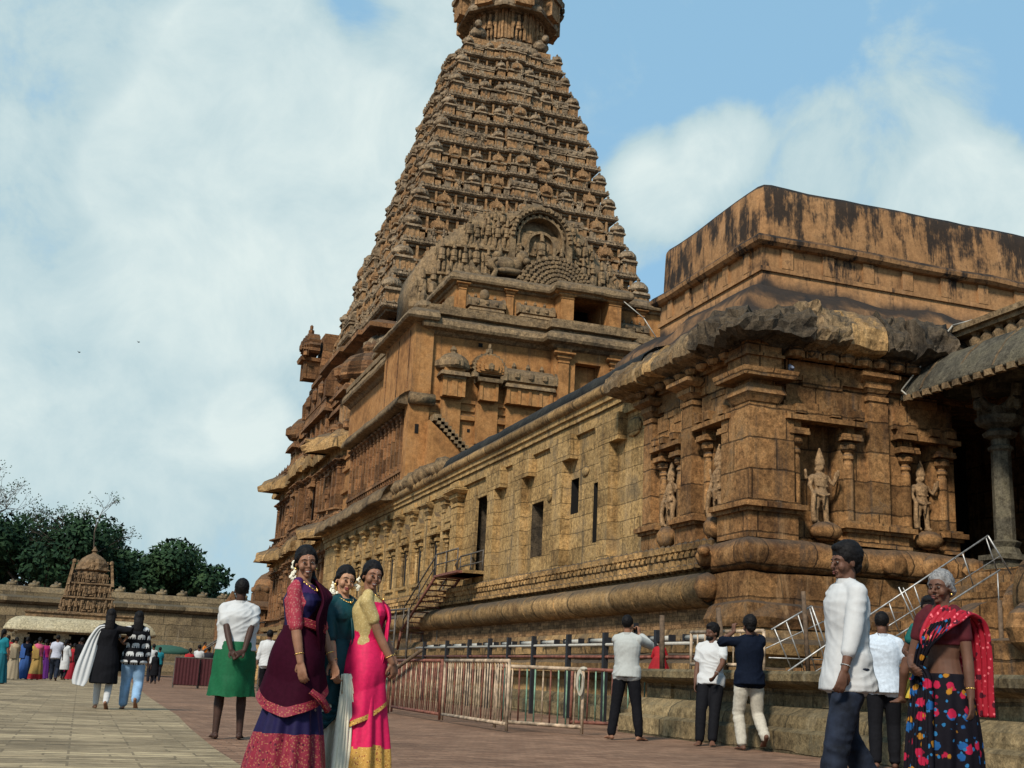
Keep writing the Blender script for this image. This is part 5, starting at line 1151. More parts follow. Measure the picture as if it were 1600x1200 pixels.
# little red shrine tower in the distance, left of the tall tower
rsn = empty('distant_shrine', (13.9, 100, 0), 0, 'small red brown shrine with rounded dome left of the tall tower base', 'shrine')
m = MB(); m.box(-2.2, 3.5, -2, 4, -1, 5.3); m.sweep([(0, 5.2), (.4, 5.25), (.45, 5.5), (.2, 5.8), (0, 5.9)], [(-2.2, 4), (-2.2, -2), (3.5, -2)], step=.6, disp=jitter(.05, 1, .5))
for x in np.arange(-2.1, 3.5, .5): m.box(x, x+.14, -2.12, -2, 1.5, 5.2)
m.box(-1.3, 1.3, -1.3, 1.3, 5.9, 6.7); m.build('body', [S_TRED], rsn)
m = MB(); m.lathe([(1.0, 6.6), (1.3, 6.75), (1.35, 7.1), (1.2, 7.6), (.8, 8.1), (.35, 8.35), (.2, 8.5), (.28, 8.65), (.05, 9.0)], (0, 0, 0), 12)
for i in range(10): a = i*math.pi/5; m.ball((1.25*math.cos(a), 1.25*math.sin(a), 6.9), .3, 6)
m.build('dome', [S_TRED], rsn, True)
m = MB(); m.lathe([(1.5, 5.2), (1.3, 5.9), (.9, 6.6), (.4, 7.3), (.1, 7.7)], (-2.9, .5, -1.0), 6, sq=.7); m.box(-3.9, -1.9, -.8, 2, -1, 4.4); m.build('side_turret', [S_TRED], rsn)
# stair rail in front of the compound wall
fs_ = empty('far_stair', (0, 0, 0), 0, 'far stone stair with pipe rails going up right at the foot of the tall tower', 'stairs')
m = MB()
for k in range(10): m.box(6.0+k*.35, 10.2, 74, 76, -.6, -.1+(k+1)*.25)
m.build('steps', [S_WALL], fs_)
for y in (74.0, 76.0):
    m = MB(); m.path([(5.6, y, .7), (9.1, y, 3.35), (10.2, y, 3.4)], .05, 6); m.build('rail', [M_IRON], fs_, True)
    for x in (5.8, 7.5, 9.1):
        m = MB(); m.cyl((x, y, -.3), (x, y, .75+(x-5.6)*.76), .045, None, 6); m.build('post', [M_IRON], fs_, True)
# far barricades and awning
M_MAROON = plain('maroon_cloth', (0.055, 0.012, 0.014), 0.85); M_BLUEC = plain('green_awning_cloth', (0.02, 0.07, 0.05), 0.85)
for i, (x, cl) in enumerate(((3.25, 1), (4.15, 1), (5.1, 0), (6.4, 0), (7.7, 0), (9.0, 0))):
    r_ = empty('barricade', (x, 46+i*.1, zg(x, 46)), 0, ('far dark steel barricade hung with maroon cloth, left one' if i == 0 else 'far dark steel barricade hung with maroon cloth, right one') if cl else 'far dark steel barricade without cloth, %s right of the maroon ones' % ('first', 'second', 'third', 'fourth')[max(0, i-2)], 'barricade', 'far barricades by the shrine')
    L = .85 if cl else 1.2
    m = MB(); m.cyl((0, 0, 1.08), (L, 0, 1.08), .025, None, 6); m.cyl((0, 0, .12), (L, 0, .12), .025, None, 6); m.cyl((0, 0, 0), (0, 0, 1.1), .03, None, 6); m.cyl((L, 0, 0), (L, 0, 1.1), .03, None, 6); m.build('frame', [M_IRON], r_)
    for k in range(1, 9):
        m = MB(); m.cyl((L*k/9, 0, .12), (L*k/9, 0, 1.08), .012, None, 5); m.build('bar', [M_IRON], r_)
    if cl:
        m = MB(); T = lambda u, d, w: (u, d, w); n = 24
        vs = [(L*q/n, -.04-.025*math.sin(q*1.9), z) for z in (.12, 1.06) for q in range(n+1)]; m.add(vs, [(q, q+1, n+2+q, n+1+q) for q in range(n)]); m.build('cloth', [M_MAROON], r_, True)
aw = empty('awning', (4.4, 70, 0), 0, 'low dark green cloth awning behind the far barricades', 'awning')
m = MB(); m.lathe([(1.5, 1.25), (1.2, 1.5), (.8, 1.65), (.2, 1.72)], (0, 0, 0), 9, sy=.7); m.build('cloth', [M_BLUEC], aw, True)
for x, y in ((-1.6, -.8), (1.6, -.8), (1.6, .8), (-1.6, .8)):
    m = MB(); m.cyl((x, y, -.5), (x, y, 1.6), .04, None, 6); m.build('pole', [M_IRON], aw)

# ================= trees =================
def leafmat(name, c0, c1, c2):
    m, nt, b = basemat(name, 0.8, 0.15); g = nt.nodes.new('ShaderNodeNewGeometry')
    n = tnoise(nt, g.outputs['Position'], .45, 3, .6); n2_ = tnoise(nt, g.outputs['Position'], 4, 3, .6)
    nt.links.new(ramp(nt, nmath(nt, 'ADD', nmath(nt, 'MULTIPLY', n, .6), nmath(nt, 'MULTIPLY', n2_, .4)), [(.38, c0), (.5, c1), (.62, c2)]), b.inputs['Base Color']); return m
M_LEAF = leafmat('dark_foliage', (.006, .018, .009), (.014, .036, .015), (.028, .058, .022)); M_LEAF2 = leafmat('mid_foliage', (.008, .022, .01), (.018, .042, .017), (.036, .068, .025))
M_BARK = plain('bark', (.07, .055, .04), .95, 0, .4, 3)
def tree(x, y, z, h, rx, label, seed, mat, n=3600, ls=.32, lobes=13, group='trees beyond the compound wall'):
    r = random.Random(seed); root = empty('broadleaf_tree', (x, y, z), 0, label, 'tree', group)
    h *= 1.16; rx *= 1.25; n = int(n*2.1); t = MB(); t.cyl((0, 0, 0), (.1, 0, h*.45), .45, .3, 9)
    cen = []
    for i in range(lobes):
        a = r.uniform(0, 6.28); q = r.uniform(0, 1)**.6; zz = h*r.uniform(.42, .86); k = 1-abs(zz/h-.6)*1.1
        c = Vector((rx*q*k*math.cos(a), rx*.7*q*k*math.sin(a), zz)); cen.append((c, rx*r.uniform(.26, .42)))
        t.cyl((0, 0, h*.35), c, .16, .04, 6)
    t.build('trunk', [M_BARK], root); m = MB()
    per = n//lobes
    for c, rr in cen:
        for i in range(per):
            d = Vector((r.gauss(0, 1), r.gauss(0, 1), r.gauss(0, 1))).normalized(); p = c+Vector((d.x, d.y, d.z*.8))*rr*r.uniform(.55, 1.08)**.7
            s = ls*r.uniform(.6, 1.3); u = (Vector((r.gauss(0, 1), r.gauss(0, 1), r.gauss(0, 1)))).normalized(); v = u.cross(d+Vector((0, 0, .3))).normalized()
            m.add([p-u*s, p+v*s*.5, p+u*s, p-v*s*.5], [(0, 1, 2, 3)])
    m.build('crown', [mat], root)
tree(-10.5, 140, -1, 15.2, 6.5, 'dark broad tree crown at the far left edge', 1, M_LEAF)
tree(-4.6, 132, -1, 16.0, 6.2, 'tallest dense dark tree left of the shrine tower', 2, M_LEAF, 4600)
tree(.8, 142, -1, 15.0, 5.5, 'dark green tree right behind the small shrine dome', 3, M_LEAF)
tree(5.2, 134, -1, 13.2, 5.8, 'rounded dark tree right of the shrine dome', 4, M_LEAF2, 4600)
tree(9.6, 140, -1, 12.0, 5.2, 'lower tree sloping down towards the tall tower', 5, M_LEAF)
tree(13.2, 138, -1, 9.2, 3.6, 'smallest tree nearest the man in the green waistcloth', 6, M_LEAF2, 2600)
tree(-15.8, 136, -1, 12.0, 5.5, 'dark tree low behind the wall cut by the left edge', 7, M_LEAF2)
def bare(x, y, z, h, label, seed, spread=1.0):
    r = random.Random(seed); root = empty('bare_tree', (x, y, z), 0, label, 'tree', 'leafless trees against the sky'); t = MB(); c = MB()
    def br_(p, d, L, rad, k):
        q = p+d*L; t.cyl(p, q, rad, rad*.7, 5, cap=False)
        if k == 0:
            for i in range(3):
                e = q+Vector((r.gauss(0, .25), r.gauss(0, .25), r.gauss(0, .2))); s = .09; u = Vector((r.gauss(0, 1), r.gauss(0, 1), r.gauss(0, 1))).normalized(); v = u.orthogonal().normalized(); c.add([e-u*s, e+v*s, e+u*s, e-v*s], [(0, 1, 2, 3)])
            return
        for i in range(r.choice((2, 3, 3))):
            e = (d+Vector((r.gauss(0, .5), r.gauss(0, .5), r.gauss(.05, .3)))*spread).normalized(); br_(q, e, L*r.uniform(.62, .85), rad*.62, k-1)
    br_(Vector((0, 0, 0)), Vector((.05, 0, 1)), h*.42, .22, 6)
    t.build('trunk', [M_BARK], root); c.build('crown', [M_LEAF2], root)
bare(-1.6, 128, 5.5, 8.2, 'leafless tree with fine twigs above the shrine tower', 11, 1.1)
bare(-10.4, 120, 4, 10.0, 'leafless branches reaching in at the left edge', 12, 1.2)
# birds in the sky
for (x, y, z, lab) in ((-1.9, 60, 15.2, 'tiny dark bird in the sky, lower left one'), (.8, 62, 16.6, 'tiny dark bird in the sky nearer the tower')):
    b_ = empty('bird', (x, y, z), .6, lab, 'bird'); m = MB(); m.ball((0, 0, 0), (.035, .09, .03), 7); m.build('body', [M_BLACKP], b_, True); m = MB(); m.add([(0, -.03, 0), (0, .05, 0), (.12, .03, .05), (-.12, .03, .05)], [(0, 1, 2), (0, 3, 1)]); m.build('wings', [M_BLACKP], b_)
# ================= people =================
def cloth(name, col, rough=0.8, vary=0.12, bump=0.15, sheen=0.0, scale=35):
    col = tuple(c_*.85 for c_ in col)
    return plain(name, col, rough, 0, vary, scale, .2 if max(col) > .03 else .04, bump)
def skinmat(name, c):
    m, nt, b = basemat(name, 0.58, 0.2); v = nt.nodes.new('ShaderNodeTexCoord').outputs['Object']
    nt.links.new(ramp(nt, tnoise(nt, v, 9, 4, .6), [(.35, tuple(k*.82 for k in c)), (.65, tuple(k*1.15 for k in c))]), b.inputs['Base Color'])
    b.inputs['Subsurface Weight'].default_value = 0.06; b.inputs['Subsurface Radius'].default_value = (.02, .008, .004); return m
SK_D = skinmat('deep_brown_skin', (.105, .050, .031)); SK_M = skinmat('brown_skin', (.215, .105, .062)); SK_L = skinmat('light_brown_skin', (.36, .19, .11)); SK_B = skinmat('very_dark_skin', (.045, .022, .015))
M_HAIR = plain('black_hair', (.006, .005, .005), .62, 0, .5, 60, .12, .5); M_GREYH = plain('grey_hair', (.17, .165, .16), .6, 0, .5, 60, .3, .5)
M_LIP = plain('lips', (.15, .05, .04), .45, 0, .1); M_EYEW = plain('eye_white', (.20, .175, .155), .6, 0, .02); M_EYEB = plain('iris', (.01, .006, .004), .2, 0, .02); M_TEETH = plain('teeth', (.40, .37, .33), .4, 0, .02)
M_GOLD = plain('gold', (.75, .48, .14), .3, .9, .1); M_FLOWER = plain('jasmine_flowers', (.72, .68, .55), .8, 0, .2, 30); M_BINDI = plain('bindi', (.75, .55, .45), .6, 0, .02)
WHITEC = cloth('white_cotton', (.52, .52, .51), .85, .03, .1); OFFW = cloth('off_white_cotton', (.40, .41, .385), .85, .05, .1); BLACKC = cloth('black_cotton', (.010, .010, .012)); NAVYC = cloth('navy_cotton', (.006, .009, .018))

def ik(a, t, L1, L2, pole):
    a, t, pole = Vector(a), Vector(t), Vector(pole); d = t-a; L = min(d.length, (L1+L2)*.999); dn = d.normalized(); t = a+dn*L
    c = (L1*L1+L*L-L2*L2)/(2*L1*L); c = max(-1, min(1, c)); p = pole-dn*pole.dot(dn); p.normalize()
    return a+dn*L1*c+p*L1*math.sqrt(1-c*c), t
def RZ(a): return Matrix.Rotation(a, 4, 'Z')
class K: pass
def skeleton(s):
    k = K(); g = s.get; k.f = g('female', False); sh = .140 if k.f else .162
    k.lean = Vector(g('lean', (0, 0, 0))); k.tw = R(g('twist', 0)); pz = g('pelvis', (0, 0, .942)); k.pel = Vector(pz)
    up = Vector((0, 0, .49))+k.lean; k.chest = k.pel+up*.70; k.neck = k.pel+up*1.07
    rx = Vector((math.cos(k.tw), math.sin(k.tw), 0)); k.rx = rx; k.fy = Vector((math.sin(k.tw), -math.cos(k.tw), 0))
    base = k.pel+up*(.925 if k.f else .945)
    k.sh = [base-rx*sh, base+rx*sh]                    # right, left (the person's own)
    k.hip = [k.pel+Vector((-.088, 0, -.03)), k.pel+Vector((.088, 0, -.03))]
    k.foot = [Vector(p) for p in g('feet', ((-.10, 0, .07), (.10, 0, .07)))]
    k.knee = []
    for i in (0, 1):
        kn, an = ik(k.hip[i], k.foot[i], .435, .415, g('kpole', ((-.15 if i == 0 else .15), -1, 0))); k.knee.append(kn); k.foot[i] = an
    hp = g('hands', ((-.27, -.04, .74), (.27, -.04, .74))); po = g('epole', ((-.5, .8, -.2), (.5, .8, -.2)))
    k.elb = []; k.wr = []
    for i in (0, 1):
        e, w = ik(k.sh[i], hp[i], .285, .25, po[i]); k.elb.append(e); k.wr.append(w)
    hy, hpch, ht = [R(a) for a in g('head', (0, 0, 0))]
    k.H = Matrix.Translation(k.neck+Vector((0, -.005, .145))+k.lean*.12) @ RZ(hy) @ Matrix.Rotation(hpch, 4, 'X') @ Matrix.Rotation(ht, 4, 'Y')
    k.feetdir = [R(a) for a in g('feetdir', (-8, 8))]; k.toe = g('toe', (0, 0)); k.curl = g('curl', (.45, .45)); k.palm = g('palm', ((1, 0, 0), (-1, 0, 0))); k.hdir = g('hdir', (None, None)); k.w = g('wide', 1.0)
    return k
def hand_mb(curl, side):
    m = MB(); limb(m, [(0, 0, .01), (0, 0, -.03), (0, 0, -.075), (0, -.002, -.09)], [(.024, .018), (.033, .016), (.039, .014), (.036, .011)], 10)
    for i, (x, L) in enumerate(((-.029, .064), (-.010, .075), (.010, .079), (.029, .070))):
        p = Vector((x, 0, -.088)); a = curl*(.5+.1*i); pts = [p]
        for q in range(3):
            d = Vector((x*.6, -math.sin(a), -math.cos(a))).normalized(); p = p+d*L*(.42, .32, .26)[q]; pts.append(p); a += curl*(.75+.08*(3-i))
        limb(m, pts, [.0092, .0088, .008, .0066], 8)
    limb(m, [(side*.030, -.004, -.018), (side*.052, -.016, -.045), (side*.055, -.030, -.070), (side*.048, -.042, -.088)], [.014, .012, .010, .008], 8)
    return m
def head_mb(f, old=False):
    m = MB(); j = .93 if f else 1.0
    m.ball((0, .012, .03), (.073, .092, .093), 16); limb(m, [(0, -.012, .0), (0, -.028, -.05), (0, -.036, -.085)], [(.066, .062), (.056*j, .050), (.034*j, .032)], 14)
    m.ball((0, -.064, -.093), (.020, .017, .018), 8); m.ball((0, -.04, .02), (.062, .052, .055), 12)
    for s in (-1, 1):
        m.ball((.040*s, -.055, -.032), (.026, .028, .030), 9); limb(m, [(.012*s, -.083, .020), (.045*s, -.072, .020)], [.009, .008], 8)
        m.ball((.074*s, .012, -.008), (.009, .019, .030), 9); m.ball((.011*s, -.092, -.035), (.009, .009, .007), 7)
    limb(m, [(0, -.082, .012), (0, -.097, -.015), (0, -.106, -.032)], [.009, .010, .012], 9)
    m.ball((0, -.082, -.062), (.027, .012, .006), 9); m.ball((0, -.080, -.071), (.022, .012, .007), 9)
    return m
def feet_mb(m, k, i):
    a = k.foot[i]; t = k.feetdir[i]; d = Vector((math.sin(t), -math.cos(t), 0)); lift = k.toe[i]; z0 = a.z-.07
    sd = Vector((d.y, -d.x, 0))
    heel = a-d*.045+Vector((0, 0, -.035+lift*.06)); ball = a+d*.12+Vector((0, 0, -.048-lift*.05)); tip = a+d*.165+Vector((0, 0, -.056-lift*.06))
    limb(m, [a+Vector((0, 0, .02)), a+Vector((0, 0, -.02)), heel], [.036, .034, .030], 10)
    limb(m, [heel, a+d*.05+Vector((0, 0, -.03)), ball], [.030, (.036, .030), (.044, .018)], 10)
    for q in range(5):
        b0 = ball+sd*(.034-.017*q); limb(m, [b0, b0+d*(.055-.006*q)+Vector((0, 0, -.006))], [.0115 if q else .014, .008 if q else .011], 7)
def body_mb(k, detail=True):
    m = MB(); f = k.f; w = k.w; P, Cc, N = k.pel, k.chest, k.neck; ax = N-P
    def at(t): return P+ax*t
    secs = [(-.10, .14, .10), (0, .165 if f else .155, .115), (.18, .135 if f else .145, .10), (.34, .118 if f else .138, .092), (.55, .14 if f else .165, .105), (.74, .150 if f else .172, .110), (.88, .132 if f else .155, .092), (.99, .068, .062)]
    # torso with twist
    n = 16; vs = []; fs = []
    for q, (t, a, b_) in enumerate(secs):
        tw = k.tw*max(0, min(1, (t-.1)/.7)); c = at(t)
        for i in range(n):
            an = 2*math.pi*i/n; x, y = a*w*math.cos(an), b_*w*math.sin(an); vs.append((c.x+x*math.cos(tw)-y*math.sin(tw), c.y+x*math.sin(tw)+y*math.cos(tw), c.z))
    for q in range(len(secs)-1):
        for i in range(n): fs.append((q*n+i, q*n+(i+1) % n, (q+1)*n+(i+1) % n, (q+1)*n+i))
    fs += [tuple(range(n-1, -1, -1)), tuple((len(secs)-1)*n+i for i in range(n))]; m.add(vs, fs)
    limb(m, [k.sh[0], at(1.0)+Vector((0, .012, 0))+k.rx*-.03, at(1.0)+Vector((0, .012, 0))+k.rx*.03, k.sh[1]], [.044, .042, .042, .044], 10)
    if f:
        for s in (-1, 1): m.ball(tuple(at(.70)+k.rx*.065*s+k.fy*.085), (.058, .05, .055), 9)
    limb(m, [at(.93), N+Vector((0, 0, .0)), k.H @ Vector((0, .02, -.06))], [.065, .05 if f else .056, .052], 12)
    m.merge(head_mb(f), k.H)
    for i in (0, 1):
        limb(m, [k.hip[i]+Vector((0, 0, .03)), k.hip[i].lerp(k.knee[i], .35), k.knee[i], k.knee[i].lerp(k.foot[i], .28), k.knee[i].lerp(k.foot[i], .6), k.foot[i]], [.088*w, .078*w, .054, .056, .044, .035], 12)
        feet_mb(m, k, i)
        S, E_, W = k.sh[i], k.elb[i], k.wr[i]
        limb(m, [S, S.lerp(E_, .4), E_, E_.lerp(W, .3), W], [.050, .044, .037, .038, .026], 12)
        hd = Vector(k.hdir[i]) if k.hdir[i] else (W-E_); hd.normalize(); pn = Vector(k.palm[i]); pn = (pn-hd*pn.dot(hd)).normalized()
        X = (-hd).cross(-pn)*1.0; X = (-pn).cross(-hd)
        Mx = Matrix((X, -pn, -hd)).transposed().to_4x4(); Mx.translation = W
        m.merge(hand_mb(k.curl[i], 1 if i == 0 else -1), Mx)
    return m
def hair_mb(k, style):
    m = MB()
    if style == 'short': m.ball((0, .024, .048), (.083, .101, .100), 18)
    elif style == 'thick': m.ball((0, .028, .056), (.093, .112, .108), 18); m.ball((0, -.045, .10), (.06, .05, .035), 10); m.ball((0, .07, -.01), (.07, .05, .07), 10)
    elif style == 'bald': return None
    else:
        m.ball((0, .024, .045), (.083, .101, .098), 18)
        for s in (-1, 1): limb(m, [(.045*s, -.045, .075), (.074*s, -.01, .03), (.075*s, .035, -.02)], [.016, .018, .02], 8)
        if style == 'bun': m.ball((0, .115, -.01), (.055, .045, .05), 12)
        if style == 'braid': limb(m, [(0, .10, .0), (0, .115, -.10), (0.02, .11, -.25), (.03, .10, -.42)], [.045, .032, .028, .018], 10)
        if style == 'long': limb(m, [(0, .06, .03), (0, .10, -.08), (0, .115, -.2), (0, .11, -.36), (0, .10, -.48)], [(.08, .05), (.085, .045), (.085, .035), (.075, .025), (.04, .012)], 14)
        if style == 'longfront': limb(m, [(0, .07, .0), (.05, .09, -.12), (.095, .02, -.22), (.10, -.04, -.40)], [(.07, .045), .05, .045, .02], 12)
    o = MB(); o.merge(m, k.H); return o
def torso_shell(k, z_lo, z_hi, add, w=1.0, hemw=None):
    """loose shell round the torso between two fractions of pelvis..neck"""
    m = MB(); n = 18; P, N = k.pel, k.neck; ax = N-P; f = k.f; vs = []; fs = []; rows = 11
    tab = [(-.9, .20, .175), (-.5, .195, .165), (-.2, .185, .148), (0, .17 if f else .165, .125), (.18, .14 if f else .15, .108), (.34, .125 if f else .147, .10), (.55, .145 if f else .172, .112), (.74, .153 if f else .176, .122 if not f else .135), (.88, .134 if f else .158, .10), (.95, .10, .08), (1.02, .062, .062)]
    def rad(t):
        for (a, b_) in zip(tab[:-1], tab[1:]):
            if a[0] <= t <= b_[0]: q = (t-a[0])/(b_[0]-a[0]); return a[1]+(b_[1]-a[1])*q, a[2]+(b_[2]-a[2])*q
        return tab[-1][1:] if t > 0 else tab[0][1:]
    for q in range(rows+1):
        t = z_lo+(z_hi-z_lo)*q/rows; a, b_ = rad(t); ad = add*(1.5-.7*(t-z_lo)/(z_hi-z_lo)) if t < .9 else add*.5; tw = k.tw*max(0, min(1, (t-.1)/.7)); c = P+ax*t if t > -.05 else Vector((P.x, P.y, P.z+ax.z*t))
        for i in range(n):
            an = 2*math.pi*i/n; x, y = (a*k.w+ad)*math.cos(an), (b_*k.w+ad)*math.sin(an); vs.append((c.x+x*math.cos(tw)-y*math.sin(tw), c.y+x*math.sin(tw)+y*math.cos(tw), c.z))
    for q in range(rows):
        for i in range(n): fs.append((q*n+i, q*n+(i+1) % n, (q+1)*n+(i+1) % n, (q+1)*n+i))
    fs += [tuple(range(n-1, -1, -1)), tuple(rows*n+i for i in range(n))]; m.add(vs, fs)
    if z_hi > .98: limb(m, [k.sh[0], P+ax*.985-k.rx*.035, P+ax*.985+k.rx*.035, k.sh[1]], [.046+add*.8, .046+add*.4, .046+add*.4, .046+add*.8], 12)
    elif z_hi > .8:
        for i, s in ((0, -1), (1, 1)): limb(m, [k.sh[i], P+ax*.985+k.rx*s*.085], [.046+add, .034+add], 12)
    if f and z_lo < .7 < z_hi:
        for s in (-1, 1): m.ball(tuple(P+ax*.70+k.rx*.065*s+k.fy*(.085)), (.062+add, .054+add, .06+add), 10)
    return m
def sleeve(m, k, i, length, add):
    """length 0..1 along upper arm, 1..2 along forearm"""
    S, E_, W = k.sh[i], k.elb[i], k.wr[i]
    if length <= 1: limb(m, [S, S.lerp(E_, .5*length), S.lerp(E_, length)], [.048+add, .046+add*1.1, .042+add*1.4], 14)
    else: limb(m, [S, S.lerp(E_, .5), E_, E_.lerp(W, (length-1)*.5), E_.lerp(W, length-1)], [.048+add, .045+add, .040+add*1.1, .036+add*1.0, .030+add*1.0], 14)
def folds(amp, seed=0, sx=9, sz=16, low=None):
    off = Vector((seed*3.1, seed*1.7, seed*.9))
    def f(v, n):
        w_ = noise.noise(v*3+off)*.35; a = noise.noise(Vector((v.x*sx*.55+w_, v.y*sx*.55, v.z*sz*.75+v.x*5+w_*3))+off); b_ = noise.noise(Vector((v.x*sx*1.5, v.y*sx*1.5, v.z*sz*.5))+off*2)
        c_ = noise.noise(v*2.2+off*3); return amp*(.7-1.9*abs(a)**.7)*max(.15, .55+1.3*c_)+amp*.35*b_
    return f
def shirt(root, k, mats, slv=1.0, lo=-.12, add=.022, name='shirt', vox=.011, amp=.008, seed=1, fn=None, collar=True, hi=1.0, slv2=None):
    m = torso_shell(k, lo, hi, add)
    if lo < -.05:
        for i in (0, 1): q_ = max(.05, min(.5, (-lo*.49-.05)/.435)); limb(m, [k.hip[i]+Vector((0, 0, .06)), k.hip[i].lerp(k.knee[i], q_)], [.098*k.w+add, .096*k.w+add*1.1], 14)
    if slv: sleeve(m, k, 0, slv, add*.9); sleeve(m, k, 1, slv if slv2 is None else slv2, add*.9)
    o = obj_from(fuse(m, vox, 2), name, mats, root, matfn=fn, disp=folds(amp, seed))
    if collar:
        c = MB(); a = k.pel+(k.neck-k.pel)*1.0
        for q in range(14):
            t0, t1 = 2*math.pi*q/14, 2*math.pi*(q+1)/14; c.add([(a.x+.066*math.cos(t), a.y+.066*math.sin(t), a.z+z) for t in (t0, t1) for z in (-.02, .035)], [(0, 2, 3, 1)])
        c.build('collar', mats if not isinstance(mats, (list, tuple)) else mats[0], root, True)
    return o
def trousers(root, k, mat, add=.018, name='trousers', vox=.012, amp=.008, seed=2, end=.93, bell=0):
    m = torso_shell(k, -.14, .10, -.006)
    for i in (0, 1):
        h, kn, an = k.hip[i], k.knee[i], k.foot[i]; e = kn.lerp(an, end)
        limb(m, [h+Vector((0, 0, .03)), h.lerp(kn, .4), kn, kn.lerp(an, .4), e], [.092*k.w+add, .084*k.w+add, .062+add*1.2, .058+add*1.3, .045+add*1.5+bell], 14)
    return obj_from(fuse(m, vox, 2), name, mat, root, disp=folds(amp, seed, 7, 22))
def skirt(root, k, mats, z0, z1, r0, r1, off=(0, 0), pleats=18, amp=.018, name='skirt', fn=None, hem=None, rowmat=None, hemn=.012, ex=.85, rows=64, n=170, seed=0, bulge=.0, tuck=None):
    m = MB(); vs = []; fs = []; P = k.pel; rr = random.Random(seed); ph = [rr.uniform(0, 6.28) for _ in range(4)]
    for q in range(rows+1):
        t = q/rows; s = t**ex
        rx = r0[0]+(r1[0]-r0[0])*s+bulge*math.sin(math.pi*min(1, t*1.6)); ry = r0[1]+(r1[1]-r0[1])*s+bulge*math.sin(math.pi*min(1, t*1.6))
        for i in range(n):
            a = 2*math.pi*i/n; am = amp*min(1, .15+t*1.2)
            f_ = 1+am/rx*(math.sin(a*pleats+ph[0]+t*1.5)*.6+math.sin(a*pleats*.47+ph[1]+t*2)*.7+.6*noise.noise(Vector((math.cos(a)*3, math.sin(a)*3, t*3+seed))))
            z = z0+((z1 if hem is None else hem(a))+hemn*noise.noise(Vector((math.cos(a)*2.5, math.sin(a)*2.5, seed)))-z0)*t; vs.append((P.x+off[0]*s+rx*f_*math.cos(a), P.y+off[1]*s+ry*f_*math.sin(a), z))
    for q in range(rows):
        for i in range(n): fs.append((q*n+i, (q+1)*n+i, (q+1)*n+(i+1) % n, q*n+(i+1) % n))
    ml = [rowmat(i/n*2*math.pi, q/rows) if rowmat else 0 for q in range(rows) for i in range(n)]+[0]
    fs.append(tuple(range(n)))
    m.add(vs, fs, ml); me = m.mesh(name, []); o = obj_from(me, name, mats, root, matfn=fn)
    return o
def strip(root, pts, wid, mat, name, thick=.012, n=26, fold=3, amp=.008):
    """cloth band following points; pts: (pos, across direction, width factor)"""
    P = [Vector(p[0]) for p in pts]; A = [Vector(p[1]).normalized() for p in pts]; Wd = [p[2] for p in pts]; m = MB(); L = len(pts)-1; S = L*7; vs = []
    def cat(arr, t):
        i = min(int(t), L-1); u = t-i; p0, p1, p2, p3 = arr[max(0, i-1)], arr[i], arr[i+1], arr[min(L, i+2)]
        return .5*((2*p1)+(-1*p0+p2)*u+(2*p0-5*p1+4*p2-p3)*u*u+(-1*p0+3*p1-3*p2+p3)*u*u*u)
    for q in range(S+1):
        t = q/7; p = cat(P, t); a = cat(A, t).normalized(); w_ = cat(Wd, t)*wid; d = (cat(P, min(L, t+.1))-cat(P, max(0, t-.1))).normalized(); nn = a.cross(d).normalized()
        for i in range(n+1):
            u = i/n-.5; vs.append(p+a*w_*u+nn*(amp*math.sin(u*fold*6.28*2+t*.6)+amp*.6*math.sin(u*fold*13+1)))
    fs = [(q*(n+1)+i, q*(n+1)+i+1, (q+1)*(n+1)+i+1, (q+1)*(n+1)+i) for q in range(S) for i in range(n)]
    m.add(vs, fs); o = m.build(name, mat, root, True); md = o.modifiers.new('t', 'SOLIDIFY'); md.thickness = thick; md.offset = 0; return o
def face(root, k, lips=M_LIP, smile=False, bindi=False):
    for s in (-1, 1):
        m = MB(); m.ball((.031*s, -.0822, .000), (.0125, .0062, .0046), 10, 0); m.ball((.0295*s, -.0872, .001), (.0062, .0036, .0050), 8, 1); o = MB(); o.merge(m, k.H); o.build('eye', [M_EYEW, M_EYEB], root, True)
        m = MB(); limb(m, [(.013*s, -.0925, .019), (.030*s, -.0900, .0245), (.050*s, -.0765, .019)], [.0020, .0026, .0012], 6); o = MB(); o.merge(m, k.H); o.build('eyebrow', [M_HAIR], root, True)
    m = MB(); e = .004 if smile else 0
    limb(m, [(-.025, -.0855, -.061+e), (0, -.0955, -.0625), (.025, -.0855, -.061+e)], [.0025, .0052, .0025], 8, 0); limb(m, [(-.021, -.084, -.071), (0, -.093, -.0755), (.021, -.084, -.071)], [.003, .0066, .003], 8, 0)
    if smile: limb(m, [(-.018, -.0885, -.0665), (0, -.0960, -.0685), (.018, -.0885, -.0665)], [.002, .0038, .002], 8, 1)
    o = MB(); o.merge(m, k.H); o.build('lips', [lips, M_TEETH], root, True)
    if bindi:
        m = MB(); m.ball((0, -.0935, .026), (.0028, .003, .0035), 7); m.ball((0, -.0900, .040), (.0045, .003, .0035), 7); o = MB(); o.merge(m, k.H); o.build('forehead_mark', [M_BINDI], root, True)
def person(x, y, face_deg, h, label, spec, skin=SK_M, vox=.0075, hair='short', hairmat=None, group=None, z=None, feats=None, cat='person'):
    root = empty('person', (x, y, zg(x, y) if z is None else z), R(face_deg), label, cat, group); root.scale = (h/1.70,)*3
    k = skeleton(spec); obj_from(fuse(body_mb(k), vox, 2, .4), 'body', skin, root)
    hm = hair_mb(k, hair)
    if hm: obj_from(fuse(hm, max(vox, .007), 1), 'hair', hairmat or M_HAIR, root, disp=lambda v, n: .004*noise.noise(v*45)+.002*noise.noise(v*130))
    if feats is not None: face(root, k, **feats)
    return root, k
def put(root, k, mb, name, mat, smooth=True): return mb.build(name, mat, root, smooth)
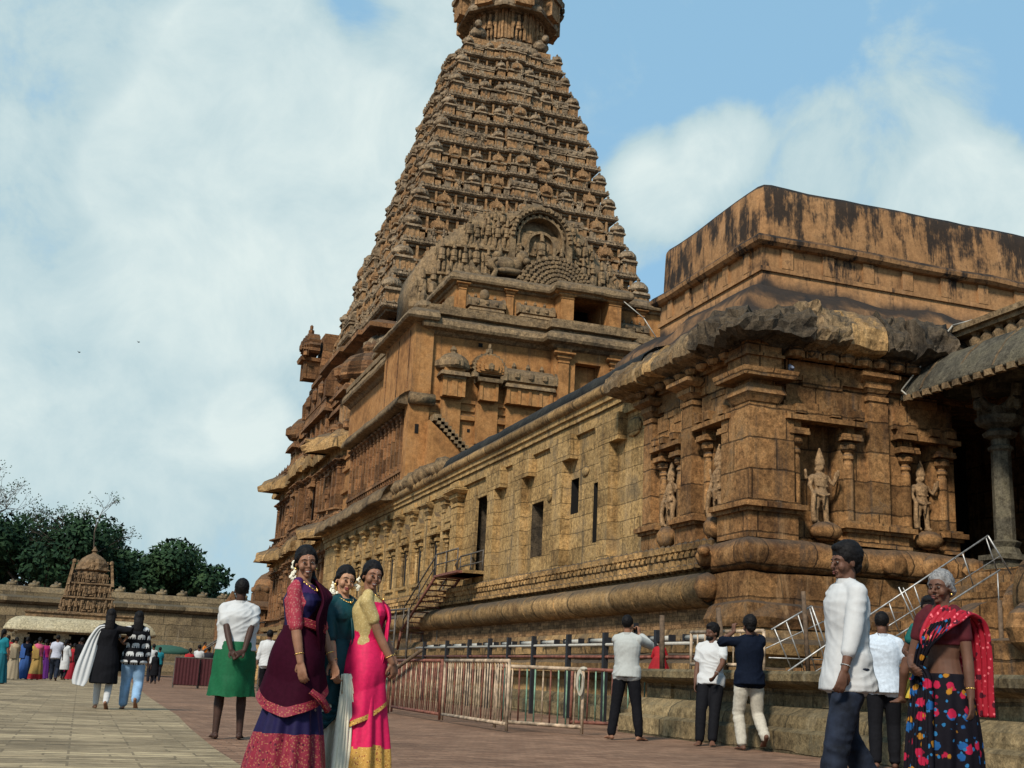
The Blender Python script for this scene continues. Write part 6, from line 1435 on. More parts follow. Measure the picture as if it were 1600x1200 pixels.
def bangle(root, k, i, mat=M_GOLD, t=.06, r=.031, name='bangle'):
    d = (k.elb[i]-k.wr[i]).normalized(); c = k.wr[i]+d*t; x = d.orthogonal().normalized(); y = d.cross(x); m = MB(); pts = [c+(x*math.cos(a)+y*math.sin(a))*r for a in np.linspace(0, 2*math.pi, 15)]; m.path(pts, .004, 6); m.build(name, [mat], root, True)
def necklace(root, k, r=.075, drop=.07):
    m = MB(); a = k.pel+(k.neck-k.pel)*1.0; pts = []
    for t in np.linspace(0, 2*math.pi, 25):
        f_ = max(0, math.cos(t)); q = a+k.rx*math.sin(t)*r*1.05+k.fy*(math.cos(t)*(r+.02*f_)+.012)+Vector((0, 0, .01-drop*f_**1.5)); pts.append(q)
    m.path(pts, .0045, 6); m.ball(tuple(pts[0]+k.fy*.01), .012, 7); m.build('necklace', [M_GOLD], root, True)
def flowers(root, k, pts, r=.016, seed=1, n=26):
    rr = random.Random(seed); m = MB(); P = [k.H @ Vector(p) for p in pts]
    for i in range(n):
        t = i/(n-1)*(len(P)-1); j = min(int(t), len(P)-2); p = P[j].lerp(P[j+1], t-j)+Vector((rr.gauss(0, .010), rr.gauss(0, .010), rr.gauss(0, .010))); m.ball(tuple(p), (r*rr.uniform(.7, 1.1),)*3, 6)
    m.build('jasmine_garland', [M_FLOWER], root, False)
# ---- patterned cloths ----
def patterned(name, base, layers, rough=.7):
    """layers: (colour, voronoi scale, threshold) small woven motifs"""
    m, nt, b = basemat(name, rough, .06 if max(base) < .02 else .2); v = nt.nodes.new('ShaderNodeTexCoord').outputs['Object']; col = mixc(nt, 0.0, base, base)
    for i, (c, s, th) in enumerate(layers):
        mp = nt.nodes.new('ShaderNodeMapping'); mp.inputs['Location'].default_value = (i*3.3, i*1.7, i*.7); nt.links.new(v, mp.inputs['Vector'])
        vo = nt.nodes.new('ShaderNodeTexVoronoi'); vo.inputs['Scale'].default_value = s; nt.links.new(mp.outputs[0], vo.inputs['Vector'])
        d = nmath(nt, 'ADD', vo.outputs['Distance'], nmath(nt, 'MULTIPLY', nmath(nt, 'SUBTRACT', tnoise(nt, v, s*2.5, 3, .6), .5), .35)); f_ = mrange(nt, d, th, th+.05, 1, 0); col = mixc(nt, f_, col, c)
    n = tnoise(nt, v, 25, 4, .6); col = mixc(nt, .4, col, ramp(nt, n, [(.3, (.6, .6, .6)), (.7, (1.3, 1.3, 1.3))]), 'MULTIPLY'); nt.links.new(col, b.inputs['Base Color'])
    bp = nt.nodes.new('ShaderNodeBump'); bp.inputs['Strength'].default_value = .2; bp.inputs['Distance'].default_value = .01; nt.links.new(tnoise(nt, v, 14, 4, .6), bp.inputs['Height']); nt.links.new(bp.outputs[0], b.inputs['Normal']); return m
M_MAR = cloth('maroon_silk', (.028, .003, .010), .75); M_NAVYS = patterned('navy_silk', (.008, .005, .038), [((.22, .17, .14), 10, .07)], .7); M_PINKB = patterned('pink_brocade', (.19, .016, .030), [((.28, .10, .055), 60, .30), ((.07, .004, .015), 24, .2)], .5)
M_LILAC = patterned('crimson_blouse', (.27, .026, .042), [((.34, .11, .10), 60, .33)], .6); M_PURPLE = cloth('purple_cotton', (.045, .01, .07)); M_TEAL = cloth('dark_teal_silk', (.004, .042, .05), .5); M_CREAMS = cloth('cream_silk', (.98, .88, .66), .7, .05, .15)
M_PINK = cloth('hot_pink_silk', (.62, .012, .085), .6); M_GOLDB = patterned('gold_brocade', (.46, .25, .055), [((.25, .08, .03), 45, .28), ((.7, .45, .15), 70, .22)], .5); M_YELB = patterned('gold_blouse', (.38, .28, .11), [((.48, .38, .18), 60, .3)], .6)
M_GREEN = cloth('green_lungi_cloth', (.006, .095, .035), .7); M_JEAN = plain('dark_denim', (.010, .014, .025), .85, 0, .6, 7, .2, .3); M_LJEAN = plain('light_denim', (.20, .32, .46), .85, 0, .2, 7, .2, .3)
M_FLORAL = patterned('black_floral_sari', (.007, .006, .009), [((.012, .07, .20), 8.5, .27), ((.32, .012, .04), 8, .24), ((.30, .13, .015), 10, .19), ((.02, .12, .26), 15, .17)], .75); M_REDF = patterned('red_sari_end', (.28, .008, .02), [((.05, .003, .01), 12, .25), ((.6, .12, .14), 26, .2)], .7)
M_KHAKI = cloth('cream_trousers', (.46, .42, .34)); M_BLUEW = cloth('pale_blue_shirt', (.50, .56, .62)); M_DKRED = cloth('dark_red_blouse', (.07, .008, .012)); M_PHONE = plain('phone', (.01, .01, .012), .3)

# ---- woman in maroon and navy (left of the trio) ----
r_, k = person(1.44, 8.55, 52, 1.60, 'tall smiling woman in maroon drape and navy skirt with wide crimson border', dict(female=True, head=(-50, 2, -4), lean=(0, .01, 0), feet=((-.09, .07, .07), (.09, .07, .07)), kpole=(0, -1, 0), pelvis=(0, .01, .92), hands=((-.20, -.14, .74), (.16, -.22, .80)), epole=((-.5, .9, 0), (.5, .8, 0)), curl=(.5, .6), palm=((1, 0, 0), (-1, .2, 0))), SK_M, .006, 'longfront', feats=dict(smile=True, bindi=True))
shirt(r_, k, [M_LILAC, M_PURPLE, M_NAVYS, M_MAR], .95, .34, .008, 'blouse', .008, .003, collar=False, hi=.97, fn=lambda c, n: 0 if abs(c.x) > .128 else (3 if (c.y < .04 and c.z < 1.27+c.x*1.1) else (1 if c.z > 1.36 else 2)))
skirt(r_, k, [M_NAVYS, M_PINKB], 1.06, .03, (.128, .105), (.285, .30), (.01, .045), 13, .024, 'skirt', ex=1.1, rowmat=lambda a, t: 1 if t > .685 else 0, seed=4)
skirt(r_, k, [M_MAR, M_PINKB], 1.12, .47, (.140, .118), (.252, .265), (.01, .035), 4, .016, 'drape', ex=1.05, hem=lambda a: .47+.26*(1-math.cos(a-3.45))**.8*.62, rowmat=lambda a, t: 1 if t > .88 else 0, seed=5, bulge=.025)
strip(r_, [((.10, -.12, .92), (.5, 0, 1), .8), ((.02, -.155, 1.08), (.5, .1, 1), 1.0), ((-.02, -.165, 1.22), (.8, .1, .6), 1.05), ((.06, -.15, 1.34), (1, .2, .2), .9), ((.12, -.02, 1.445), (1, .1, -.3), .75), ((.13, .12, 1.36), (1, 0, 0), .8), ((.10, .16, 1.1), (1, 0, 0), .9), ((.08, .20, .8), (1, 0, 0), 1.0)], .24, M_MAR, 'drape', .012)
strip(r_, [((-.14, -.02, 1.16), (0, .2, 1), .5), ((-.05, -.145, 1.12), (0, 0, 1), .5), ((.08, -.14, 1.10), (0, 0, 1), .5), ((.15, -.02, 1.08), (0, 0, 1), .5)], .12, M_PINKB, 'waist_border', .01)
strip(r_, [((-.16, -.20, .66), (1, .3, .2), .7), ((-.10, -.26, .60), (1, .3, .2), 1), ((-.02, -.28, .52), (1, .3, .2), .9)], .09, M_PINKB, 'hanging_end', .012)
necklace(r_, k); bangle(r_, k, 0); bangle(r_, k, 1); flowers(r_, k, [(-.05, .10, .03), (-.07, .115, -.03), (-.085, .10, -.09), (-.06, .09, -.13)])
for s in (-1, 1): m = MB(); m.ball(tuple(k.H @ Vector((.078*s, .004, -.045))), .010, 7); m.build('earring', [M_GOLD], r_, True)
# ---- woman in teal and cream ----
r_, k = person(1.80, 8.98, 22, 1.50, 'shorter woman in dark teal blouse holding a cream silk sari, middle of the three', dict(female=True, wide=1.06, head=(-12, 3, 8), hands=((-.16, -.22, .80), (.2, -.05, .78)), epole=((-.9, .5, 0), (.5, .8, 0)), curl=(.7, .5), palm=((1, .4, 0), (-1, 0, 0))), SK_L, .006, 'bun', feats=dict(bindi=True, lips=plain('red_lips', (.24, .055, .055), .5)))
shirt(r_, k, [M_TEAL], 1.0, .2, .012, 'blouse', .008, .004, collar=False, hi=.99)
skirt(r_, k, [M_CREAMS, M_GOLDB], 1.05, .03, (.145, .12), (.27, .25), (.0, .02), 20, .02, 'skirt', lambda c, n: 1 if c.z < .09 else 0, seed=7)
def mid(c, n): return 0 if (c.x < .02+(c.z-.62)*.75 or c.y > .02) else 1
skirt(r_, k, [M_TEAL], 1.12, .60, (.155, .13), (.235, .215), (-.02, .03), 6, .018, 'drape', seed=8, bulge=.02)
strip(r_, [((-.20, -.02, .62), (.2, -.3, 1), 1.2), ((-.10, -.20, .56), (.6, -.1, .8), 1.5), ((.02, -.225, .66), (.8, 0, .6), 1.2), ((.10, -.20, .85), (.8, 0, .5), 1.1), ((.12, -.17, 1.05), (.9, .1, .2), 1.0), ((.10, -.15, 1.25), (1, .2, .1), .9), ((.12, -.02, 1.44), (1, 0, -.2), .7), ((.12, .12, 1.34), (1, 0, 0), .8), ((.12, .17, 1.0), (1, 0, 0), 1), ((.12, .19, .7), (1, 0, 0), 1)], .26, M_TEAL, 'drape', .012)
strip(r_, [((-.07, -.235, .84), (1, 0, 0), .45), ((-.06, -.27, .70), (1, 0, 0), .8), ((-.05, -.285, .50), (1, 0, 0), 1.25), ((-.05, -.30, .28), (1, 0, 0), 1.5), ((-.06, -.31, .06), (1, 0, 0), 1.6)], .17, M_CREAMS, 'pleated_end', .012, fold=4, amp=.014)
necklace(r_, k, .07, .05); bangle(r_, k, 0); flowers(r_, k, [(-.075, .05, -.03), (-.085, .02, -.09), (-.075, -.03, -.15), (-.05, -.05, -.19)], .015, 3)
for s in (-1, 1): m = MB(); m.ball(tuple(k.H @ Vector((.079*s, .004, -.05))), (.011, .011, .016), 7); m.build('earring', [M_GOLD], r_, True)
# ---- woman in pink ----
r_, k = person(1.98, 8.88, 66, 1.54, 'slim woman in hot pink sari with gold border and gold blouse', dict(female=True, head=(-58, 2, 6), hands=((-.04, -.29, .80), (.03, -.30, .79)), epole=((-.6, .9, 0), (.6, .9, 0)), curl=(.9, .9), palm=((.6, .9, 0), (-.6, .9, 0)), hdir=((.3, -.2, -1), (-.3, -.2, -1))), SK_M, .006, 'bun', feats=dict(smile=True, bindi=True))
shirt(r_, k, [M_YELB, M_PINK], .55, .20, .012, 'blouse', .008, .003, collar=False, hi=.97, fn=lambda c, n: 1 if (abs(c.x) < .135 and (c.y < .03 or c.z < 1.16) and c.z < 1.40) else 0)
skirt(r_, k, [M_PINK, M_GOLDB], 1.05, .03, (.130, .115), (.25, .26), (.0, .0), 13, .02, 'skirt', lambda c, n: 1 if c.z < .27+.015*math.sin(c.x*30) else 0, seed=11)
skirt(r_, k, [M_PINK, M_GOLDB], 1.10, .40, (.138, .122), (.215, .215), (.0, .01), 5, .016, 'drape', hem=lambda a: .40+.30*(1-math.cos(a-2.6))**.8*.5, rowmat=lambda a, t: 1 if t > .93 else 0, seed=12, bulge=.025)
strip(r_, [((-.08, -.14, .95), (.3, 0, 1), 1.0), ((-.03, -.155, 1.10), (.6, .1, 1), 1.0), ((.03, -.16, 1.24), (.9, .1, .5), 1.0), ((.09, -.13, 1.36), (1, .2, .2), .8), ((.115, -.01, 1.445), (1, .1, -.3), .6), ((.12, .12, 1.34), (1, 0, 0), .8), ((.10, .16, 1.05), (1, 0, 0), .9), ((.09, .18, .8), (1, 0, 0), .9)], .22, M_PINK, 'drape', .012)
necklace(r_, k, .07, .05); bangle(r_, k, 0); bangle(r_, k, 1); flowers(r_, k, [(-.07, .08, -.02), (-.08, .09, -.08), (-.07, .08, -.12)], .014, 5, 18)
# ---- man in green waistcloth ----
r_, k = person(1.60, 13.75, 178, 1.68, 'barefoot man from behind in white shirt and green waistcloth, hands clasped behind his back', dict(wide=1.2, feet=((-.13, 0, .07), (.13, 0, .07)), hands=((-.07, .27, .95), (.06, .30, .90)), epole=((-1, .15, .1), (1, .15, .1)), curl=(.9, .8), palm=((0, 1, 0), (0, 1, 0)), hdir=((.8, .3, -.5), (-.6, .3, -.8))), SK_B, .008, 'short')
shirt(r_, k, [WHITEC], .55, .02, .026, 'shirt', .010, .007, seed=3)
skirt(r_, k, [M_GREEN], 1.05, .46, (.205, .175), (.255, .215), (0, .01), 4, .022, 'waistcloth', seed=14, bulge=.012)
# ---- man with phone ----
r_, k = person(7.42, 16.1, 142, 1.70, 'man in pale grey shirt and black trousers raising a phone to photograph the temple', dict(feet=((-.20, .0, .07), (.20, .04, .07)), feetdir=(-20, 40), hands=((-.10, -.30, 1.50), (.02, -.30, 1.48)), epole=((-1, -.2, -.8), (1, -.2, -.8)), curl=(1.1, 1.1), palm=((.8, -.4, 0), (-.8, -.4, 0)), hdir=((.1, -.2, 1), (0, -.2, 1)), head=(-8, -6, 0)), SK_M, .009, 'short')
shirt(r_, k, [OFFW], 1.75, -.12, .024, 'shirt', .011, .011, seed=5); trousers(r_, k, BLACKC, .012)
m = MB(); m.box(-.075, .0, -.375, -.36, 1.50, 1.66); m.build('phone', [M_PHONE], None).location = (0, 0, 0)
ph = bpy.data.objects['phone']; ph.matrix_world = Matrix.Translation(r_.location) @ RZ(R(142)); tag(ph, 'dark phone held up by the man in the pale grey shirt', 'phone')
# ---- young man leaning, white t-shirt ----
r_, k = person(8.30, 15.25, -35, 1.66, 'young bearded man in white t-shirt and black trousers leaning on the platform', dict(pelvis=(0, .10, .90), lean=(0, .10, 0), feet=((-.12, -.16, .07), (.06, -.22, .07)), hands=((-.22, .02, .78), (.10, -.16, .98)), epole=((-.6, .8, 0), (1, .4, -.2)), head=(-38, 2, 0)), SK_D, .009, 'thick')
shirt(r_, k, [WHITEC], .62, -.10, .02, 't_shirt', .011, .010, seed=6, collar=False); trousers(r_, k, BLACKC, .014)
m = MB(); m.ball(tuple(k.H @ Vector((0, -.045, -.075))), (.055, .05, .038), 12); m.build('beard', [M_HAIR], r_, True); bangle(r_, k, 1, M_STEEL, .03, .032, 'watch')
# ---- young man in dark navy shirt, cream trousers ----
r_, k = person(8.34, 14.25, 172, 1.70, 'young man from behind in dark navy shirt and cream trousers, arms raised', dict(feet=((-.13, .22, .17), (.10, .0, .07)), toe=(1, 0), pelvis=(0, 0, .92), hands=((-.06, -.20, 1.56), (.12, -.24, 1.52)), epole=((-1, -.2, -.6), (1, -.2, -.6)), curl=(1.0, 1.0), palm=((.8, -.4, 0), (-.8, -.4, 0)), hdir=((.1, -.2, 1), (0, -.2, 1))), SK_D, .009, 'thick')
shirt(r_, k, [NAVYC], 1.2, -.16, .024, 'shirt', .011, .008, seed=7); trousers(r_, k, M_KHAKI, .014, amp=.013)
# ---- youth in white shirt, walking left ----
r_, k = person(4.88, 7.05, -98, 1.72, 'youth with thick black hair in loose white shirt and dark jeans walking left', dict(lean=(0, .0, 0), feet=((-.09, .24, .12), (.09, -.20, .07)), toe=(1, 0), hands=((-.24, .10, .76), (.25, -.17, .79)), epole=((-.4, 1, 0), (.4, 1, 0)), curl=(.5, .5), head=(8, 2, 0)), SK_D, .007, 'thick', feats=dict())
shirt(r_, k, [WHITEC], 1.5, -.34, .022, 'shirt', .010, .011, seed=8); trousers(r_, k, M_JEAN, .022, amp=.014)
bangle(r_, k, 1, M_STEEL, .03, .03, 'watch'); bangle(r_, k, 0, M_BLACKP, .03, .030, 'watch')
# ---- man in pale blue shirt behind the youth ----
r_, k = person(8.35, 11.4, 150, 1.62, 'man in pale blue shirt and black trousers half hidden behind the youth', dict(hands=((-.14, -.18, 1.02), (.16, -.2, 1.05)), epole=((-1, .6, -.2), (1, .6, -.2)), feet=((-.1, 0, .07), (.12, .1, .07)), head=(-20, 12, 0)), SK_D, .010, 'short')
shirt(r_, k, [M_BLUEW], 1.4, -.20, .024, 'shirt', .012, .010, seed=9); trousers(r_, k, BLACKC, .014)
# ---- old woman in floral sari ----
r_, k = person(5.02, 6.25, -62, 1.50, 'grey haired old woman in black floral sari with red shoulder cloth', dict(female=True, wide=.93, head=(-6, 0, 0), hands=((-.12, -.24, 1.05), (.22, -.06, .70)), epole=((-.5, .6, -.5), (.5, .9, 0)), curl=(.8, .35), palm=((1, -.2, .3), (-1, 0, 0))), SK_D, .007, 'bun', M_GREYH, feats=dict())
shirt(r_, k, [M_DKRED], .45, .52, .010, 'blouse', .009, .004, collar=False, hi=.97)
skirt(r_, k, [M_FLORAL], 1.02, .03, (.150, .130), (.25, .28), (.0, .01), 12, .022, 'skirt', seed=21, bulge=.02)
strip(r_, [((-.17, -.05, .95), (.1, 0, 1), 1.1), ((-.10, -.18, 1.05), (.4, .1, 1), 1.1), ((-.04, -.20, 1.16), (.7, .1, .7), 1.1), ((.02, -.185, 1.28), (1, .2, .4), .9), ((.06, -.15, 1.37), (1, .2, .3), .6)], .22, M_FLORAL, 'sari_front', .012)
strip(r_, [((.0, -.19, 1.22), (.8, .1, .6), .6), ((.05, -.165, 1.32), (1, .2, .3), 1.1), ((.11, -.02, 1.455), (1, .1, -.3), .95), ((.15, .13, 1.36), (1, 0, 0), .95), ((.15, .18, 1.15), (1, 0, 0), 1.0), ((.14, .20, .92), (1, 0, 0), 1.0), ((.14, .205, .74), (1, 0, 0), 1.0)], .24, M_REDF, 'shoulder_cloth', .012)
strip(r_, [((-.16, -.10, 1.02), (.3, 0, 1), .8), ((-.12, -.19, 1.02), (.5, 0, 1), .9), ((-.08, -.21, .96), (1, 0, .3), 1), ((-.07, -.25, .8), (1, 0, 0), 1.1), ((-.07, -.30, .5), (1, 0, 0), 1.3), ((-.07, -.33, .2), (1, 0, 0), 1.4)], .15, M_FLORAL, 'pleats', .012, fold=4, amp=.014)
m = MB(); m.ball(tuple(k.H @ Vector((.079, .006, -.045))), .010, 7); m.build('earring', [M_GOLD], r_, True); bangle(r_, k, 1)
m = MB(); m.ball(tuple(k.wr[1]), .01, 6)
# ---- small child on her far hip ----
r_, k = person(5.32, 6.75, -60, 1.02, 'small child in teal and yellow carried on the far hip of the old woman', dict(pelvis=(0, 0, .92), feet=((-.22, -.30, .62), (.22, -.30, .62)), hands=((-.2, -.22, 1.1), (.2, -.22, 1.15)), head=(10, 0, 0)), SK_D, .010, 'thick', z=.38)
shirt(r_, k, [cloth('teal_frock', (.01, .12, .11))], .5, -.1, .02, 'frock', .012, .006, collar=False); skirt(r_, k, [cloth('yellow_skirt', (.5, .38, .05))], .98, .62, (.17, .15), (.28, .30), (0, -.04), 8, .02, 'skirt')
# ---- woman with white dupatta and woman with elephant print ----
r_, k = person(.40, 21.6, 176, 1.60, 'long haired woman from behind in black kurta with billowing white scarf', dict(female=True, feet=((-.09, .12, .10), (.09, -.16, .07)), toe=(1, 0), hands=((-.30, -.05, 1.25), (.24, -.03, .80)), epole=((-1, .3, -.3), (.6, .7, 0))), SK_M, .010, 'long')
m = torso_shell(k, -.95, 1.0, .03); sleeve(m, k, 0, 1.5, .016); sleeve(m, k, 1, 1.5, .016); obj_from(fuse(m, .013, 2), 'kurta', [BLACKC], r_, disp=folds(.010, 3, 7, 5)); trousers(r_, k, WHITEC, .004, 'leggings', .012, .004)
strip(r_, [((.02, .10, 1.41), (.2, 0, 1), .35), ((.15, .08, 1.38), (.5, .2, .8), .5), ((.24, .06, 1.2), (.9, .2, .3), .75), ((.29, .10, .98), (1, .2, .1), 1.0), ((.34, .15, .74), (1, .2, .1), 1.15), ((.38, .18, .50), (1, .1, .1), 1.1), ((.40, .2, .40), (1, 0, .2), .8)], .24, WHITEC, 'scarf', .01, fold=1.5, amp=.008)
r_.rotation_euler = (0, 0, R(176))
# elephant print: little animals laid into the grid of the shirt
ELE = [(-.5, -.25), (-.5, .15), (-.35, .33), (.1, .36), (.3, .30), (.45, .25), (.55, .0), (.5, -.3), (.42, -.3), (.40, -.02), (.3, -.05), (.3, -.3), (.15, -.3), (.13, -.08), (-.05, -.08), (-.07, -.3), (-.22, -.3), (-.24, -.1), (-.36, -.08), (-.38, -.3)]
def inpoly(u, w, P):
    c = False; j = len(P)-1
    for i in range(len(P)):
        if (P[i][1] > w) != (P[j][1] > w) and u < (P[j][0]-P[i][0])*(w-P[i][1])/(P[j][1]-P[i][1])+P[i][0]: c = not c
        j = i
    return c
def ele(c, n):
    sx, sz = .17, .15; row = math.floor(c.z/sz); u = (c.x*(1 if c.y > 0 else -1)/sx+(.5 if row % 2 else 0)) % 1-.5; w = (c.z/sz) % 1-.5
    return 1 if inpoly(u*1.35, w*1.15, ELE) else 0
r_, k = person(.86, 21.8, 178, 1.60, 'woman from behind in black shirt printed with white elephants and light blue jeans', dict(female=True, wide=1.05, feet=((-.10, .22, .16), (.10, -.10, .07)), toe=(1.2, 0), hands=((-.26, -.04, .82), (.28, -.05, 1.22)), epole=((-.6, .7, 0), (1, .3, -.3))), SK_M, .010, 'long')
shirt(r_, k, [BLACKC, WHITEC], 1.6, -.22, .028, 'elephant_print_shirt', .008, .006, seed=4, fn=ele, collar=False); trousers(r_, k, M_LJEAN, .022, end=.9)
# ---- man walking away behind the green waistcloth ----
r_, k = person(4.35, 30.5, 170, 1.68, 'man walking away in white shirt and black trousers, seen past the green waistcloth', dict(feet=((-.12, .18, .10), (.10, -.14, .07)), toe=(1, 0), hands=((-.28, -.05, .82), (.28, .02, .80))), SK_D, .013, 'short')
shirt(r_, k, [WHITEC], 1.35, -.16, .026, 'shirt', .013, .010, seed=12); trousers(r_, k, BLACKC, .01)
# ---- person in red behind the phone man ----
r_, k = person(9.95, 20.2, 150, .95, 'person in red cloth crouching on the platform behind the man with the phone', dict(female=True, pelvis=(0, .05, .30), lean=(0, -.22, -.08), feet=((-.16, -.18, .07), (.16, -.18, .07)), hands=((-.15, -.45, .35), (.15, -.45, .35)), head=(0, 30, 0)), SK_D, .014, 'bun', z=1.04)
shirt(r_, k, [cloth('red_cloth', (.32, .01, .015))], 1.2, -.2, .03, 'red_cloth', .014, .01, seed=13, collar=False); skirt(r_, k, [cloth('red_cloth_skirt', (.28, .01, .015))], .40, .02, (.2, .18), (.34, .36), (0, -.06), 8, .02, 'skirt')
# ================= the crowd by the small shrine =================
CG = 'visitors gathered in front of the small shrine'
def C_(n, c): return cloth(n, c, .85)
ST = dict(hands=((-.22, -.1, .82), (.22, -.08, .82)), epole=((-.5, .8, 0), (.5, .8, 0)))
def walker(p=.16): return dict(feet=((-.1, p, .1), (.1, -p, .07)), toe=(1, 0), hands=((-.24, -.16, .84), (.24, .1, .82)), epole=((-.5, .8, 0), (.5, .8, 0)))
def sari(x, y, face, h, label, top, low, border=None, skin=SK_D, hair='bun', z=None, head=(0, 0, 0), group=CG):
    sp = dict(ST, female=True, wide=1.1, head=head); r_, k = person(x, y, face, h, label, sp, skin, .020, hair, group=group, z=z)
    shirt(r_, k, [top], .7, -.0, .018, 'blouse', .02, .004, collar=False, seed=int(x*7+9)); skirt(r_, k, [low, border or low], 1.05, .04, (.165, .14), (.30, .28), (0, .02), 10, .02, 'skirt', (lambda c, n: 1 if c.z < .25 else 0), rows=24, n=48, seed=int(x*5+50))
    strip(r_, [((-.12, -.16, 1.0), (.4, 0, 1), 1), ((0, -.19, 1.2), (.8, 0, .6), 1), ((.11, -.06, 1.44), (1, 0, 0), .8), ((.12, .15, 1.25), (1, 0, 0), 1), ((.12, .2, .85), (1, 0, 0), 1.1)], .24, low, 'drape', .012, n=10, fold=2); return r_
def man(x, y, face, h, label, top, low, skin=SK_D, sl=.6, walk=False, z=None, hair='short', group=CG):
    sp = walker() if walk else dict(ST); r_, k = person(x, y, face, h, label, sp, skin, .020, hair, group=group, z=z)
    shirt(r_, k, [top], sl, -.14, .024, 'shirt', .02, .006, collar=False, seed=int(x*3+20)); trousers(r_, k, low, .016, vox=.02); return r_
def kurta(x, y, face, h, label, top, low, skin=SK_D, hair='braid', z=None, group=CG):
    sp = dict(walker(.1), female=True); r_, k = person(x, y, face, h, label, sp, skin, .020, hair, group=group, z=z)
    m = torso_shell(k, -.95, 1.0, .035); sleeve(m, k, 0, 1.3, .015); sleeve(m, k, 1, 1.3, .015); obj_from(fuse(m, .02, 2), 'kurta', [top], r_, disp=folds(.008, 3, 7, 5)); trousers(r_, k, low, .008, vox=.02); return r_
c_teal = C_('teal_cloth', (.01, .16, .20)); c_red = C_('red_cotton', (.30, .015, .02)); c_beige = C_('beige_cloth', (.36, .27, .17)); c_gold = C_('golden_cloth', (.32, .20, .06)); c_mag = C_('magenta_cloth', (.30, .01, .10)); c_pur = C_('purple_cloth', (.10, .02, .16))
c_pink = C_('pink_cloth', (.50, .09, .16)); c_or = C_('orange_cloth', (.55, .16, .02)); c_lil = C_('lilac_cloth', (.30, .18, .38)); c_yel = C_('yellow_cloth', (.45, .33, .04)); c_grn = C_('olive_cloth', (.08, .12, .04)); c_lav = C_('pale_lavender_cotton', (.44, .45, .52)); c_blu = C_('blue_cloth', (.03, .08, .24)); c_dk = C_('charcoal_cloth', (.02, .02, .025))
sari(-2.32, 40.7, 150, 1.60, 'woman in bright teal sari cut by the left edge', c_teal, C_('deep_teal_cloth', (.01, .10, .13)), None, SK_M, 'braid')
man(-2.72, 51.0, 170, 1.60, 'person in red top behind the woman in teal', c_red, c_dk)
sari(-2.40, 50.5, 200, 1.55, 'woman in beige sari at the left of the crowd', c_beige, C_('sand_cloth', (.30, .24, .16)))
sari(-2.05, 52.0, 165, 1.60, 'woman in dark navy sari left of the golden skirt', NAVYC, c_blu)
sari(-1.60, 51.6, 190, 1.60, 'woman in pink blouse and wide golden skirt with a flower bunch', c_pink, c_gold, c_red, SK_D)
sari(-1.42, 54.5, 170, 1.58, 'woman in magenta and purple beside the golden skirt', c_mag, c_pur)
man(-.92, 51.0, 175, 1.70, 'stout man in pale lavender shirt and blue jeans walking', c_lav, M_JEAN, SK_D, .6, True)
kurta(-.62, 54.5, 150, 1.60, 'woman in long white kurta right of the man in lavender', WHITEC, c_dk)
sari(-.30, 56.0, 180, 1.5, 'small figure in crimson sari beside the white kurta', c_red, C_('crimson_cloth', (.25, .01, .02)))
man(-.02, 51.5, 178, 1.66, 'person dressed all in black left of the long haired woman', BLACKC, BLACKC, SK_B, 1.2)
man(.55, 49.0, 178, 1.62, 'dark clothed person hidden behind the long haired woman', c_dk, BLACKC, SK_B, 1.0, True)
man(3.05, 57.5, 200, 1.65, 'man in white shirt right of the elephant print shirt', WHITEC, c_dk, SK_D)
kurta(3.0, 54.0, 185, 1.28, 'short dark clothed girl in front of the man in white', BLACKC, c_dk, SK_B)
sari(4.35, 53.5, 170, 1.5, 'woman in scarlet sari behind the far barricades', c_red, C_('scarlet_cloth', (.42, .02, .02)))
man(4.72, 53.6, 180, 1.65, 'man in white shirt behind the far barricades', WHITEC, NAVYC)
man(5.22, 54.5, 160, 1.60, 'person in charcoal clothes behind the far barricades', c_dk, BLACKC, SK_B, 1.2)
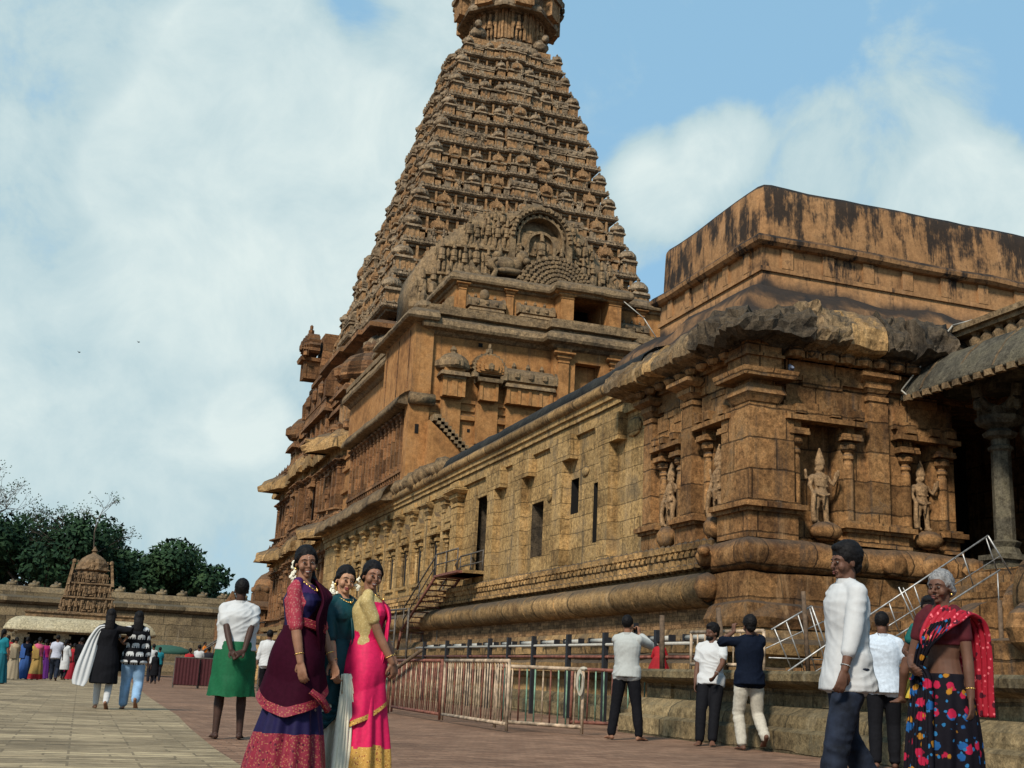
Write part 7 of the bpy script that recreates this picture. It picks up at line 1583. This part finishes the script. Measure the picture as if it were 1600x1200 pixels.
sari(5.85, 54.0, 120, 1.58, 'woman in lilac top and blue skirt behind the far barricades', c_lil, c_blu, None, SK_M)
man(6.3, 55.0, 200, 1.55, 'person in yellow top nearest the green waistcloth', c_yel, c_dk)
kurta(2.55, 58.5, 190, 1.30, 'child in blue left of the far man in white', c_blu, c_blu)
sari(6.9, 74.9, 60, 1.5, 'woman in orange sari climbing the far stone stair', c_or, c_or, z=.55, group='')
PG = 'people standing inside the small shrine porch'
for i, (x, y, a, top, low, w_, lab) in enumerate(((-2.6, 87.3, 10, c_grn, c_dk, 0, 'person in olive inside the shrine porch, leftmost'), (-2.0, 87.2, -20, c_beige, c_dk, 0, 'person in beige inside the shrine porch'), (-1.2, 87.4, 15, c_lav, c_lav, 1, 'woman in pale lavender inside the shrine porch'), (-.75, 87.1, 0, c_gold, c_gold, 1, 'woman in golden sari inside the shrine porch'), (-.2, 87.3, 10, c_pink, c_red, 1, 'woman in pink and red inside the shrine porch, tallest'), (.4, 87.0, -10, c_or, c_red, 1, 'woman in orange and red at the right of the shrine porch'), (1.0, 87.2, 20, c_teal, c_dk, 0, 'person in teal at the right end of the shrine porch'))):
    (sari if w_ else man)(x, y, a, 1.62, lab, top, low, z=.1+(.15 if i in (0, 4) else 0), group=PG)
# extra background figures filling the gaps
for i, (x, y, a, top, low, w_, lab) in enumerate(((-3.0, 60, 180, c_pur, c_pur, 1, 'woman in violet deep in the crowd at far left'), (-2.1, 62, 170, c_yel, c_dk, 0, 'person in yellow shirt deep in the crowd'), (-1.75, 66, 180, c_grn, c_red, 1, 'woman in olive blouse and red sari deep in the crowd'), (-1.0, 64, 190, c_blu, c_dk, 0, 'person in blue shirt deep in the crowd'), (-.55, 68, 180, c_beige, c_mag, 1, 'woman in beige and magenta deep in the crowd'), (.15, 66, 180, c_red, c_dk, 0, 'person in dark red shirt near the porch pillar'), (3.6, 62, 180, c_teal, c_dk, 0, 'person in teal shirt beyond the far barricades'), (-3.3, 48, 180, c_dk, c_dk, 0, 'dark clothed person half out of the left edge'))):
    (sari if w_ else man)(x, y, a, 1.6, lab, top, low)
